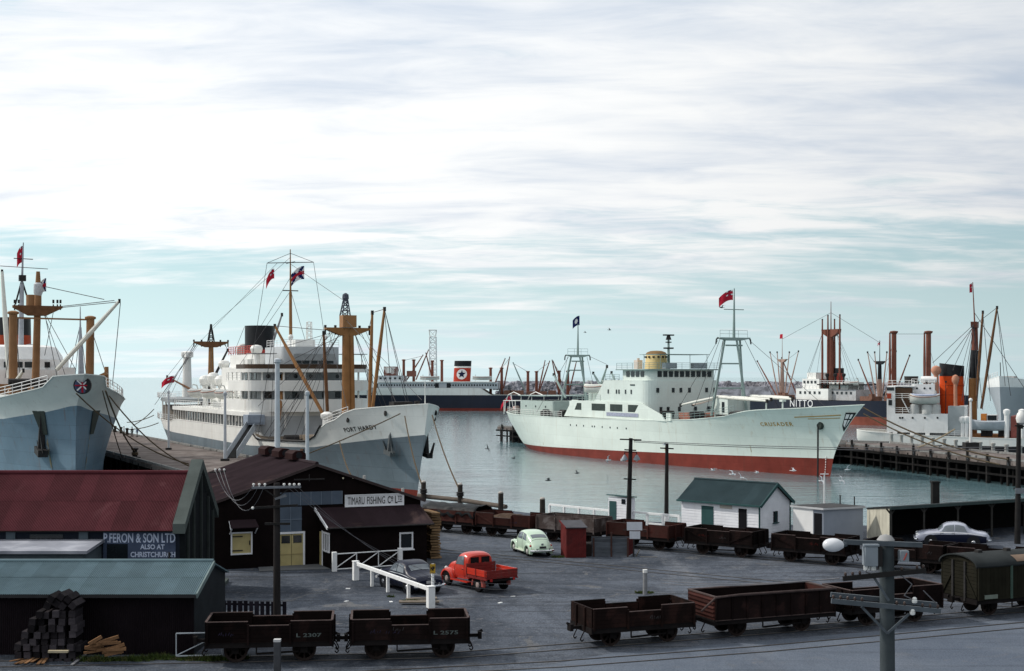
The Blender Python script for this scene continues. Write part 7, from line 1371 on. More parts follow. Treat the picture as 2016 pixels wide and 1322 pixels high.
# ---- two saloons share the same build
def saloon(label,rl,fl,track,mat,roofmat,lowmat,Ls=1.,finned=False,name='saloon_car'):
    h=(fl-rl); h.z=0; h.normalize(); lft=V(-h.y,h.x,0); c0=(rl+fl)/2-lft*(track/2); t=thing(name,label,'car',(c0.x,c0.y,0),math.atan2(h.y,h.x))
    sh=Shell([(x*Ls,s) for x,s in[(-2.28,[(.55,.36),(.66,.46),(.66,.62),(.55,.74),(0,.77)]),(-2.1,[(.70,.30),(.80,.48),(.78,.74),(.62,.90),(0,.94)]),(-1.55,[(.76,.26),(.86,.5),(.83,.84),(.64,.97),(0,1.02)]),(-1.18,[(.77,.25),(.87,.52),(.84,.90),(.62,1.10),(0,1.17)]),(-.80,[(.77,.25),(.87,.52),(.85,.94),(.62,1.38),(0,1.45)]),(-.3,[(.77,.25),(.87,.52),(.85,.95),(.63,1.48),(0,1.55)]),(.25,[(.77,.25),(.87,.52),(.85,.95),(.61,1.44),(0,1.51)]),(.50,[(.77,.25),(.87,.52),(.85,.95),(.59,1.34),(0,1.40)]),(.90,[(.77,.25),(.86,.52),(.83,.92),(.60,1.02),(0,1.06)]),(1.5,[(.75,.26),(.84,.5),(.80,.84),(.55,.96),(0,1.00)]),(2.05,[(.70,.30),(.78,.48),(.74,.74),(.50,.86),(0,.89)]),(2.25,[(.58,.34),(.66,.46),(.64,.62),(.45,.72),(0,.75)])]])
    part(sh.mesh(MB()),'body',mat,t,smooth=True)
    if roofmat is not mat: part(sh.patch(MB(),(-1,1),quadf([(-.86*Ls,.74),(.42*Ls,.74),(.36*Ls,1.),(-.86*Ls,1.)]),.01,14,8),'roof_panel',roofmat,t,smooth=True)
    if lowmat is not mat: 
        for sg in(-1,1): part(sh.patch(MB(),(sg,),quadf([(-2.1*Ls,.02),(2.0*Ls,.02),(1.2*Ls,.40),(-2.1*Ls,.46)]),.008,18,6),'lower_panel',lowmat,t,smooth=True)
    part(sh.patch(MB(),(-1,1),quadf([(-1.20*Ls,.80),(-.90*Ls,.78),(-.90*Ls,1.),(-1.20*Ls,1.)])),'rear_window',carglass,t,smooth=True); part(sh.patch(MB(),(-1,1),quadf([(.56*Ls,.70),(.86*Ls,.66),(.86*Ls,1.),(.56*Ls,1.)])),'windscreen',carglass,t,smooth=True)
    for sg in(-1,1):
        part(sh.patch(MB(),(sg,),quadf([(-.12*Ls,.53),(.66*Ls,.53),(.44*Ls,.70),(-.12*Ls,.71)])),'front_side_window',carglass,t,smooth=True); part(sh.patch(MB(),(sg,),quadf([(-.92*Ls,.53),(-.18*Ls,.53),(-.18*Ls,.71),(-.74*Ls,.70)])),'rear_side_window',carglass,t,smooth=True)
        part(sh.patch(MB(),(sg,),quadf([(-1.9*Ls,.475),(1.9*Ls,.475),(1.9*Ls,.495),(-1.9*Ls,.495)]),.02,20,1),'side_moulding',chrome,t)
        for x in(-.05,.62): part(MB().box((x*Ls,sg*.88,.90),(.16,.04,.03)),'door_handle',chrome,t)
        for x0_ in(-.98,-.16,.70): part(sh.patch(MB(),(sg,),quadf([(x0_*Ls,.05),((x0_+.018)*Ls,.05),((x0_+.018)*Ls,.52),(x0_*Ls,.52)]),.006,1,8),'door_gap',rubber,t)
        part(MB().ball((-2.2*Ls,sg*.60,.66),.07,8),'tail_lamp',M('tail_lamp_red'),t,smooth=True); part(MB().ball((2.14*Ls,sg*.56,.72),.11,8),'headlamp',M('headlamp_glass'),t,smooth=True)
    for x in(-1.30,1.32):
        for y in(-.72,.72):
            part(MB().tube((x*Ls,y-.06*(1 if y>0 else -1),.36),(x*Ls,y+.165*(1 if y>0 else -1),.36),.41,None,20),'wheel_arch',black,t); car_wheel(t,x*Ls,y+.07*(1 if y>0 else -1),.335,.17,chrome)
    for x in(-2.36,2.34):
        e=.2 if x<0 else -.2; part(MB().path([(x*Ls+e,-.86,.46),(x*Ls+e*.3,-.72,.46),(x*Ls,-.4,.46),(x*Ls,.4,.46),(x*Ls+e*.3,.72,.46),(x*Ls+e,.86,.46)],.07,8).tube((x*Ls,-.45,.40),(x*Ls,-.45,.62),.05,None,6).tube((x*Ls,.45,.40),(x*Ls,.45,.62),.05,None,6),'bumper',chrome,t,smooth=True)
    part(MB().box((-2.27*Ls,0,.66),(.04,.5,.14)),'number_plate',M('plate_pale',(.4,.4,.4),.5,.1),t); part(MB().box((-2.2*Ls,0,.88),(.08,.2,.06)),'boot_handle',chrome,t)
    return t
navy=M('navy_car_paint',(.006,.009,.026),.35,.2,1.5,spec=.22,coat=.0)
saloon('dark blue saloon car parked beside the white post-and-rail barrier',G(804,1169),G(761,1156.5),1.44,navy,navy,navy)
silver=M('silver_grey_car_paint',(.36,.38,.46),.25,.1,1.5,spec=.5,coat=.4)
c=P(1872,1075,88.6); saloon('two-tone silver and dark blue saloon car in front of the open garage',V(c.x+1.28,88.0,0),V(c.x-1.28,88.7,0),1.44,silver,silver,navy)
# ================================================================ fences, poles, stacked timber
fw=M('white_fence_paint',(.80,.81,.81),.65,.14,3.,col2=(.45,.44,.42),c2s=3.,c2t=(.62,.75))
# post-and-rail barrier
p0,p1=V(-8.42,73.9,0),V(-3.86,65.1,0); t=thing('post_and_rail_barrier','white post-and-rail barrier running diagonally beside the dark blue car','fence',tuple(p0))
for p,s in((p0,.30),(p1,.34)): part(MB().box((p.x,p.y,.5),(s,s,1.0),R(25)).box((p.x,p.y,1.02),(s+.04,s+.04,.06),R(25)),'end_post',fw,t,w=True,bevel=.02)
for k in(.24,.46,.73): p=p0.lerp(p1,k); part(MB().box((p.x,p.y,.42),(.14,.14,.84),R(25)),'post',fw,t,w=True)
part(MB().bar(p0+V(.1,-.15,.90),p1+V(-.1,.15,.88),.12,.20),'rail',fw,t,w=True,bevel=.02)
# NP sign behind the near end post
g=V(-3.80,65.75,0); t=thing('parking_sign','small yellow NP parking sign on a white pole at the end of the barrier','sign',tuple(g)); part(MB().tube((0,0,0),(0,0,2.0),.075,None,10),'pole',fw,t,smooth=True)
o=part(MB().box((0,-.09,1.78),(.26,.03,.46)),'plate',M('sign_yellow',(.42,.26,.03),.6,.15),t); lettering('NP',.2,(-.10,-.11,1.68),(1,0,0),(0,0,1),o,M('sign_black'),bold=.012,fit=.20,w=False,h=.22)
# boards dumped beside the barrier
for i,(px,py,l,a,z) in enumerate(((812,1186,1.7,.1,.02),(818,1190,1.9,.05,.09),(822,1181,1.5,.2,.03))):
    g=G(px,py); single(MB().box((g.x+.2,g.y,z+.03),(l,.45,.06),a),'dumped_board',M('dumped_timber',(.20,.17,.14),.85,.3,2.,rnd=.3),('upper','lower','rear')[i]+' grey board lying on the ground under the white barrier','board','boards under the barrier')
# white pipe gate by the lean-to
def pipe_gate(label,a,b,h,n,mat,r=.035,posts=True,name='pipe_gate'):
    t=thing(name,label,'gate',tuple(a)); f=MB()
    if posts:
        for p in(a,b): part(MB().box((p.x,p.y,.55),(.26,.26,1.1),R(20)),'gate_post',mat,t,w=True,bevel=.02)
    for z in(.12,h): part(MB().tube(a+V(0,0,z),b+V(0,0,z),r,None,6),'rail',mat,t,w=True)
    for i in range(n+1): p=a.lerp(b,i/n); part(MB().tube(p+V(0,0,.12),p+V(0,0,h),r*.8,None,6),'upright',mat,t,w=True)
    for i in range(n): part(MB().tube(a.lerp(b,i/n)+V(0,0,.14),a.lerp(b,(i+1)/n)+V(0,0,h-.03),r*.8,None,6),'diagonal',mat,t,w=True)
pipe_gate('white tubular gate with diagonal braces in front of the shed lean-to',V(-10.0,77.2,0),V(-6.45,79.0,0),.98,3,fw)
pipe_gate('pale tubular gate against the end of the green-roofed shed',V(-13.05,53.3,0),V(-11.3,53.5,0),1.0,1,M('gate_grey',(.42,.46,.50),.6,.2),.03,False)
# dark paling fence behind the left wagon
t=thing('paling_fence','dark paling fence behind the leftmost open wagon','fence',(-12,61.6,0)); a=P(408,0,61.8); b=P(560,0,61.3)
for i in range(15):
    x=a.x+(b.x-a.x)*i/14; part(MB().box((x,61.8-.035*i,.45),(.17 if i%3 else .2,.03,.92+random.uniform(-.03,.02)),0),'paling',M('paling_dark',(.022,.02,.028),.8,.4,1.5,rnd=.35),t,w=True)
part(MB().bar((a.x,61.84,.75),(b.x,61.34,.75),.05,.09).bar((a.x,61.84,.25),(b.x,61.34,.25),.05,.09),'rail',M('paling_dark'),t,w=True)
# white quay fence
def quay_fence(label,a,b,n):
    t=thing('quay_fence',label,'fence',tuple(a),group='white fence along the quay edge')
    for i in range(n+1): p=a.lerp(b,i/n); part(MB().box((p.x,p.y,.52),(.15,.15,1.05),R(-44)),'post',fw,t,w=True)
    part(MB().bar(a+V(0,0,1.08),b+V(0,0,1.08),.14,.14),'top_rail',fw,t,w=True); part(MB().bar(a+V(0,0,.35),b+V(0,0,.35),.08,.14),'lower_rail',fw,t,w=True)
quay_fence('white rail fence on the quay edge left of the tiny white hut',V(2.9,106,0),V(7.2,101.2,0),4); quay_fence('white rail fence on the quay edge between the tiny hut and the weatherboard building',V(8.75,100.2,0),V(11.85,97.3,0),3)
# ---- poles
polem=M('pole_timber',(.030,.027,.027),.85,.35,2.,grain=(3,3,.4)); poledk=M('pole_dark',(.025,.024,.024),.8,.3,2.); insul=M('insulator_white',(.7,.7,.68),.25,.05)
def insulators(t,pts):
    me=MB().lathe((0,0,0),[(.03,0),(.03,.06),(.06,.07),(.055,.13),(.03,.15)],8).mesh('insulator',insul,True)
    for p in pts: inst(me,'insulator',t,p)
g=V(P(545,0,61).x,61.0,0); t=thing('utility_pole','tall dark timber utility pole with crossarms in front of the gabled shed','utility pole',tuple(g))
part(MB().tube((0,0,-.2),(0,0,6.25),.17,.14,12),'pole',polem,t,smooth=True)
arm=M('crossarm_timber',(.16,.17,.19),.8,.3,2.)
for (x0,x1,z,dz,m_) in((-1.08,1.1,6.05,.04,arm),(-.05,.45,5.55,.16,arm),(-1.05,.95,5.15,.12,poledk),(-.5,.62,4.45,.0,poledk)):
    part(MB().bar((x0,-.16,z),(x1,-.16,z+dz),.09,.10),'crossarm',m_,t)
insulators(t,[(x,-.16,6.1) for x in(-1.0,-.75,-.5,.35,.6,.8,1.02)]); part(MB().bar((-.55,-.14,6.0),(0,-.1,5.6),.03,.05).bar((.55,-.14,6.0),(0,-.1,5.6),.03,.05),'arm_brace',poledk,t); part(MB().ball((-1.03,-.2,5.15),.07,6),'lamp',insul,t,smooth=True)
top=g
# overhead wires
wr=M('overhead_wire',(.12,.12,.13),.6,.1)
br_=thing('wire_bracket','small insulator bracket on the gable end of the red-roofed store','bracket',(-15.6,71.2,6.0)); part(MB().bar((-.1,0,0),(.75,0,.05),.06,.06),'arm',dkgear,br_); insulators(br_,[(x,0,.05) for x in(.2,.42,.66)])
wires_=[]
for i,x in enumerate((-1.0,-.75,-.5)): wires_.append((g+V(x,-.16,6.2),V(-15.4+.22*i,71.2,6.12),1.1+.25*i))
for i,x in enumerate((.35,.6,.8,1.02)): wires_.append((g+V(x,-.16,6.2),V(-1.2+.5*i,66.9,2.75-.12*i) if False else V(4.5+.4*i,54.,3.7-.25*i) if False else g+V(14.+i,1.5,-1.2+.0*i+3.2),.3))
wires_=wires_[:3]
for i,(a,b,s) in enumerate(wires_): single(MB().path(sag(a,b,s,14),.016,4),'overhead_wire',wr,'overhead wire looping from the dark utility pole to the red-roofed store','wire','overhead wires at the utility pole')
# drop wires from the pole across the lean-to towards the yard
for i,(bx,by) in enumerate(((905,1128),(930,1132),(955,1137))):
    a=g+V(.35+.25*i,-.16,6.2); b=P(bx,by+6*i,52+i); single(MB().path(sag(a,P(1010+20*i,1150+10*i,66.5),1.2+.2*i,14),.009,4),'overhead_wire',wr,'overhead wire running from the dark utility pole past the red truck','wire','overhead wires at the utility pole')
# pair of poles on the quay
def quay_pole(label,base,top,r,arms,lights=False,white_foot=0.):
    t=thing('utility_pole',label,'utility pole',tuple(base)); rel=top-base; part(MB().tube((0,0,-.2),rel,r*1.15,r*.8,10),'pole',poledk,t,smooth=True)
    for k,l0,l1 in arms: c=rel*k; part(MB().bar(c+V(l0,-.12,.02),c+V(l1,-.12,-.03),.08,.09),'crossarm',poledk,t)
    if white_foot: part(MB().tube((0,0,-.1),rel*white_foot,r*1.35,r*1.3,10),'white_band',fw,t,smooth=True)
    if lights:
        for s in(-1,1):
            c=rel*.845; o=part(MB().path([c+V(0,-.1,0),c+V(s*.42,-.12,.02),c+V(s*.44,-.14,-.16)],.035,6),'lamp_arm',poledk,t)
            part(MB().lathe(c+V(s*.44,-.14,-.55),[(.26,0),(.22,.12),(.10,.30),(.04,.38)],12),'lamp_shade',M('lamp_shade_grey',(.22,.25,.28),.4,.2),o,smooth=True); part(MB().ball(c+V(s*.44,-.14,-.53),.13,8),'lamp_glass',insul,o,smooth=True)
    return t
quay_pole('dark quay pole carrying two floodlights in front of the tiny white hut',V(8.37,98.75,0),P(1242,863,98.75),.17,((.985,-.8,.75),(.55,-.43,.45),(.87,-.45,.4)),True)
quay_pole('slim dark quay pole with a white-painted foot beside the fence',V(11.25,100.0,0),P(1313,873,100.),.15,((.94,-.5,.48),),False,.13)
quay_pole('dark pole with a white globe lamp at the right edge',P(2003,1068,90)+V(0,0,-.0),P(2006,832,90),.17,((.97,-.3,.3),(.45,-.35,.35)))
g2=P(2011,828,89.9); t=thing('globe_lamp','white globe lamp at the head of the pole on the right edge','lamp',(g2.x,g2.y,g2.z-.3)); part(MB().lathe((0,0,0),[(.1,0),(.3,.15),(.36,.42),(.28,.75),(.08,.92)],12),'globe',insul,t,smooth=True); part(MB().tube((0,0,-.25),(0,0,.05),.11,None,8),'collar',poledk,t)
g2=P(2008,967,89.7); single(MB().box((g2.x,g2.y,g2.z),(.62,.04,.36)),'pole_notice',M('notice_grey',(.20,.22,.24),.7,.3,4.),'small grey notice plate fixed to the pole at the right edge','notice')
for i,(y0,y1) in enumerate(((868,880),(870.5,885.5))): single(MB().path(sag(P(1248,y0,98.7),P(2004,y1,90.0),.25,18),.022,4),'overhead_wire',wr,'long overhead wire crossing in front of the pale green hull','wire','overhead wires across the basin')
# short posts in the yard
g=G(1270,1171); t=thing('marker_post','short grey concrete marker post with a white top in the middle of the yard','post',tuple(g)); part(MB().tube((0,0,-.1),(0,0,1.1),.12,.11,10),'shaft',M('post_grey',(.22,.225,.235),.8,.2,4.),t,smooth=True); part(MB().tube((0,0,1.1),(0,0,1.26),.125,.125,10),'white_top',insul,t)
g=V(P(546,0,50.2).x,50.2,0); t=thing('marker_post','short dark concrete post with a pale top in front of the left wagon','post',tuple(g)); part(MB().box((0,0,.65),(.24,.24,1.3)),'shaft',M('post_dark',(.065,.068,.075),.8,.25,4.),t,bevel=.02); part(MB().box((0,0,1.33),(.25,.25,.09)),'pale_top',M('pale_cap'),t)
g=V(P(1627,0,92.3).x+.2,93.8,0); t=thing('flagstaff','thin white staff with a short crossbar behind the grey flat-roofed shed','staff',tuple(g)); part(MB().tube((0,0,0),(0,0,4.35),.055,.045,8),'staff',fw,t); part(MB().tube((-.28,0,4.3),(.28,0,4.3),.035,None,6),'crossbar',fw,t)
for px,y0 in((1654,975),(1682,978)): q_=P(px,y0,94.6); single(MB().tube((q_.x,94.6,0),(q_.x,94.6,q_.z),.045,None,6),'thin_post',poledk,('left' if px<1660 else 'right')+' one of two thin dark posts behind the grey flat-roofed shed','post')
q_=P(1841,950,100.); t=thing('mooring_post','tall square dark mooring post behind the open garage','bollard',(q_.x,100.,0)); part(MB().box((0,0,q_.z/2-.5),(.5,.5,q_.z+1.)),'post',poledk,t); part(MB().box((0,0,q_.z+.03),(.6,.6,.12)),'cap',poledk,t)
# lamp posts on the wharves
wl=M('lamp_post_pale',(.50,.54,.58),.6,.15)
for lab,x,px,ytop,r in(('pale lamp post on the wharf beside the stern of the grey and white ship',None,332,776,.2),('pale lamp post on the wharf at the foot of the ship gangway',None,443,780,.26),('thick pale lamp post rising above the ridge of the dark gabled shed',None,546,716,.42),('pale lamp post right of the ridge ventilators on the dark gabled shed',None,605,780,.28)):
    d={332:205.,443:178.,546:152.,605:150.}[px]; r=r*.75; b=P(px,0,d); zt=P(px,ytop,d).z; t=thing('lamp_post',lab,'lamp post',(b.x,d,0),group='lamp posts along the left wharf'); part(MB().tube((0,0,-.1),(0,0,zt),r*1.1,r*.8,10),'post',wl,t,smooth=True); part(MB().lathe((0,0,zt),[(r*.8,0),(r*1.3,.15),(r*1.2,.45),(r*.3,.6)],10),'head',wl,t,smooth=True); part(MB().box((0,0,.15),(r*5,r*5,.3)),'base',dkgear,t)
b=P(1911,0,203); t=thing('lamp_post','slender white lamp post on the right wharf in front of the white coaster','lamp post',(b.x,203,0)); part(MB().tube((0,0,0),(0,0,P(1911,790,203).z),.26,.16,8),'post',white,t,smooth=True); part(MB().ball((0,0,P(1911,788,203).z),.3,8),'head',white,t,smooth=True); part(MB().box((0,0,.6),(2.,1.6,1.2)),'base_box',dkgear,t)
# bollards along the far edge of the right wharf
for i in range(15):
    k=i/14; X_=62.2+11.*k; Y_=222.-48.*k+6; b_=P(1752+19*i,868+1.9*i+4,0) if False else V(64.0+9.3*k,240-50*k,0); single(MB().lathe((b_.x-.9,b_.y,0),[(.3,-.1),(.28,.2),(.26,.8),(.36,.95),(.34,1.2),(.05,1.3)],8),'bollard',M('bollard_pale',(.42,.42,.40),.7,.3,2.),'pale bollard in the row beside the white coaster on the right wharf','bollard','bollards on the right wharf',smooth=True)
# ---- big transformer pole in the foreground
g=V(P(1745,0,29).x,29.,0); t=thing('transformer_pole','heavy foreground pole carrying transformers, crossarms and a globe street lamp','utility pole',tuple(g))
conc=M('pole_concrete',(.060,.072,.078),.8,.25,2.,bump=.006,bs=18)
part(MB().tube((.07,.05,-.2),(.02,.05,7.5),.165,.15,14),'pole',conc,t,smooth=True); part(MB().bb((-.24,-.05,-.2),(-.10,.08,4.6)),'pole_stub',conc,t,bevel=.015); part(MB().lathe((.0,.05,7.5),[(.17,0),(.19,.03),(.12,.12),(.02,.15)],12),'pole_cap',M('cap_grey',(.3,.3,.3),.7,.2),t,smooth=True)
Z_=lambda y:HC-(y-CY)*29/F; Xr=lambda px:(px-1745)/F*29
ga=M('galvanised_arm',(.085,.10,.115),.5,.3,3.)
for n_,a,b,m_,yy in(('lamp_bracket',(1658,1066),(1812,1072),ga,-.12),('crossarm',(1655,1137),(1817,1121),poledk,-.2),('crossarm',(1632,1180),(1845,1200),ga,-.22),('crossarm',(1640,1174),(1850,1194),ga,.2)):
    part(MB().bar((Xr(a[0]),yy,Z_(a[1])),(Xr(b[0]),yy,Z_(b[1])),.075,.10),n_,m_,t)
part(MB().bar((Xr(1692),-.18,Z_(1192)),(Xr(1742),-.2,Z_(1244)),.03,.05).bar((Xr(1785),-.18,Z_(1206)),(Xr(1742),-.2,Z_(1244)),.03,.05).bar((Xr(1715),-.18,Z_(1133)),(Xr(1745),-.2,Z_(1180)),.03,.05),'arm_brace',ga,t)
lamp=part(MB().lathe((Xr(1637),-.12,Z_(1072)),[(.005,-.215),(.05,-.205),(.09,-.18),(.125,-.14),(.15,-.08),(.16,-.01),(.157,.05),(.14,.11),(.11,.16),(.085,.20),(.07,.22)],24,None,.95,.9,ax='x'),'street_lamp',M('lamp_globe',(.62,.63,.66),.2,.06,2.,spec=.5),t,smooth=True); part(MB().tube((Xr(1652),-.12,Z_(1072)),(Xr(1664),-.12,Z_(1069)),.07,.06,10),'lamp_neck',ga,lamp)
tx=M('transformer_grey',(.22,.25,.28),.5,.15,2.)
o=part(MB().bb((Xr(1697),-.28,Z_(1112)),(Xr(1722),.0,Z_(1074))),'transformer',tx,t,bevel=.01); part(MB().bb((Xr(1722)+.002,-.26,Z_(1113)),(Xr(1731),.0,Z_(1074))),'transformer_fins',poledk,o); part(MB().bb((Xr(1694),-.3,Z_(1073)),(Xr(1724),.02,Z_(1069))),'transformer_lid',tx,o)
part(MB().tube((Xr(1703),-.14,Z_(1121)),(Xr(1703),-.14,Z_(1112)),.07,None,8).tube((Xr(1716),-.14,Z_(1121)),(Xr(1716),-.14,Z_(1112)),.06,None,8),'bushing',insul,o)
o=part(MB().bb((Xr(1766),-.26,Z_(1104)),(Xr(1783),-.05,Z_(1082))),'fuse_box',tx,t,bevel=.01); part(MB().bar((Xr(1772),-.28,Z_(1100)),(Xr(1778),-.28,Z_(1086)),.03,.02),'fuse_handle',M('fuse_red',(.35,.08,.07),.5,.1),o)
me=MB().lathe((0,0,0),[(.02,-.02),(.055,0),(.06,.05),(.04,.06),(.05,.08),(.03,.11)],10).mesh('insulator',insul,True)
for px,py in((1794,1183),(1790,1206)): inst(me,'insulator',t,(Xr(px),-.24,Z_(py)))
med=MB().lathe((0,0,0),[(.015,0),(.03,.02),(.028,.06),(.012,.08)],8).mesh('insulator',M('insulator_brown',(.06,.04,.035),.3,.2),True)
for px in(1660,1674,1688,1770,1800,1812): inst(med,'insulator',t,(Xr(px),-.2,Z_(1137-(px-1655)*.099)+.05))
for px in(1636,1650,1664,1678,1692,1760,1775,1810,1825,1840): inst(med,'insulator',t,(Xr(px),-.22,Z_(1180+(px-1632)*.094)+.05))
part(MB().path([(Xr(1762),-.2,Z_(1125)),(Xr(1790),-.2,Z_(1148)),(Xr(1775),-.2,Z_(1170)),(Xr(1800),-.2,Z_(1182))],.012,5).path([(Xr(1706),-.2,Z_(1112)),(Xr(1700),-.2,Z_(1124)),(Xr(1722),-.2,Z_(1130))],.012,5).path([(Xr(1812),-.2,Z_(1160)),(Xr(1842),-.2,Z_(1190))],.012,5),'loop_cable',wr,t)
# wires leaving the foreground pole
for i,(px,py,qx,qy,d) in enumerate(((1640,1137,1300,1142,60),(1648,1136,1300,1148,60),(1636,1180,1100,1240,52))): 
    single(MB().path(sag(V(g.x+Xr(px),28.8,Z_(py)),P(qx,qy,d),.15,12),.011,4),'overhead_wire',wr,'thin overhead wire leading left from the foreground transformer pole','wire','wires at the foreground pole') if i<2 else None
# ---- stack of railway sleepers by the shed
slm=M('sleeper_end_grain',(.042,.037,.042),.85,.4,6.,rnd=.8,col2=(.035,.03,.03),c2s=5.,c2t=(.55,.7))
cc=[(450,680,30),(540,660,35),(605,685,40),(420,740,25),(500,720,35),(555,745,38),(645,740,42),(350,820,0),(405,825,4),(495,815,0),(555,820,-3),(640,815,3),(285,885,5),(365,885,0),(460,885,0),(550,885,2),(640,880,0),(275,950,8),(375,950,0),(460,945,0),(535,945,0),(658,940,0),(220,1000,6),(330,1005,3),(405,1005,0),(480,1000,0),(550,1000,0),(645,995,-3),(215,1065,0),(290,1065,0),(395,1060,4),(480,1065,0),(545,1065,0),(630,1060,0),(155,1110,10),(235,1112,0),(320,1120,0),(400,1125,0),(470,1122,0),(545,1125,0),(625,1115,0),(690,1118,0),(160,1180,0),(240,1180,0),(325,1180,0),(405,1185,0),(480,1185,0),(560,1185,0),(640,1180,0),(200,1245,0),(280,1245,0),(360,1245,0),(440,1245,0),(520,1245,0),(600,1245,0),(680,1245,0)]
sm=MB().bb((-.127,-0.0,-.127),(.127,1.05,.127)).mesh('timber_sleeper',slm)
for cx,cy,an in cc:
    p=P(cx/4.529,1030+cy/4.529,52.9+random.uniform(-.22,.12)); o=bpy.data.objects.new('timber_sleeper',sm); COL.objects.link(o); o.location=p; o.rotation_euler=(random.uniform(-.02,.02),R(an),random.uniform(-.04,.04))
    o['label']='squared timber sleeper in the stack against the green-roofed shed'; o['category']='sleeper'; o['group']='sleepers stacked against the shed'
fwm=M('split_firewood',(.19,.105,.055),.85,.35,4.,rnd=.35); 
for i in range(16):
    px,py=random.uniform(175,232),random.uniform(1268,1292); p=P(px,py-8*(1-abs(px-205)/30),52.3); single(MB().bar(p+V(-.35,-.1,0),p+V(.3,.15,random.uniform(-.12,.22)),random.uniform(.09,.16),random.uniform(.06,.12)),'split_log',fwm,'piece of split firewood in the small heap right of the sleeper stack','firewood','split firewood heap')
p=P(188,1262,52.2); single(MB().bar(p+V(-.25,0,-.12),p+V(.2,.1,.14),.16,.12),'split_log',fwm,'pale split log standing highest on the small firewood heap','firewood','split firewood heap')
for i,(x0,y0,x1,y1) in enumerate(((30,1310,62,1299),(40,1311,70,1297),(50,1312,76,1296),(62,1311,84,1296),(74,1312,90,1297),(84,1312,96,1298),(20,1309,50,1301))):
    a=G(x0,y0); b=G(x1,y1); single(MB().bar(a+V(0,0,.05+.03*i%.1),b+V(0,0,.09+.02*(i%3)),.12,.03),'thin_plank',fwm,'thin pale offcut fanned out at the foot of the sleeper stack','plank','offcuts at the foot of the sleeper stack')
a=G(141,1312); b=G(168,1294); single(MB().bar(a+V(0,0,.04),b+V(0,0,.10),.12,.04),'thin_plank',M('grey_plank',(.2,.2,.21),.8,.3),'lone grey plank lying between the sleeper stack and the firewood heap','plank')
p=P(115,1283,51.9); single(MB().box((p.x,51.9,p.z),(.75,.16,.08)),'thin_plank',M('pale_plank',(.42,.36,.25),.8,.2),'pale horizontal board across the foot of the sleeper stack','plank')
# ---- plank stack at the right end of the gabled shed
stk=M('stacked_plank',(.22,.14,.075),.85,.35,3.,rnd=.4)
for i in range(17):
    z=.08+.165*i; p=V(-5.0+random.uniform(-.04,.04),83.6,z); single(MB().box(p,(.62+random.uniform(-.08,.06),2.2,.11),R(22)),'stacked_plank',stk,'rough brown plank in the tall stack at the right end of the gabled shed','plank','planks stacked at the end of the gabled shed')
# ---- litter
for i,(px,py) in enumerate(((685,1160),(682,1185),(845,1160),(1010,1175),(985,1188),(770,1186))): g_=G(px,py); single(MB().box((g_.x,g_.y,.02),(.22,.14,.035),i),'paper_scrap',fw,'scrap of white paper lying on the yard','litter','paper scraps on the yard')
# ================================================================ ropes and gangway
def rope(label,a,b,s,r=.07,m=None,grp='mooring ropes'): single(MB().path(sag(a,b,s,12),r,5),'mooring_rope',m or ropem,label,'rope',grp)
W_=lambda S,p: WM[S.t.name]@Vector(p)
rope('rope from the grey and white ship port bow to the post above the tarpaulin wagon',P(851,818,158),G(906,990)+V(0,0,1.0),.6)
rope('rope from the grey and white ship starboard bow to the post beside its stem',P(797,820,156),G(834,983)+V(0,0,.9),.8)
rope('long mooring rope from the grey and white bow back towards the shed roof',P(788,815,160),P(598,897,150),.15)
rope('short mooring line hanging under the name of the grey and white ship',P(668,868,150),P(692,938,122),.4)
rope('heavy mooring rope from the blue-grey bow to the wharf bollard',P(208,770,150),W_(PH,(30,-25.0,4.1)),.8,.10)
rope('second mooring rope from the blue-grey bow sweeping over the wharf',P(150,775,150),P(372,914,165),1.2,.08); rope('mooring rope running straight across the left wharf deck',P(215,780,152),P(372,918,160),1.0,.08)
rope('breast rope dropping from the blue-grey ship side to the wharf edge',P(202,770,152),G(240,900),.3,.07)
for i,(a,b) in enumerate((((262,838),(303,806)),((250,832),(303,818)),((252,846),(312,833)))): rope(('upper','middle','lower')[i]+' stern line of the grey and white ship leading left over the water',P(a[0],a[1],262),P(b[0],b[1],258),.3,.08)
rope('upper mooring rope from the pale green bow across the white coaster',P(1700,803,187),P(1985,905,172),1.0,.11); rope('lower mooring rope from the pale green bow to the right wharf',P(1700,815,187),P(1968,915,172),.8,.10)
rope('slanting rope from the white coaster deck to the wharf',P(1880,845,202),P(1805,882,206),.2,.12,M('rope_pale',(.35,.30,.22),.9,.2))
# gangway of the grey and white ship
a=W_(PH,(28.5,-9.7,7.0)); b=W_(PH,(41,-12.6,3.3)); t=thing('gangway','grey accommodation ladder leading from the grey and white ship to the wharf','gangway',tuple(b)); side=V(PHL.x,PHL.y,0)
a=P(500,836,191); b=P(456,903,184); 
part(MB().hexa([a-side*.6,a+side*.6,b+side*.6,b-side*.6],[a-side*.6+V(0,0,.15),a+side*.6+V(0,0,.15),b+side*.6+V(0,0,.15),b-side*.6+V(0,0,.15)]),'treads',M('gangway_dark',(.05,.05,.05),.7,.3),t,w=True)
for s in(-.65,.65): part(MB().hexa([a+side*s,a+side*(s+.08),b+side*(s+.08),b+side*s],[a+side*s+V(0,0,1.1),a+side*(s+.08)+V(0,0,1.1),b+side*(s+.08)+V(0,0,1.1),b+side*s+V(0,0,1.1)]),'side_canvas',wl,t,w=True)
part(MB().box(a+V(0,0,.1),(2.4,2.4,.15),PH.rz).box(a+V(0,0,.8),(2.4,2.4,1.1),PH.rz),'head_platform',M('platform_blue_grey',(.28,.33,.40),.6,.2),t,w=True)
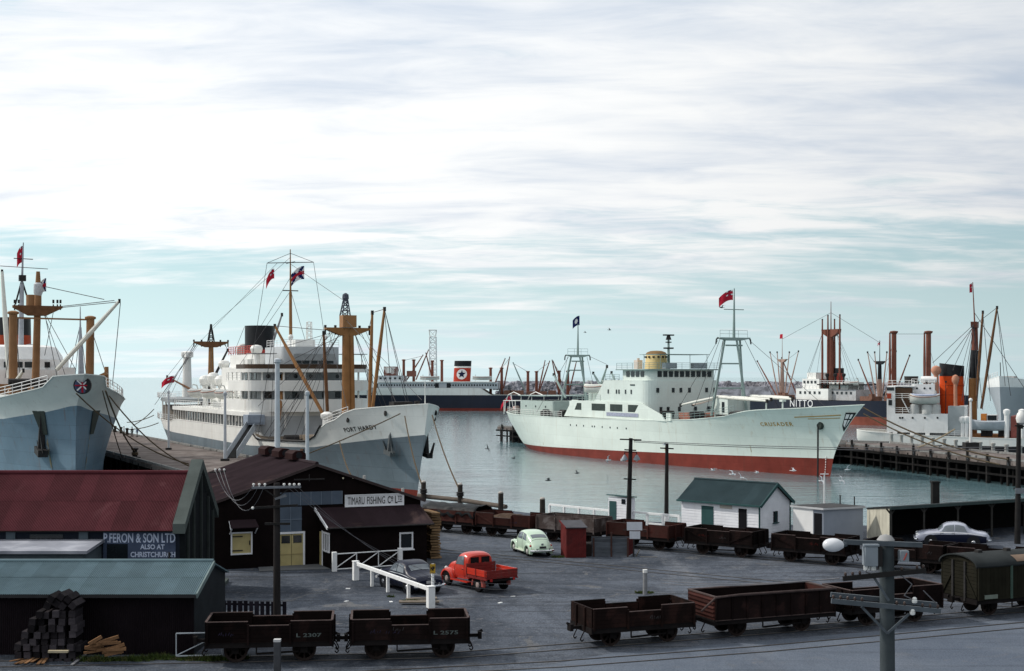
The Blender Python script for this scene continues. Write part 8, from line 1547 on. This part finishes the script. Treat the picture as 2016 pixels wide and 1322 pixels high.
# ================================================================ people on the far wharf
def person(label,base,ht,ang,shirt,trousers,stride=.12,arm_out=.15):
    t=thing('person',label,'person',tuple(base),ang,'people standing on the far end of the left wharf'); k=ht/1.75; mb=MB()
    def ring(cx,cy,z,rx,ry): return [(cx+rx*math.cos(2*math.pi*i/10),cy+ry*math.sin(2*math.pi*i/10),z) for i in range(10)]
    sec=[]
    for z,rx,ry in((.80,.11,.16),(.92,.13,.18),(1.05,.12,.16),(1.25,.13,.20),(1.40,.12,.22),(1.46,.08,.13),(1.50,.055,.06),(1.56,.06,.06),(1.60,.09,.075),(1.68,.105,.085),(1.75,.07,.06),(1.77,.02,.02)): sec.append([(a*k,b*k,c*k) for a,b,c in ring(0,0,z,rx,ry)])
    mb.loft(sec[:6],m=0); mb.loft(sec[5:],m=2)
    for s in(-1,1):
        leg=[((stride*s*f)*k,s*.09*k,z*k,r*k) for f,z,r in((0,.86,.095),(.5,.48,.07),(.55,.42,.065),(1,.08,.05))]
        for a,b in zip(leg,leg[1:]): mb.tube(a[:3],b[:3],a[3],b[3],8,1)
        mb.box((leg[-1][0]+.06*k,leg[-1][1],.04*k),(.26*k,.09*k,.08*k),0,3)
        arm=[(0,s*.20*k,1.40*k,.055*k),(-.02*k,s*(.24+arm_out*.4)*k,1.12*k,.045*k),(.06*k,s*(.25+arm_out*.5)*k,.88*k,.035*k)]
        mb.tube(arm[0][:3],arm[1][:3],arm[0][3],arm[1][3],7,0); mb.tube(arm[1][:3],arm[2][:3],arm[1][3],arm[2][3],7,0); mb.ball((arm[2][0]+.02*k,arm[2][1],arm[2][2]-.05*k),.05*k,6,2)
    part(mb,'body',[shirt,trousers,M('skin',(.42,.25,.18),.6,.1),M('boots',(.02,.018,.016),.7,.2)],t,smooth=True); part(MB().lathe((0,0,1.67*k),[(.11*k,0),(.115*k,.04*k),(.09*k,.10*k),(.02*k,.125*k)],10),'hair',M('dark_hair',(.02,.016,.013),.8,.2),t,smooth=True)
cl=[M('shirt_pale',(.5,.52,.54),.8,.1),M('jacket_dark',(.03,.03,.035),.8,.2),M('shirt_blue',(.16,.22,.32),.8,.15)]; tr=[M('trousers_grey',(.10,.10,.11),.8,.2),M('trousers_dark',(.025,.025,.03),.8,.2)]
for px,py,a,s,tt,lab in((244,859,.4,0,1,'person in a pale shirt standing at the far end of the left wharf'),(260,860,2.6,1,1,'person in a dark jacket standing between two others on the far wharf'),(270,861,4.,2,0,'person in a blue shirt standing nearest the grey ship stern on the far wharf')): person(lab,G(px,py),1.76,a,cl[s],tr[tt])
# ================================================================ gulls
gw=M('gull_white',(.72,.73,.74),.7,.06); gg=M('gull_dark',(.10,.105,.11),.7,.2)
for i,(px,py,d,sz,bank,yaw,dk) in enumerate(((1197,906,205,1.2,.9,.2,0),(1225,907,205,1.1,.1,.5,0),(1404,926,186,1.2,.1,.4,0),(1443,934,181,1.3,.35,.3,0),(1490,931,180,1.0,.0,.2,0),(1460,941,172,1.2,-.6,.9,0),(1562,927,175,1.2,.15,0,0),(1668,925,165,1.1,.7,.3,0),(1618,947,160,1.0,.8,.2,0),(1658,947,160,1.0,.8,.4,0),(1136,932,165,1.1,.2,.3,1),(1080,946,150,1.2,.1,.2,1),(960,884,190,1.0,.9,.5,1),(1421,606,170,1.0,.2,.4,1),(1200,650,300,1.3,.3,.2,1),(1152,655,300,1.0,.3,.2,1),(1308,876,150,.8,.2,.3,0),(1012,903,190,1.0,.3,.6,1))):
    p=P(px,py,d); mb=MB(); mb.lathe((0,0,0),[(.01,-.24),(.05,-.16),(.085,0),(.07,.12),(.05,.2),(.045,.26),(.01,.32)],8,0,ax='x'); mb.extr([(-.22,-.07,0),(-.22,.07,0),(-.40,.09,.01),(-.40,-.09,.01)],(0,0,.015),0)
    for s in(-1,1): mb.extr([(.10,s*.05,.02),(-.07,s*.05,.02),(-.05,s*.34,.20),(.10,s*.36,.21)],(0,0,.012),1); mb.extr([(.10,s*.36,.21),(-.05,s*.34,.20),(-.14,s*.72,.13)],(0,0,.012),1)
    o=bpy.data.objects.new('gull',mb.mesh('gull',[gg if dk else gw,gg if dk else M('gull_wing',(.5,.52,.55),.7,.1)])); COL.objects.link(o); o.location=p; o.scale=(sz,)*3; o.rotation_euler=(bank,0,yaw+R(random.choice((0,180))))
    o['label']='dark-looking gull on the wing over the harbour' if dk else 'white gull on the wing low over the water by the pale green ship'; o['category']='gull'; o['group']='gulls over the basin' if not dk else 'gulls further out'
